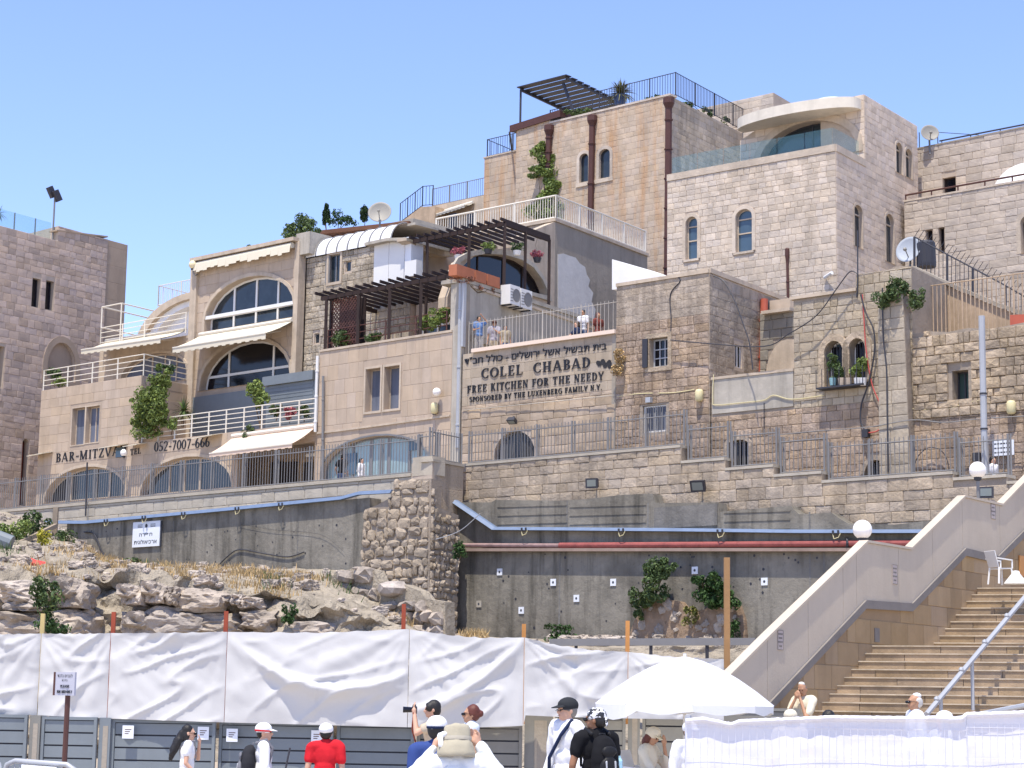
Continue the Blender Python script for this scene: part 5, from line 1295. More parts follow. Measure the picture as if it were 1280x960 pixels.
def hebrew(pl, text, ul, ur, z0, h, parent, m=M_LETTER, out=.03, one=False, zr=None):
    """text in visual order, left to right; h = letter height"""
    ws = []
    for c in text:
        if c == ' ': ws.append((0, .30)); continue
        xs = [v.x for v in HEB[c][0]] or [0, .3]; ws.append((min(xs), max(xs) - min(xs) + .10))
    hh = max(v.y for v in HEB['\u05dd'][0]); tot = sum(w for _, w in ws); k = (ur - ul) / tot; u = ul; J = MB()
    for c, (x0, w) in zip(text, ws):
        if c != ' ':
            vs, fs = HEB[c]; b = J if one else MB(); zz = z0 if zr is None else z0 + (zr - z0) * (u - ul) / (ur - ul)
            P = [pl.w(u + (v.x - x0) * k, zz + v.y / hh * h, out) for v in vs]; b.add(P, fs)
            b.add([p - pl.n * .02 for p in P], fs)
            if not one: b.obj('letter', m, parent)
        u += w * k
    if one: return J.obj('lettering', m, parent, kind='stuff')
heb_prepare('אבגדהוזחטיכלמנסעפצקרשתםץ"-ן')
def lpx(pl, text, xl, yl, xr, yr, hpx, parent, fn=letters, **k):
    ul, zl = pl.uz(xl, yl); ur, zr = pl.uz(xr, yr); _, zt = pl.uz(xl, yl - hpx); fn(pl, text, ul, ur, zl, zt - zl, parent, zr=zr, **k)
PCH = PFR.off(.012)
lpx(PCH, 'COLEL  CHABAD', 602, 473.5, 740, 459, 12.5, CH)
lpx(PCH, 'FREE KITCHEN FOR THE NEEDY', 584, 492, 756, 474.5, 9.5, CH)
lpx(PCH, 'SPONSORED BY THE LUXENBERG FAMILY N.Y.', 587, 503, 753, 487, 6.5, CH)
lpx(PCH, 'בית תבשיל אשל ירושלים - כולל חב"ד'[::-1], 581, 456, 759.5, 436.5, 7.0, CH, fn=hebrew)
lpx(PF, 'BAR-MITZVAH', 70, 578, 160, 568, 11, BM); lpx(PF, 'TEL', 163, 569, 177, 567, 7.5, BM)
lpx(PF, '052-7007-666', 193, 565, 263, 558.5, 12, BM)
boxpx('sign_plate', M_GLASSB, BM, PF, 146, 560, 156, 571, .035, .05)
b = MB(); rq = random.Random(4)
for i in range(16): b.lathe(PFR.pt(744 + rq.uniform(0, 20), 456 + rq.uniform(-3, 3) - i * .1, .02), [(.001, 0), (.1 * rq.uniform(.5, 1.2), .003 + i * .0004)], 7, PFR.n)
b.obj('soot_patch', mat('black_scorch', (.03, .03, .035), .9), CH, kind='stuff')

# =================================================================== excavation: concrete, channels, pipes
t = thing('concrete_wall', PCL.pt(250, 700), 'stained grey concrete wall behind the rock bank, carrying the archaeology sign', 'concrete wall')
q = PCL.poly([(80, 760), (462, 745), (462, 640), (462, 622), (440, 624), (270, 638), (110, 652), (84, 650)])
wall(t, PCL, q, M_CONC, .65, back=True)
for i, x in enumerate((150, 216, 300, 372)):
    u = PCL.uz(x, 680)[0]; _, z1 = PCL.uz(x, 655); box('formwork_joint', M_CONCD, t, PCL, u - .02, u + .02, z1 - 2.2, z1 + .1, 0, .006)
def channel(pl, pts, h, o, m, label, cat='channel', name='cable_channel'):
    t = thing(name, pl.pt(*pts[0]), label, cat)
    for i in range(len(pts) - 1):
        (a, za), (c, zc) = pl.uz(*pts[i]), pl.uz(*pts[i + 1]); b = MB(); w = pl.w
        b.box8([w(a, za, o), w(c, zc, o), w(c, zc, 0), w(a, za, 0), w(a, za + h, o * .55), w(c, zc + h, o * .55), w(c, zc + h, 0), w(a, za + h, 0)]); b.obj('channel_length', m, t)
        L = abs(c - a)
        for k in range(max(0, int(L / 2.4))):
            u = a + (c - a) * (k + .6) / (L / 2.4); z = za + (zc - za) * (k + .6) / (L / 2.4); q = MB()
            for s_ in (-.09, .09): q.box(pl, u + s_ - .03, u + s_ + .03, z - .03, z + h * .7, o, o + .03)
            q.obj('clamp', M_IRON, t)
            q = MB(); q.tube([pl.w(u - .12, z, o), pl.w(u - .05, z - .18, o + .02), pl.w(u + .1, z - .14, o + .02), pl.w(u + .16, z - .02, o)], .014, 5); q.obj('cable_loop', M_YEL, t)
    return t
channel(PCL, [(30, 653.5), (84, 655), (110, 655), (270, 640.5), (430, 625), (452, 619), (492, 617)], .13, .2, M_BLUE, 'blue metal channel along the top of the left concrete wall', 'channel')
PCRo = Plane(570, 640, 69.8, -2300); PCR = PCRo
t = thing('concrete_wall', PCR.pt(850, 760), 'tall dark concrete wall with board marks behind the red pipe', 'concrete wall')
q = PCR.poly([(570, 840), (1290, 830), (1290, 652), (1160, 651), (1120, 656), (1062, 655), (1050, 648), (1040, 641), (1000, 643), (992, 636), (990, 632), (900, 640), (898, 628), (820, 629), (817, 617), (775, 619), (735, 624), (700, 626), (620, 625), (616, 628), (570, 628)])
PCR = PCR.off(0.05)
wall(t, PCR, q, M_CONC, .62, back=True)
for i in range(9):
    y = 632 + i * 3.6; 
    for xa, xb in ((622, 709), (712, 808), (905, 988)):
        if (i * 7 + int(xa)) % 3 != 1: continue
        (ua, za), (ub, zb_) = PCR.uz(xa, y + (xb - xa) * 0 + 2), PCR.uz(xb, y - (xb - xa) * .03 + 2); bb = MB(); bb.bar(PCR.w(ua, za, .01), PCR.w(ub, zb_, .01), .022, .02, PCR.n); bb.obj('board_mark', M_CONC, t)
for x, y0, y1, m_ in ((810, 629, 662, M_CONCD), (709, 627, 660, M_CONCD), (700, 690, 800, M_CONCD), (1012, 640, 800, M_CONCD), (1030, 690, 720, M_CONCD)):
    u, z1 = PCR.uz(x, y0); _, z0 = PCR.uz(x, y1); box('formwork_joint', m_, t, PCR, u - .03, u + .03, z0, z1, 0, .007)
rq = random.Random(9)
for i in range(46):
    x, y = rq.uniform(590, 1040), rq.uniform(692, 790); c = PCR.pt(x, y, .004); b = MB(); r_ = rq.uniform(.025, .05); b.lathe(c, [(.001, 0), (r_, 0), (r_, .003)], 7, PCR.n); b.obj('tie_hole', M_IRON, t)
for i in range(34):
    x, y = rq.uniform(110, 440), rq.uniform(655, 705); c = PCL.pt(x, y, .004); b = MB(); r_ = rq.uniform(.02, .045); b.lathe(c, [(.001, 0), (r_, 0), (r_, .003)], 7, PCL.n); b.obj('tie_hole', M_IRON, bpy.data.objects['concrete_wall'])
u0, z0 = PCR.uz(818, 661); u1, z1 = PCR.uz(897, 629); box('smooth_render_panel', M_CONCD, t, PCR, u0, u1, z0, z1 - .02, 0, .03)
channel(PCR, [(572, 629), (622, 663), (740, 664), (860, 665), (1000, 667), (1166, 667)], .11, .3, M_BLUE, 'long blue metal channel across the dark concrete wall above the red pipe', 'channel')
t = thing('water_pipe', PCR.pt(572, 682, .4), 'long peeling red pipe on a grey ledge across the dark concrete wall', 'pipe')
pts = [PCR.pt(x, y, .16) for x, y in ((572, 681.5), (700, 682), (860, 681), (1058, 679.5))]; b = MB(); b.tube(pts[:2], .075, 10); b.obj('pipe_length', mat('faded_pipe', (.30, .20, .19), .7, var=.6, vscale=4), t)
b = MB(); b.tube(pts[1:], .1, 12); b.obj('pipe_length', M_REDP, t); b = MB(); b.tube([PCR.pt(1058, 679.5, .16), PCR.pt(1150, 679, .16)], .1, 12); b.obj('pipe_length', M_REDP, t)
b = MB(); c = PCR.pt(1058, 679.5, .16); b.tube([c - Vector((.03, 0, 0)), c + Vector((.03, 0, 0))], .18, 12); b.obj('flange', M_IRON, t)
(ua, za), (ub, zb_) = PCR.uz(572, 686), PCR.uz(1150, 685.5); b = MB(); w = PCR.w; h = .1
b.box8([w(ua, za - h, .26), w(ub, zb_ - h, .26), w(ub, zb_ - h, 0), w(ua, za - h, 0), w(ua, za, .26), w(ub, zb_, .26), w(ub, zb_, 0), w(ua, za, 0)]); b.obj('ledge', mat('rusty_ledge', (.30, .22, .18), .8, var=.5), t)
for i, (x, y) in enumerate(((625, 715), (692, 728), (767, 728), (721, 748), (652, 763), (869, 713), (956, 727), (599, 755))):
    d_ = .115; u, z = PCR.uz(x, y)
    lab = ['white survey target, highest one left on the dark concrete wall', 'white survey target left of the vertical joint, middle height', 'white survey target beside the ivy at the right end of the row', 'white survey target just below and between the two in the row', 'lowest white survey target near the orange post', 'white survey target between the two ivy clumps', 'white survey target right of the tall tan post', 'faint grey survey target near the rubble pillar'][i]
    tt = thing('survey_target', PCR.w(u, z, .01), lab, 'survey target', 'survey targets on the concrete wall')
    box('plate', M_SIGNW if i < 7 else M_PLAST, tt, PCR, u - d_, u + d_, z - d_, z + d_, .005, .03); b = MB(); b.lathe(PCR.w(u, z, .031), [(.001, .002), (.045, .002)], 8, PCR.n); b.obj('mark', M_INK, tt)
# archaeology sign
t = thing('excavation_sign', PCL.pt(184, 670, .1), 'white square sign with Hebrew lettering on the left concrete wall', 'sign')
q = PCL.poly([(168, 684.5), (201, 682.5), (202, 651), (168.5, 653)]); us_ = [p[0] for p in q]; zs_ = [p[1] for p in q]; PSg = PCL.off(.08)
u0, u1, z0, z1 = min(us_), max(us_), sum(zs_[:2]) / 2, sum(zs_[2:]) / 2; box('board', M_SIGNW, t, PCL, u0, u1, z0, z1, .02, .08); box('edge_frame', M_INK, t, PCL, u1 + .003, u1 + .05, z0 - .04, z1 - .02, .01, .07)
wq_, hq = u1 - u0, z1 - z0
hebrew(PSg, 'חפירה'[::-1], u0 + wq_ * .25, u0 + wq_ * .75, z0 + hq * .42, hq * .12, t, M_INK, .006, True)
hebrew(PSg, 'ארכיאולוגית'[::-1], u0 + wq_ * .07, u0 + wq_ * .92, z0 + hq * .12, hq * .13, t, M_INK, .006, True)
b = MB(); b.lathe(PSg.w(u0 + wq_ * .5, z0 + hq * .83, .004), [(.001, .001), (.08, .001)], 10, PSg.n); b.obj('emblem', M_INK, t)
for k in (.27, .74):
    b = MB()
    for i in range(3): b.box(PSg, u0 + wq_ * (k - .09), u0 + wq_ * (k + .09), z0 + hq * (.77 + .05 * i), z0 + hq * (.79 + .05 * i), 0, .004)
    b.obj('small_print', M_INK, t, kind='stuff')

# rubble pillar
PRB = PSL.off(.75)
t = thing('rubble_pillar', PRB.pt(500, 760), 'broad rubble stone pier with two ragged faces in the middle of the excavation', 'stone pier')
q = PRB.poly([(448, 760), (537, 800), (537, 598), (494, 601), (488, 622), (470, 632), (456, 637), (452, 700)])
q = [q[0], (PRB.uz(537, 700)[0], q[1][1] - 1), q[2], q[3], q[4], q[5], q[6], q[7]]
wall(t, PRB, q, M_MORTAR, .7, back=True); clad(t, PRB, q, [], .29, .32, .10, M_RUBBLE, 'rubble', jit=.9, gap=.0, minpx=5, maxobj=300)
PRBs = side(PRB.w(q[1][0], 0), 2350); ls_ = PRBs.uz(572, 700)[0]; ztp_ = PRBs.uz(541, 610)[1]; zsl = PRBs.uz(541, 632)[1]
q2 = [(0, 2), (ls_, 2), (ls_, zsl - .2), (.3, zsl), (0, q[2][1])]
wall(t, PRBs, q2, M_MORTAR, .5, name='side_wall'); clad(t, PRBs, q2, [], .26, .22, .1, M_RUBBLE, 'rubble', jit=.6, minpx=4, maxobj=200)
# low ruined wall of big blocks in front
PLW = Plane(450, 750, 62, -2200)
t = thing('ruined_wall', PLW.pt(450, 800), 'low ruined wall of big weathered blocks in front of the rubble pier', 'ruined wall')
q = PLW.poly([(330, 800), (555, 840), (552, 752), (528, 748), (520, 738), (500, 730), (470, 726), (463, 712), (445, 708), (428, 712), (405, 722), (384, 726), (360, 736), (340, 745)])
q[0] = (q[0][0], 1.5); q[1] = (q[1][0], 1.5)
wall(t, PLW.off(-.15), q, M_ROCK, .5, back=True); clad(t, PLW, q, [], .42, .55, .4, M_ROCKO, 'rubble', jit=.6, out=-.25, minpx=5, maxobj=260)

# rock bank and excavation floor
def lerp_tab(tab, x):
    for (a, va), (b, vb) in zip(tab[:-1], tab[1:]):
        if x <= b: k = max(0, (x - a) / (b - a)); return va + (vb - va) * k
    return tab[-1][1]
brow = [(-90, 712), (0, 718), (50, 722), (62, 716), (110, 714), (128, 728), (145, 722), (200, 726), (260, 730), (320, 738), (370, 746), (430, 762), (520, 790), (560, 804), (620, 809), (1060, 809)]
rear = [(-90, 628), (0, 640), (50, 650), (82, 664), (110, 686), (135, 702), (170, 711), (300, 712), (430, 712), (470, 730), (560, 792), (640, 798), (1060, 800)]
def rearY(px):
    if px < 540: return PCL.pt(min(px, 455), 680).y - .2
    return PCR.pt(min(px, 1060), 760).y - .2
verts = []; faces = []; nx = 330; rows = 90
xs = [-90 + (1150) * i / nx for i in range(nx + 1)]
for i, px in enumerate(xs):
    Yb = 59 + .5 * sin(px * .011) if px < 540 else 58.5; pb_ = at(px, lerp_tab(brow, px), Yb); Yr = rearY(px); pr_ = at(px, lerp_tab(rear, px), Yr)
    for j in range(rows + 1):
        if j <= 40:
            k = j / 40; p = Vector((pb_.x * (1 - .045 * (1 - k)), pb_.y - 1.9 * (1 - k), pb_.z * k)); fac = 1
        else:
            k = (j - 40) / (rows - 40); p = pb_.lerp(pr_, k); p.z += .25 * sin(pi * k) * (px < 480); fac = .5 - .32 * k
            if j > rows - 3: p = p.copy()
        if px > 560: fac *= .3
        nz = Vector((p.x * .55, p.y * .5, p.z * 1.5)); d = noise.fractal(nz, 1.0, 2.1, 5) ; rdg = 1 - abs(noise.noise(Vector((p.x * .9, p.y * .3, p.z * 2.4)))) * 2
        amp = .85 * fac
        p = p + Vector((.15 * noise.noise(nz * 2.3), -1, 0)) * (d * amp * .8 + (rdg - .5) * .38 * fac) + Vector((0, 0, 1)) * (noise.fractal(nz * 1.7 + Vector((9, 2, 1)), 1, 2, 5) * .35 * (fac if j > 34 else .25 * fac))
        if j > rows - 6: p.z = min(p.z, pr_.z + .06)
        verts.append(p)
for i in range(nx):
    for j in range(rows): a = i * (rows + 1) + j; faces.append((a, a + rows + 1, a + rows + 2, a + 1))
RB = mesh_obj('rock_bank', verts, faces, M_ROCK, None, kind='structure')
BK = [(RB.data.vertices[i].co.copy()) for i in range(len(verts))]
def bankpt(px, k):                       # k: 0 brow, 1 rear
    i = int((px + 90) / 1150 * nx); j = 40 + int(k * (rows - 40)); return BK[min(nx, max(0, i)) * (rows + 1) + j]
# boulders on the bank
rq = random.Random(12); bould = []
def rock_mesh(i):
    bm = bmesh.new(); bmesh.ops.create_icosphere(bm, subdivisions=4, radius=1)
    for v in bm.verts:
        n_ = noise.noise(v.co * 1.1 + Vector((i * 7, 0, 0))); v.co *= 1 + .45 * n_; v.co.x += .12 * noise.noise(v.co * 3); 
        for ax in range(3): v.co[ax] = max(-.78, min(.78, v.co[ax]))
        q_ = v.co + Vector((i * 3.1, 0, 0)); v.co *= 1 + .17 * noise.fractal(q_ * 2.2, 1, 2, 4) - .12 * max(0, 1 - abs(noise.noise(q_ * 1.7)) * 7)
    me = bpy.data.meshes.new('rock'); bm.to_mesh(me); bm.free(); me.materials.append(M_ROCKO); return me
RM = [rock_mesh(i) for i in range(7)]
for i in range(230):
    px = rq.uniform(-20, 540) if i < 150 else rq.uniform(0, 130); k = rq.random() ** .8 * .95 if i > 40 else rq.uniform(0, .2)
    p = bankpt(px, k); s_ = (rq.uniform(.08, .22) if i > 14 else rq.uniform(.25, .45)) * (1 if i > 40 and k < .4 else .8)
    M_ = Matrix.LocRotScale(p + Vector((0, 0, s_ * .25)), Matrix.Rotation(rq.uniform(0, 6), 3, 'Z').to_quaternion(), Vector((s_ * rq.uniform(1, 1.7), s_, s_ * rq.uniform(.55, .9)))); link('rock', rq.choice(RM), RB, M_)
for i in range(60):                      # rubble on the excavation floor
    px = rq.uniform(690, 800) if i < 40 else rq.uniform(560, 1000); p = bankpt(px, rq.uniform(.1, .95)); s_ = rq.uniform(.1, .26)
    link('rock', rq.choice(RM), RB, Matrix.LocRotScale(p + Vector((0, 0, s_ * .3)), Matrix.Rotation(rq.uniform(0, 6), 3, 'Z').to_quaternion(), Vector((s_ * 1.4, s_, s_ * .7))))
# ledge blocks at the far left
def blockpx(parent, x0, y0, x1, y1, Y, m=M_ROCKO):
    p = at((x0 + x1) / 2, (y0 + y1) / 2, Y); w_ = (x1 - x0) * Y / F; h_ = (y1 - y0) * Y / F
    link('rock', RM[int(x0) % 7], parent, Matrix.LocRotScale(p + Vector((0, .75, 0)), Matrix.Rotation(.1 * (int(y0) % 5 - 2), 3, 'Z').to_quaternion(), Vector((w_ * .78, 1.0, h_ * .62))))
for x0, y0, x1, y1 in ((0, 724, 52, 752), (8, 746, 50, 764), (-20, 764, 54, 796), (150, 730, 178, 756), (178, 726, 204, 754), (205, 732, 222, 756), (222, 735, 275, 765), (238, 765, 300, 792), (180, 758, 240, 796), (150, 764, 186, 796), (66, 720, 105, 760), (70, 760, 110, 795), (300, 745, 322, 762), (305, 762, 340, 790), (288, 742, 302, 756), (345, 776, 410, 806)):
    blockpx(RB, x0, y0, x1, y1, 57.6)

# dry grass and weeds
def grass(name, spots, n, h, m, label, cat='grass', seed=1):
    rnd = random.Random(seed); b = MB()
    for px, k, sp in spots:
        for _ in range(n):
            p = bankpt(px + rnd.gauss(0, sp), min(.98, max(0, k + rnd.gauss(0, .07)))); a = rnd.uniform(0, 2 * pi); w_ = .02; hh = h * rnd.uniform(.5, 1.25); ln = Vector((rnd.gauss(0, .3), rnd.gauss(0, .3), 1)) * hh
            s_ = Vector((cos(a), sin(a), 0)) * w_; p = p - Vector((0, 0, .05)); b.add([p - s_, p + s_, p + ln + s_ * .2, p + ln - s_ * .2], [(0, 1, 2, 3)])
    o = b.obj(name, m, None, kind='stuff'); return tag(o, label, cat)
grass('dry_grass', [(310, .12, 22), (330, .25, 16), (345, .08, 14), (220, .4, 25), (240, .1, 12), (130, .5, 18), (60, .03, 22), (300, .5, 30), (160, .3, 14), (350, .3, 20), (320, .4, 22), (260, .3, 20), (200, .2, 20), (380, .4, 16), (100, .3, 20)], 300, .24, L_DRY, 'golden dry grass scattered along the top of the rock bank')
grass('green_weeds', [(340, .15, 12), (430, .4, 12), (185, .9, 10), (8, .3, 8)], 160, .3, L_MID, 'sparse green weeds among the dry grass on the rock bank', seed=4)
def tuft(px, py, Y, n, h, label, seed):
    rnd = random.Random(seed); b = MB(); c = at(px, py, Y)
    for _ in range(n):
        p = c + Vector((rnd.gauss(0, .2), rnd.gauss(0, .15), 0)); ln = Vector((rnd.gauss(0, .35), rnd.gauss(0, .3), 1)) * h * rnd.uniform(.5, 1.2); s_ = Vector((.018, 0, 0)); b.add([p - s_, p + s_, p + ln], [(0, 1, 2)])
    o = b.obj('grass_tuft', L_DRY); tag(o, label, 'grass tuft')
tuft(447, 787, 60.2, 260, .5, 'golden grass tuft between blocks below the rubble pier, left of the red post', 1); tuft(496, 786, 60.2, 150, .5, 'golden grass tuft right beside the red post', 2); tuft(592, 797, 60.0, 260, .28, 'pale dry grass clump at the foot of the dark concrete wall', 3)
def bush(px, py, Y, rx, rz, m, label, n=260, size=.09, seed=1, clumps=None, name='bush', dy=.4):
    c = at(px, py, Y); cl = clumps or [(c, (rx, dy * rx + .1, rz))]
    return plant(name, cl, m, label, 'bush', c - Vector((0, 0, rz * 1.05)), n, size, seed=seed)
bush(14, 663, 69, .8, .38, L_BRIGHT, 'bright green weed patch at the left edge of the rubble slope', 500, .1, 1)
bush(45, 658, 70, .55, .6, L_MID, 'green bush beside the leaning timber prop', 420, .1, 2)
bush(57, 672, 67.5, .3, .3, leafmat('yellow_leaf', (.34, .33, .05)), 'small yellow-green bush under the leaning timber prop', 220, .08, 3)
bush(86, 678, 69.5, .5, .45, L_MID, 'green bush at the foot of the concrete wall, right of the timber post', 420, .09, 4)
bush(138, 707, 68, .35, .2, L_BRIGHT, 'small bright green bush below the cable on the concrete wall', 160, .08, 5)
bush(163, 706, 68, .45, .3, L_MID, 'low green bush under the archaeology sign', 280, .08, 6)
bush(58, 752, 56.8, .5, .75, L_MID, 'green bush growing in the crack of the rock bank', 560, .09, 7)
bush(68, 783, 56.8, .55, .3, L_DARK, 'dark green bush low in the rock bank crack', 260, .09, 8)
bush(362, 766, 57.5, .3, .35, L_DARK, 'dark weed between blocks left of the ruined wall', 200, .08, 9)
bush(574, 688, 66.5, .28, .35, L_DARK, 'dark climbing plant in the corner under the sloping blue channel', 240, .08, 10)
bush(700, 792, 64, .7, .35, L_DARK, 'dark low plant on the rubble heap by the concrete wall', 300, .09, 11)
# ivy mound
PM = Plane(855, 780, 63, -2600)
t = thing('earth_mound', PM.pt(855, 800), 'brown masonry mound under the ivy in front of the dark concrete wall', 'mound')
q = PM.poly([(788, 830), (934, 830), (930, 775), (922, 752), (905, 748), (880, 762), (862, 766), (850, 752), (822, 748), (806, 752), (796, 766), (788, 790)])
b = MB(); b.prism(PM, q, -1.2, 0, back=True); b.obj('packed_earth', mat('brown_earth_plaster', (.30, .215, .15), .95, bump=.09, bscale=3, var=.8, vscale=1.5, pits=.5, spec=.1), t)
for i in range(34):
    x, y = rq.uniform(790, 928), rq.uniform(754, 806); s_ = rq.uniform(.06, .2)
    if spans(q, PM.uz(x, y)[1]) and any(a < PM.uz(x, y)[0] < b_ for a, b_ in spans(q, PM.uz(x, y)[1])): link('rock', rq.choice(RM), t, Matrix.LocRotScale(PM.pt(x, y, 0), Matrix.Rotation(rq.uniform(0, 6), 3, 'Y').to_quaternion(), Vector((s_ * 1.3, .1, s_))))
c_ = lambda x, y, o=.3: PM.pt(x, y, o)
plant('ivy', [(c_(826, 722), (.65, .35, .6)), (c_(802, 742), (.42, .3, .5)), (c_(796, 762), (.22, .25, .4)), (c_(838, 708), (.4, .3, .3)), (c_(822, 740), (.5, .3, .3))], L_MID, 'dark leafy ivy clump hanging over the left end of the brown mound', 'ivy', c_(815, 752, -.1), 1500, .1, seed=21)
plant('ivy', [(c_(878, 738), (.7, .35, .5)), (c_(898, 745), (.55, .3, .45)), (c_(895, 725), (.3, .25, .3)), (c_(912, 757), (.35, .25, .3))], L_DARK, 'dark leafy ivy clump on the right half of the brown mound', 'ivy', c_(890, 757, -.1), 1300, .1, seed=22)
plant('ivy', [(c_(862, 768), (.28, .15, .35))], leafmat('olive_leaf', (.14, .15, .04)), 'small olive green tuft hanging on the middle of the brown mound', 'ivy', c_(862, 764, .02), 160, .08, seed=23)
plant('ivy', [(c_(920, 788), (.2, .2, .45))], L_DARK, 'dark creeper down the right edge of the brown mound', 'ivy', c_(922, 770, -.1), 220, .08, seed=24)
# grey rail in front of the mound
t = thing('low_rail', at(820, 806, 57), 'long grey metal rail running low across the foot of the brown mound', 'rail'); A = at(688, 803, 57.5); B = at(945, 802, 55); b = MB(); b.bar(A, B, .16, .2); b.obj('rail', M_STEEL, t)
for k in (.13, .5, .77, .98): p = A.lerp(B, k); b = MB(); b.bar(p, p - Vector((0, 0, 2.2)), .09); b.obj('post', M_IRON, t)
# timber props and posts
def post(x, y0, y1, Y, w, m, label, name='timber_post'):
    A = at(x, y0, Y); B = Vector((A.x, A.y, at(x, y1, Y).z)); b = MB(); b.bar(B, A, w, w); o = b.obj(name, m); tag(o, label, 'post'); return o
o = post(70, 634, 690, 70.5, .17, mat('grey_timber', (.30, .24, .18), .9, var=.3), 'upright grey timber post at the left end of the concrete wall')
A = at(24, 679, 68.5); B = at(70, 657, 70.2); b = MB(); b.bar(A, B, .14); tag(b.obj('timber_prop', MATS['grey_timber']), 'leaning grey timber prop against the upright post', 'prop')
b = MB(); b.tube([at(-12, 670, 66), at(14, 680, 66)], .28, 12); tag(b.obj('drum_pipe', M_GREYP), 'short dark grey pipe lying at the left edge of the rubble slope', 'pipe')
b = MB(); pr_ = [at(x, y - 2, 62.5) for x, y in ((36, 700), (42, 706), (52, 709), (62, 710), (70, 708))]; b.tube(pr_, [.05, .12, .14, .12, .05], 8); tag(b.obj('red_sack', mat('red_plastic', (.6, .06, .05), .5)), 'crumpled red plastic sleeve lying on the rubble slope', 'plastic')
post(908.5, 697, 835, 46, .13, M_WOODT, 'tall tan timber post in front of the brown mound')
for x, y, m_, lab in ((54, 767, mat('yellow_timber', (.55, .42, .18), .8), 'yellowish post end above the left tarpaulin'), (142.5, 765, M_WOODR, 'red post end above the second seam of the tarpaulin fence'), (283, 764, M_WOODR, 'red post end above the middle seam of the tarpaulin fence'), (505, 755, M_WOODR, 'red post end at the corner of the tarpaulin fence'), (655, 780, M_WOODO, 'orange post end with a darker twin beside the concrete wall'), (784.5, 776, M_WOODO, 'orange post end in front of the brown mound')):
    post(x, y, 905, 30.6, .062, m_, lab)

# =================================================================== stairs at the right
PG_ = Plane(1027, 888, 36, 2400)
sd = PG_.d; se = ray(-5500, horizon(-5500)); se.z = 0; se.normalize(); se = -se if se.x < 0 else se
if se.dot(PG_.n) < 0: se = -se
uA, zA = PG_.uz(1027, 888); uB, zB_ = PG_.uz(1098, 806); uC, zC_ = PG_.uz(1150, 802); uD, zD_ = PG_.uz(1227, 733)
t = thing('stone_staircase', PG_.w(uA, 0), 'wide golden stone staircase climbing to the upper right', 'staircase'); ST_ = t
rs = .152
n1 = round((zB_ - zA) / rs); zz = zA; W_ = 16.0
steps = []
run1 = (uB - uA) / max(1, n1); u = uA - run1 * 11; z = zA - rs * 11
for i in range(11 + n1): steps.append((u, z)); u += run1; z += rs
zland = z; uC = u + 2.6; run2 = max(.28, (uD - uC) / max(1, round((zD_ - zland) / rs)))
n2 = round((zD_ - zland) / rs); u = uC
for i in range(n2): steps.append((u, z)); u += run2; z += rs
zl2_ = z; uL2 = u
print('stairs', n1, n2, round(run1, 2), round(run2, 2))
def Q(u, w_, z): p = PG_.w(u, 0) + se * w_; return Vector((p.x, p.y, z))
SM = {}
rq = random.Random(31); cnt = 0
riser_m = M_STEP; BASE = MB()
for i, (u, z) in enumerate(steps):
    un = steps[i + 1][0] if i + 1 < len(steps) else uL2 + 3; un = max(un, u + .3)
    BASE.box8([Q(u + .02, 0, z - 1.2), Q(u + .02, W_, z - 1.2), Q(un + .35, W_, z - 1.2), Q(un + .35, 0, z - 1.2), Q(u + .02, 0, z + rs - .03), Q(u + .02, W_, z + rs - .03), Q(un + .35, W_, z + rs - .03), Q(un + .35, 0, z + rs - .03)])
    w_ = 0; first = True
    while w_ < W_:
        L = rq.uniform(.9, 1.5); L = min(L, W_ - w_)
        if first: L *= rq.uniform(.4, 1); first = False
        a, c = w_ + .006, w_ + L - .006; d0 = rq.uniform(-.004, .004)
        px_, py_ = proj(Q(u, (a + c) / 2, z + .07))
        if -20 < px_ < 1310 and py_ < 905 and L > .15:
            b = MB(); b.box8([Q(u + d0, a, z), Q(u + d0, c, z), Q(u + .12, c, z), Q(u + .12, a, z), Q(u + d0, a, z + rs - .023), Q(u + d0, c, z + rs - .023), Q(u + .12, c, z + rs - .023), Q(u + .12, a, z + rs - .023)])
            b.obj('riser_stone', M_STEP, t); cnt += 1
        w_ += L
    b = MB(); b.box8([Q(u - .02, 0, z + rs - .022), Q(u - .02, W_, z + rs - .022), Q(un + .02, W_, z + rs - .022), Q(un + .02, 0, z + rs - .022), Q(u - .02, 0, z + rs), Q(u - .02, W_, z + rs), Q(un + .02, W_, z + rs), Q(un + .02, 0, z + rs)]); b.obj('tread', M_TREAD, t)
BASE.obj('stair_mass', M_MORTAR, t, kind='stuff')
slab('landing', M_TREAD, t, [Q(steps[10 + n1][0] + .2, 0, 0), Q(steps[10 + n1][0] + .2, W_, 0), Q(uC + .05, W_, 0), Q(uC + .05, 0, 0)], zland - .3, zland - .002)
slab('upper_landing', M_TREAD, t, [Q(uL2 + .2, 0, 0), Q(uL2 + .2, W_, 0), Q(uL2 + 5, W_, 0), Q(uL2 + 5, 0, 0)], zl2_ - .3, zl2_ - .002)
for i in range(8):
    u = uL2 + 4 + i * .34; z = zl2_ + i * rs; b = MB(); b.box8([Q(u, 0, z), Q(u, W_, z), Q(u + 1.5, W_, z), Q(u + 1.5, 0, z), Q(u, 0, z + rs), Q(u, W_, z + rs), Q(u + 1.5, W_, z + rs), Q(u + 1.5, 0, z + rs)]); b.obj('tread', M_STEP, t)
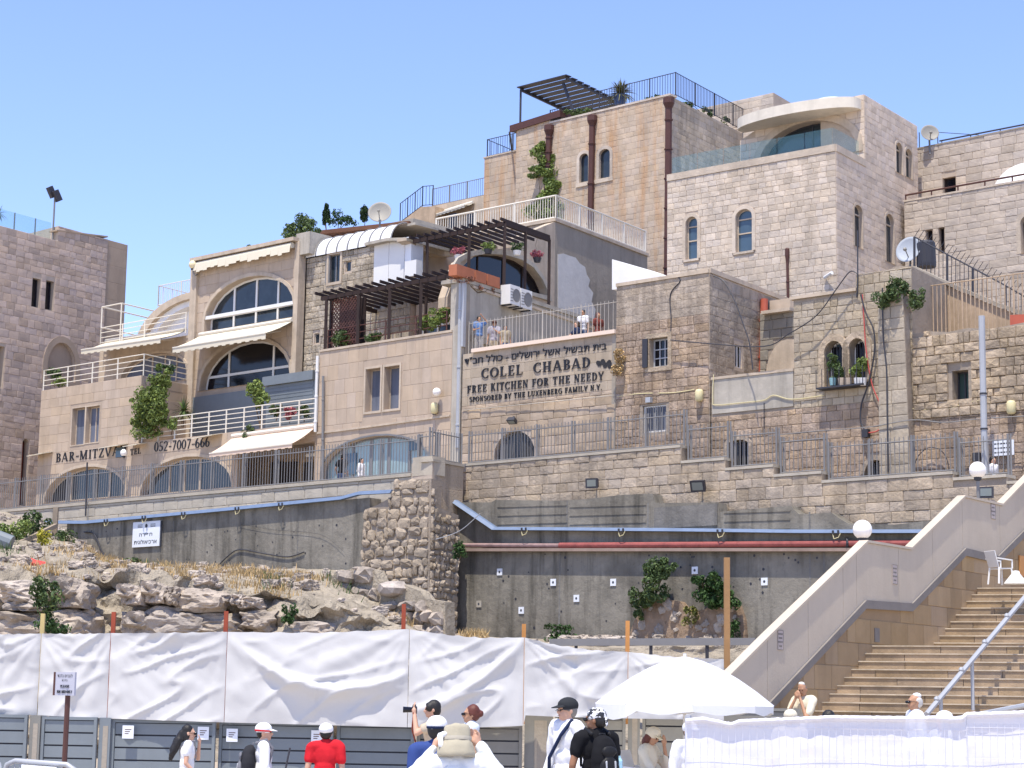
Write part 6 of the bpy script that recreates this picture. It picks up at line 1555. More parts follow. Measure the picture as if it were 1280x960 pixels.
# side wall
t = thing('stair_parapet', PG_.w(uA, 0), 'pinkish rendered parapet stepping up along the staircase over golden stone', 'parapet wall')
botl = [(860, 985), (943, 894), (1079, 750), (1137, 754), (1204, 685), (1245, 695), (1300, 640)]
topl = [(1300, 582), (1251, 632.5), (1204, 622), (1137, 687.5), (1082, 678.5), (960, 796), (919, 837), (860, 896)]
bz = PG_.poly(botl); tz = PG_.poly(topl)
gq = [(bz[0][0], 0), (bz[-1][0], 0)] + bz[::-1]
wall(t, PG_, gq, mat('golden_mortar', (.30, .21, .125), .9, bump=.01, var=.3), .6, name='lower_wall', back=True); clad(t, PG_, gq, [], .42, .75, .012, M_GOLD, 'flat', gap=.01, jit=.25)
def inter_poly(poly, ua, ub):
    """slice a polygon between two u values"""
    def clip(p, k, s):
        o = []
        for i in range(len(p)):
            a, b = p[i - 1], p[i]; ia, ib = (a[0] - k) * s >= 0, (b[0] - k) * s >= 0
            if ia != ib: tt = (k - a[0]) / (b[0] - a[0]); o.append((k, a[1] + (b[1] - a[1]) * tt))
            if ib: o.append(b)
        return o
    return clip(clip(poly, ua, 1), ub, -1)
par = bz + tz
cuts = [bz[0][0]] + [PG_.uz(x, 740)[0] for x in (957, 1008, 1052, 1069, 1122, 1165, 1203, 1250)] + [bz[-1][0]]
for a, b_ in zip(cuts[:-1], cuts[1:]):
    s_ = inter_poly(par, a + .006, b_ - .006)
    if len(s_) >= 3: b = MB(); b.prism(PG_.off(.03), s_, -.14, 0, back=True); b.obj('parapet_panel', M_PARA, t)
cp_ = MB()
for i in range(len(tz) - 1):
    a, c = tz[i + 1], tz[i]; cp_ = MB(); w = PG_.w; cp_.box8([w(a[0], a[1] + .003, .06), w(c[0], c[1] + .003, .06), w(c[0], c[1] + .003, -.13), w(a[0], a[1] + .003, -.13), w(a[0], a[1] + .05, .06), w(c[0], c[1] + .05, .06), w(c[0], c[1] + .05, -.13), w(a[0], a[1] + .05, -.13)]); cp_.obj('coping', M_PARA, t)
for i in range(len(bz) - 1):
    a, c = bz[i], bz[i + 1]; cp_ = MB(); w = PG_.w; h = .16; cp_.box8([w(a[0], a[1] - h, .07), w(c[0], c[1] - h, .07), w(c[0], c[1] - h, -.05), w(a[0], a[1] - h, -.05), w(a[0], a[1] - .004, .075), w(c[0], c[1] - .004, .075), w(c[0], c[1] - .004, -.05), w(a[0], a[1] - .004, -.05)]); cp_.obj('stone_band', M_BAND, t)
boxpx('wall_niche', M_BAND, t, PG_, 1092, 785, 1098, 803, .0, .03)
for i, (x, y) in enumerate(((975, 800), (1118, 718), (1241, 637))):
    P_s = PG_.off(.03); u, z = P_s.uz(x, y); w2, h2 = .095 * (1 + .1 * i) * 1.1, .17 * (1 + .1 * i)
    tt = thing('notice_plaque', P_s.w(u, z), ['lowest grey printed plaque on the stair parapet', 'middle grey printed plaque on the stair parapet', 'topmost grey printed plaque on the stair parapet'][i], 'plaque')
    box('plate', mat('plaque_grey', (.45, .38, .35), .6), tt, P_s, u - w2, u + w2, z - h2, z + h2, .002, .012)
    for nm, (a, b_, c, d) in (('edge', (u - w2, u + w2, z + h2 - .01, z + h2)), ('edge', (u - w2, u + w2, z - h2, z - h2 + .01)), ('edge', (u - w2, u - w2 + .01, z - h2 + .011, z + h2 - .011)), ('edge', (u + w2 - .01, u + w2, z - h2 + .011, z + h2 - .011))): box('border', M_BAND, tt, P_s, a, b_, c, d, .012, .016)
    for k in range(4):
        kk = (.8, .65, .85, .55)[k]; b = MB(); zz = z + h2 * (.6 - .4 * k)
        for j in range(5): x0_ = u - w2 * kk + 2 * w2 * kk * j / 5; b.box(P_s, x0_, x0_ + w2 * kk * .3, zz - .016, zz + .016, .012, .0145)
        b.obj('small_print', M_BAND, tt, kind='stuff')
def globe_lamp(c, r, base, label, m=M_LAMP, pole=.035, arm=None):
    t = thing('globe_lamp', base, label, 'lamp', None); b = MB(); b.ball(c, r, 20); b.obj('globe', m, t, True)
    b = MB(); b.lathe(c - Vector((0, 0, r + .04)), [(.001, -.03), (r * .42, 0), (r * .5, .07), (r * .3, .09)], 12); b.obj('collar', M_IRON, t)
    b = MB(); b.tube([base] + (arm or []) + [c - Vector((0, 0, r))], pole, 7); b.obj('pole', M_STEEL, t); return t
Pb = PG_.off(-.2); c = Pb.pt(1078, 662); globe_lamp(c, 12.2 / F * c.y, Vector((c.x, c.y, c.z - .5)), 'white globe lamp on the parapet bend left of the staircase')
c = Pb.pt(1222, 587.5); globe_lamp(c, 10.6 / F * c.y, Vector((c.x, c.y, c.z - .85)), 'white globe lamp on a pole at the upper parapet bend, before the tall grey pole')
def flood(c, s_, label, dirv=(-.3, -1, -.2), m=None):
    t = thing('floodlight', c, label, 'floodlight'); d = Vector(dirv).normalized(); x = d.cross(Vector((0, 0, 1))).normalized(); y = x.cross(d); b = MB()
    P = [c + x * a * s_ + y * bb * s_ * .75 + d * cc * s_ * .35 for a, bb, cc in ((-1, -1, 1), (1, -1, 1), (.8, -.8, -1.6), (-.8, -.8, -1.6), (-1, 1, 1), (1, 1, 1), (.8, .8, -1.6), (-.8, .8, -1.6))]; b.box8(P); b.obj('housing', M_IRON, t)
    b = MB(); q = [c + x * a * s_ * .72 + y * bb * s_ * .5 + d * (s_ * .352) for a, bb in ((-1, -1), (1, -1), (1, 1), (-1, 1))]; b.box8([p for p in q] + [p + d * .012 for p in q]); b.obj('lens', m or mat('floodlight_lens', (.16, .18, .17), .25, spec=.6), t)
    b = MB(); b.tube([c - d * s_ * .3, c - d * s_ * 1.5 - Vector((0, 0, s_ * .3))], .03, 6); b.obj('bracket', M_IRON, t); return t
flood(PSR.pt(740.5, 604, .38), .22, 'black square floodlight on the tall retaining wall, the left of two', (-.5, -1, -.1)); flood(PSR.pt(873, 607, .42), .25, 'black box floodlight on the tall retaining wall, the right of two', (-.5, -1, -.45))
flood(Pb.pt(1233, 616, -.3), .17, 'black floodlight behind the parapet beside the upper globe lamp', (-.4, -1, .1)); flood(PFR.pt(640, 526, .3), .17, 'flat dark lamp above the barred arch of the lettered wall', (-.3, -.5, -1))
globe_lamp(PUF.pt(241.5, 331, .3), .2, PUF.pt(247, 343, .1), 'yellowed globe lamp at the roof corner of the arched house', mat('yellow_globe', (.72, .62, .40), .4, spec=.4), .03, [PUF.pt(243, 345, .3)])
globe_lamp(PF.pt(155, 566, .5), .16, PF.pt(155, 574, .1), 'small white globe lamp in front of the black lettering', M_LAMP, .02)
b = MB(); c = PF.pt(546, 490, .25); b.ball(c, .16, 12); tag(b.obj('wall_lamp', M_LAMP, None, True), 'white round wall lamp at the right end of the pink block', 'lamp')
def capsule_lamp(pl, x, y, label):
    c = pl.pt(x, y, .14); b = MB(); b.lathe(c - Vector((0, 0, .2)), [(.001, -.02), (.1, 0), (.14, .06), (.14, .32), (.1, .39), (.001, .41)], 12); t = thing('bulkhead_lamp', c, label, 'lamp'); b.obj('diffuser', M_YEL, t, True); q = MB(); q.box(pl, pl.uz(x, y)[0] - .05, pl.uz(x, y)[0] + .1, c.z - .22, c.z + .22, 0, .06); q.obj('back_plate', M_IRON, t)
capsule_lamp(PF, 543, 510, 'yellowed bulkhead lamp at the right end of the pink block'); capsule_lamp(PFR, 874, 494, 'yellowed bulkhead lamp between the two weathered houses'); capsule_lamp(PFR, 1264, 509, 'yellowed bulkhead lamp on the rough golden wall'); 
b = MB(); u, z = PFR.uz(814, 501); b.box(PFR, u - .1, u + .1, z - .08, z + .1, .03, .2); tag(b.obj('meter_box', M_STEELL), 'small grey lamp box above the lower barred window', 'lamp box')
b = MB(); u, z = PFR.uz(1085, 542); b.box(PFR, u - .1, u + .1, z - .13, z + .12, .03, .2); tag(b.obj('junction_box', M_IRON), 'dark junction box where the cable loops end', 'junction box')
b = MB(); u, z = PFR.uz(1224, 572); b.box(PFR, u - .12, u + .1, z - .13, z + .13, .03, .2); tag(b.obj('junction_box', M_IRON), 'dark box at the foot of the tall grey pole', 'junction box')
A = PY.pt(1031, 347, .1); B = PY.pt(1040, 341, .3); b = MB(); b.tube([A + Vector((0, 0, 0)), B], .07, 8); tag(b.obj('security_camera', M_WHITE), 'white security camera on the pale stone house', 'camera')
pipe(PY, 984, 318, 985, 375, .05, M_RUSTP, 'thin maroon pipe with a funnel top on the pale stone house', True, .08, brackets=1)
# tall pole
t = thing('steel_pole', PFR.pt(1229, 600, 1.2), 'tall light grey steel pole in front of the rough golden wall', 'pole'); b = MB(); A = PFR.pt(1227, 395, 1.2); B = Vector((A.x, A.y, 8.0)); b.tube([A, B], .095, 10); b.obj('shaft', M_STEELL, t)
for k in (.45, .65): c = A.lerp(B, k); q = MB(); q.lathe(c, [(.095, 0), (.115, .0), (.115, .05), (.095, .05)], 10); q.obj('band', M_IRON, t)
b = MB(); A = PSL.pt(109, 578, .2); B = PSL.pt(107, 645, .2); b.tube([A, B], .035, 6); tag(b.obj('thin_pole', M_IRON), 'thin black pole in front of the first arched shop', 'pole')
t = thing('street_plate', PFR.pt(1256, 561, .1), 'pale blue-grey notice board behind the fence at the right edge', 'sign'); u0, u1, z0, z1 = rect(PFR, 1243, 552, 1270, 569); box('board', M_SIGNW, t, PFR, u0, u1, z0, z1, .1, .13)
for k in range(3):
    b = MB()
    for j in range(6): b.box(PFR, u0 + .06 + j * .095, u0 + .13 + j * .095, z0 + .08 + k * .13, z0 + .12 + k * .13, .13, .134)
    b.obj('small_print', M_INK, t, kind='stuff')
# handrail on the stairs
o_ = at(1215, 877, 34.6); PH_ = side(Vector((o_.x, o_.y, 0)), 2400)
t = thing('stair_handrail', o_, 'tubular steel handrail climbing the middle of the staircase', 'handrail'); A = PH_.pt(1158, 893); B = PH_.pt(1300, 724); rod(t, A, B, .045, M_STEELL, 'rail')
for k, x in ((0, 1176), (1, 1215), (2, 1288)):
    p = PH_.pt(x, 893 - (x - 1158) * 1.19); rod(t, Vector((p.x, p.y, p.z - .85)), p, .032, M_STEELL, 'post')
for i in range(5): p = A.lerp(B, .08 + .2 * i) + Vector((0, 0, .05)); b = MB(); b.ball(p, .05, 8); b.obj('stud', M_STEELL, t)
# plastic chair on the landing and white cone
def chair(c, yaw, label, m=M_WHITE, sc=1.0):
    t = thing('plastic_chair', c, label, 'chair'); Rz = Matrix.Rotation(yaw, 3, 'Z')
    def T(x, y, z): return c + Rz @ Vector((x, y, z)) * sc
    def quad(pts, th, name):
        b = MB(); P = [T(*p) for p in pts]; n_ = (P[1] - P[0]).cross(P[2] - P[0]).normalized() * th; b.box8([p - n_ for p in P] + P); b.obj(name, m, t)
    quad([(-.22, -.22, .44), (.22, -.22, .44), (.2, .2, .42), (-.2, .2, .42)], .02, 'seat'); quad([(-.2, .2, .45), (.2, .2, .45), (.22, .34, .88), (-.22, .34, .88)], .02, 'backrest')
    for x, y in ((-.21, -.2), (.21, -.2), (-.2, .2), (.2, .2)): b = MB(); b.bar(T(x * 1.15, y * 1.2, 0), T(x, y, .44), .045 * sc); b.obj('leg', m, t)
    for x in (-.24, .24): b = MB(); b.bar(T(x, -.2, .64), T(x, .28, .68), .05 * sc, .03 * sc); b.obj('armrest', m, t); b = MB(); b.bar(T(x, -.2, .42), T(x, -.2, .64), .035 * sc); b.obj('arm_support', m, t)
    return t
pc = at(1251, 733, (zl2_ - 1.7) * 2500 / 157); pc.z = zl2_; print('chair', pc, zl2_); chair(pc, radians(115), 'white plastic armchair on the upper landing of the staircase', M_WHITE, .76)
b = MB(); c = at(1270, 733, (zl2_ - 1.7) * 2500 / 157 - .2); c.z = zl2_; b.lathe(c, [(.24, 0), (.23, .03), (.09, .2), (.07, .26), (.001, .27)], 16); tag(b.obj('plastic_stand', M_WHITE, None, True), 'white cone shaped plastic stand beside the armchair on the landing', 'stand')
boxpx('landing_door', mat('orange_door', (.5, .24, .08), .6), bpy.data.objects['stair_parapet'], PG_.off(.02), 1273, 694, 1290, 722, 0, .03)

# =================================================================== cables on the walls
cable(PFR, [(846, 345), (850, 352), (838, 368), (839, 400), (838, 425)], .03, M_IRON, 'black cable dropping to the barred window of the weathered house')
cable(PFR, [(892, 345), (905, 352), (918, 375), (929, 405), (937, 430), (941, 462)], .03, M_IRON, 'black cable swinging across the side of the weathered house', out=.6)
cable(PFR, [(838, 425), (880, 429), (955, 433), (985, 418), (1020, 395), (1045, 362), (1062, 340), (1072, 342)], .028, M_IRON, 'long thin cable looping up to the iron rod of the twin window house', out=.3)
cable(PFR, [(1072, 288), (1072, 350), (1071, 372)], .035, M_IRON, 'thin iron rod above the twin arched windows', 'rod', 'iron_rod')
cable(PFR, [(1076, 368), (1082, 390), (1092, 412), (1093, 440), (1086, 478), (1077, 505), (1076, 528), (1084, 540)], .04, M_IRON, 'thick black cable hanging beside the twin arched windows', out=.15)
cable(PFR, [(1078, 368), (1080, 400), (1083, 440), (1090, 480), (1100, 505), (1105, 525), (1098, 538), (1086, 541)], .03, mat('red_cable', (.45, .08, .07), .6), 'red cable hanging beside the twin arched windows', out=.12)
cable(PFR, [(1103, 360), (1104, 420), (1108, 460), (1109, 520), (1110, 590)], .035, M_IRON, 'dark cable down the buttress edge', out=.55)
cable(PFR, [(771, 496), (800, 492), (840, 491), (868, 487)], .022, M_YEL, 'pale cable along the weathered house below the barred window')
cable(PF, [(578, 513), (640, 507), (700, 501), (768, 494)], .02, M_PLAST, 'thin pale cable below the black lettering', out=.06)
cable(PFR, [(892, 468), (891, 500), (895, 506), (930, 503), (955, 500), (967, 494), (990, 499), (1030, 494)], .024, M_YEL, 'pale cable along the low rendered panel')
cable(PFR, [(955, 504), (955, 541)], .022, M_IRON, 'short dark vertical conduit above the stepping fence', 'conduit', 'conduit')
cable(PFR, [(960, 545), (1020, 539), (1085, 534), (1140, 525), (1180, 528), (1220, 524), (1280, 520)], .022, M_STEEL, 'long grey cable across the lower walls at the right', out=.5)
cable(PFR, [(1140, 511), (1180, 512), (1210, 503), (1235, 499)], .02, M_YEL, 'pale cable under the green shuttered window')
cable(PFR, [(1142, 585), (1148, 570), (1160, 560), (1175, 562), (1184, 575), (1187, 592)], .02, M_IRON, 'black cable arch on the wall behind the stepping fence', out=.2)
cable(PCL, [(105, 665), (118, 668), (128, 690), (142, 715)], .035, M_IRON, 'dark hose hanging on the left concrete wall beside the sign', 'hose', 'hose')
cable(PCL, [(265, 715), (285, 695), (300, 687), (330, 692), (360, 696), (380, 690)], .03, M_IRON, 'dark hose sagging across the left concrete wall', 'hose', 'hose')
cable(PCL, [(300, 655), (340, 662), (400, 668), (430, 690)], .007, M_IRON, 'thin wire across the left concrete wall')
cable(PSL, [(545, 674), (565, 668), (580, 660), (600, 642)], .02, M_STEELL, 'pale wire from the rubble pier to the sloping blue channel', out=1.2)

# =================================================================== plants on buildings
def clump(pl, x, y, out, rx, rz): return (pl.pt(x, y, out), (rx, rx * .7, rz))
plant('vine', [(c, (r[0] * 1.3, r[1], r[2] * 1.25)) for c, r in [clump(PBn, 678, 190, .2, .45, .5), clump(PBn, 683, 205, .2, .5, .5), clump(PBn, 672, 215, .2, .4, .3), clump(PBn, 686, 222, .25, .55, .5), clump(PBn, 682, 238, .25, .5, .5), clump(PBn, 690, 240, .2, .4, .3), clump(PBn, 684, 256, .3, .5, .5), clump(PBn, 676, 266, .3, .6, .5), clump(PBn, 690, 268, .3, .5, .5)]], L_BRIGHT, 'bright green climber growing up the tall stained house', 'climber', PBn.pt(682, 285, .2), 3400, .13, seed=31)
plant('bamboo_shrub', [clump(PF, x, y, .3, rx, rz) for x, y, rx, rz in ((190, 505, .8, .9), (197, 482, .65, .75), (183, 520, .75, .6), (204, 468, .4, .55), (200, 528, .7, .6), (171, 505, .35, .3), (186, 535, .7, .5), (192, 492, .7, .7), (203, 510, .5, .6))], leafmat('bamboo_leaf', (.13, .18, .05)), 'tall feathery green shrub at the corner of the balcony', 'shrub', PF.pt(190, 545, .2), 3600, .11, seed=32)
palm('spiky_palm', PF.pt(228, 534, -.8), .7, .75, 70, leafmat('spiky_green', (.08, .13, .04)), 'spiky dark green palm on the balcony beside the feathery shrub', 33, wid=.035)
plant('potted_tree', [clump(PF, 320, 490, -.6, .45, .55), clump(PF, 326, 505, -.6, .35, .4), clump(PF, 315, 485, -.6, .3, .3)], L_BRIGHT, 'bright leafy potted tree beside the grey shutter enclosure', 'tree', PF.pt(326, 536, -.6), 700, .12, seed=34, rr=.03)
for i, (x, y, m_, lab) in enumerate(((345, 512, L_MID, 'round green potted plant behind the balcony rail'), (362, 515, L_PINK, 'pink flowering plant behind the balcony rail'), (380, 514, L_MID, 'green and red plant at the right end of the balcony rail'), (312, 540, L_MID, 'small green plant trailing over the balcony edge'), (214, 530, L_BRIGHT, 'light green fern behind the left end of the long balcony rail'))):
    plant('potted_plant', [clump(PF, x, y, -.4 if y < 525 else .05, .3, .3)], m_, lab, 'plant', PF.pt(x, y + 14, -.4 if y < 525 else -.05), 220, .09, seed=40 + i)
plant('balcony_bush', [clump(PF, 67, 466, -.4, .35, .3)], L_MID, 'dark green bush at the left end of the upper left terrace', 'bush', PF.pt(68, 484, -.4), 320, .1, seed=46)
plant('balcony_bush', [clump(PF, 75, 478, -.3, .4, .25)], L_BRIGHT, 'low green leaves behind the left end of the terrace rail', 'bush', PF.pt(76, 488, -.3), 240, .09, seed=47)
plant('balcony_bush', [clump(PF, 205, 461, -1.2, .5, .25)], L_DARK, 'dark plant in front of the arched terrace window', 'bush', PF.pt(205, 478, -1.2), 240, .09, seed=48)
plant('roof_bush', [clump(PUF, 376, 285, -1.5, .8, .62), clump(PUF, 369, 288, -1.5, .6, .5), clump(PUF, 387, 284, -1.5, .6, .55)], L_MID, 'round green bush on the roof beside the arched house', 'bush', PUF.pt(380, 306, -1.5), 1100, .11, seed=49)
plant('roof_bush', [clump(PUF, 318, 311, -.8, .7, .2)], L_BRIGHT, 'low green shrub line on the roof edge of the arched house', 'bush', PUF.pt(318, 318, -.8), 300, .09, seed=50)
PRR = PR.off(-3.5)
plant('cypress_bush', [clump(PRR, 408, 270, 0, .2, .42), clump(PRR, 408, 264, 0, .14, .4)], L_CYP, 'narrow dark cypress on the roof terrace, the left of two', 'cypress', PRR.pt(408, 290, 0), 1100, .08, seed=51); plant('cypress_bush', [clump(PRR, 455, 268, 0, .2, .4)], L_CYP, 'short dark cypress behind the large satellite dish', 'cypress', PRR.pt(455, 288, 0), 800, .08, seed=52)
plant('roof_shrub', [clump(PRR, 419, 272, 0, .45, .35), clump(PRR, 430, 275, 0, .4, .3), clump(PRR, 438, 277, 0, .35, .25)], L_DARK, 'dark shrubs beside the left cypress on the roof terrace', 'shrub', PRR.pt(422, 290, 0), 420, .09, seed=53)
t = thing('roof_pergola', PRR.pt(450, 300), 'low brown timber pergola on the roof behind the barrel roof', 'pergola')
for i in range(14):
    A = PRR.pt(400 + i * 8.2, 290 - i * .85, .6); q = MB(); q.bar(A, A + PS.d * 3.2, .14, .1); q.obj('rafter', M_TERRA if False else mat('brown_timber', (.16, .075, .045), .8, var=.3), t)
q = MB(); q.bar(PRR.pt(398, 291, .6), PRR.pt(512, 279, .6), .14, .18); q.obj('beam', MATS['brown_timber'], t)
for x in (402, 450, 500): p = PRR.pt(x, 290 - (x - 400) * .1, .5); q = MB(); q.bar(Vector((p.x, p.y, p.z - 1.4)), p, .14); q.obj('post', M_WOODD, t)
box('parapet_wall', M_PLAST, t, PRR, PRR.uz(372, 300)[0], PRR.uz(515, 300)[0], PRR.uz(440, 300)[1] - .9, PRR.uz(440, 297)[1], -.2, 0)
box('end_wall', M_PLAST, t, PRR, PRR.uz(488, 300)[0], PRR.uz(520, 300)[0], PRR.uz(500, 300)[1] - .9, PRR.uz(500, 278)[1], -3, .2)
# outside stair with rail up to the low wing roof
PSt = PLm.off(.8); r = thing('outside_stair_rail', PSt.pt(505, 275), 'dark iron rail climbing an outside stair left of the low wing', 'railing')
A, B, C2 = PSt.pt(500, 279), PSt.pt(528, 258), PSt.pt(541, 257); railing(r, A, B, 1.1, M_IRON, n=9, posts=4, pr=.03, br=.013); railing(r, B, C2, 1.1, M_IRON, n=3, posts=2, pr=.03, br=.013)
t = thing('outside_stair', PSt.pt(505, 290), 'brown outside stair flight under the dark iron rail', 'stair'); b = MB(); b.prism(PSt, PSt.poly([(497, 290), (500, 280), (528, 259), (545, 258), (545, 290)]), -1, .1, back=True); b.obj('flight', M_BOARD, t)
ac_unit(PLm, 512, 284, 528, 297, 'cream air conditioner at the foot of the outside stair', .4, True, 4.2)
# lower pergola plants
for i, (x, y, rx, m_, lab) in enumerate(((427, 423, .5, L_MID, 'green plant behind the lattice screen'), (466, 425, .35, L_MID, 'grey-green plant on the terrace edge beneath the pergola'), (548, 400, .45, L_BRIGHT, 'bright green bush at the right end of the lower terrace'), (533, 404, .35, L_BRIGHT, 'light green bush just left of the terrace corner'), (556, 392, .3, L_BRIGHT, 'upper green tuft at the terrace corner'))):
    plant('terrace_plant', [clump(PF, x, y, -.3, rx, rx * .9)], m_, lab, 'plant', PF.pt(x, y + 16, -.35), int(900 * rx), .1, seed=60 + i)
cp, c2_, c3_, c4_, c5_, ztp2 = pergA
for i, (P, m_, lab) in enumerate(((c4_.lerp(c5_, .25), L_PINK, 'pink flowers hanging at the left of the upper pergola'), (cp.lerp(c4_, .45), L_BRIGHT, 'green hanging basket at the middle left of the upper pergola'), (cp.lerp(c2_, .6), L_MID, 'green hanging basket by the pergola corner post'), (c2_.lerp(c3_, .5), L_PINK, 'pink hanging basket at the right of the upper pergola'))):
    c = Vector((P.x, P.y, ztp2 - .75)); t = plant('hanging_basket', [(c, (.3, .25, .2))], m_, lab, 'hanging basket', c + Vector((0, 0, .7)), 200, .07, seed=70 + i, rr=.008); b = MB(); b.lathe(c - Vector((0, 0, .35)), [(.001, 0), (.12, .02), (.17, .2), (.15, .2)], 10); b.obj('pot', M_WHITE if i % 2 == 0 else M_IRON, t)
plant('planter_flowers', [clump(P1, 580, 350, .0, .5, .14), clump(P1, 597, 358, .0, .3, .14), clump(P1, 613, 362, .0, .4, .14)], leafmat('dry_flower', (.24, .12, .09)), 'dry reddish plants in the terracotta planters', 'plant', P1.pt(597, 366, .0), 380, .07, seed=75)
plant('roof_garden', [clump(PBn, x, y, -.5, .5, .25) for x, y in ((812, 127), (822, 124), (716, 141), (730, 140))] , L_MID, 'low mixed plants along the roof edge of the tall stained house', 'plants', PBn.pt(780, 140, -.5), 700, .09, seed=76)
plant('roof_garden', [(PBs.w(2 + i * 2.0, zt1 + .2, -.2), (.35, .3, .35)) for i in range(5)], L_MID, 'plants under the side railing of the tall stained house', 'plants', PBs.w(5, zt1 - .2, -.2), 700, .1, seed=77)
plant('wall_weed', [clump(PFR, 1112, 366, .5, .6, .35), clump(PFR, 1104, 374, .5, .45, .3), clump(PFR, 1123, 358, .5, .4, .35)], L_MID, 'green weed growing out of the buttress top', 'weed', PFR.pt(1112, 376, .3), 800, .09, seed=78)
plant('wall_weed', [clump(PFR, 1145, 372, .3, .3, .4)], L_MID, 'small green weed right of the buttress top', 'weed', PFR.pt(1145, 384, .2), 260, .08, seed=79)
plant('wall_weed', [clump(PFR, 774, 445, .25, .25, .3), clump(PFR, 772, 458, .25, .22, .35)], L_DRY, 'dry yellow weed in the joint right of the black lettering', 'weed', PFR.pt(771, 470, .05), 300, .09, seed=80)
for i, (x, y, m_, lab) in enumerate(((1042, 452, L_MID, 'trailing plant in the left twin arched window'), (1048, 466, L_MID, 'potted plant low in the left twin arched window'), (1071, 462, L_BRIGHT, 'bright potted plant in the right twin arched window'), (1078, 456, L_BRIGHT, 'leafy plant at the right side of the right twin arched window'))):
    plant('window_plant', [clump(PFR, x, y, .15, .24, .26)], m_, lab, 'plant', PFR.pt(x, 479, .2), 240, .08, seed=84 + i, rr=.012)
for i, (x, m_) in enumerate(((1041, mat('teal_pot', (.25, .42, .45), .6)), (1052, M_CREAM), (1061, M_CREAM), (1072, M_WHITE), (1079, M_WHITE))):
    b = MB(); b.lathe(PFR.pt(x, 482, .25), [(.001, 0), (.09, .0), (.12, .24), (.1, .24)], 10); tag(b.obj('flower_pot', m_, None), ['teal flower pot on the window cage', 'cream flower pot second from the left on the window cage', 'cream flower pot in the middle of the window cage', 'white flower pot second from the right on the window cage', 'white flower pot at the right end of the window cage'][i], 'flower pot')
rb_ = MB(); c = PFR.pt(1275, 400, -.5); rb_.box8([c + Vector(v) for v in ((-.3, 0, -.3), (.3, -.2, -.3), (.4, .2, -.3), (-.2, .4, -.3), (-.3, 0, .15), (.3, -.2, .15), (.4, .2, .15), (-.2, .4, .15))]); tag(rb_.obj('red_crate', M_REDD), 'red plastic crate on the wall top at the right edge', 'crate')

# =================================================================== tarpaulin fence and hoarding
PTA = Plane(400, 850, 30, -30000)
tt = thing('tarpaulin_fence', PTA.pt(300, 900), 'long white wrinkled tarpaulin stretched above the grey hoarding', 'tarpaulin')
seams = [(-40, 50), (50, 137), (137, 283), (283, 511), (511, 655), (655, 785), (785, 905)]
TY = [(-40, 792.5), (50, 792), (137, 791.5), (200, 790.5), (283, 790), (400, 790), (508, 786.5), (560, 793), (600, 796.5), (655, 797), (690, 805), (740, 812), (785, 815), (840, 820), (905, 824)]
BYt = [(-40, 891), (50, 893), (137, 897), (283, 902), (511, 908), (600, 908), (640, 907), (655, 906), (656, 893), (700, 895), (785, 897), (905, 899)]
for si, (xa, xb) in enumerate(seams):
    ua, ub = PTA.uz(xa, 850)[0] + .004, PTA.uz(xb, 850)[0] - .004; nx_, nz_ = max(20, int((ub - ua) / .03)), 46; vs = []; fs = []
    for i in range(nx_ + 1):
        k = i / nx_; px = xa + (xb - xa) * k; u = ua + (ub - ua) * k; zt_ = PTA.uz(px, lerp_tab(TY, px))[1]; zb__ = PTA.uz(px, lerp_tab(BYt, px) + 1)[1] - .0
        zt_ -= .018 * abs(sin(pi * k * 7)) * sin(pi * k)
        for j in range(nz_ + 1):
            h = j / nz_; z = zb__ + (zt_ - zb__) * h; e = sin(pi * min(1, max(0, k))) ** .5
            dk = min(k, 1 - k); 
            rad_ = (noise.noise(Vector((math.atan2(1.02 - h, (k if k < .5 else 1 - k) * (ub - ua) * .9 + .05) * 5, si * 5 + (k > .5) * 2, 0)))) * .10
            p1_ = noise.noise(Vector((u * .55 + z * .9 * (-1) ** si, (z + u * .35 * (-1) ** si) * 1.6, si * 4.1))); p2_ = noise.noise(Vector((u * 1.5 - z * 1.2, (z * 1.4 + u * .8) * 2.2, si))); p3_ = noise.noise(Vector((u * 4, z * 6 + u * 3, si)))
            rg = (1 - abs(noise.noise(Vector(((u + z * 1.1) * .5, (z - u * .45) * 2.4, si + 11)))) * 2.2)
            o = .05 * e + .075 * p1_ * e + .014 * p2_ + .007 * p3_ + rad_ * .35 * e + .045 * max(0, rg) ** 4 * e
            hf = (.95 - 1.75 * k + 1.35 * k * k) if si == 3 else (.16 + .8 * k ** 1.6 if si == 4 else None)
            if hf is not None: dd_ = h - hf; o += (.11 * math.exp(-(dd_ / .10) ** 2) if dd_ < 0 else .11 * math.exp(-(dd_ / .045) ** 2)) * e; o *= .25 + .75 * sin(pi * min(.999, h * .92 + .04)) ** .7
            vs.append(PTA.w(u, z, o + .05))
    for i in range(nx_):
        for j in range(nz_): a = i * (nz_ + 1) + j; fs.append((a, a + nz_ + 1, a + nz_ + 2, a + 1))
    mesh_obj('tarpaulin_sheet', vs, fs, M_SHEET, tt, True)
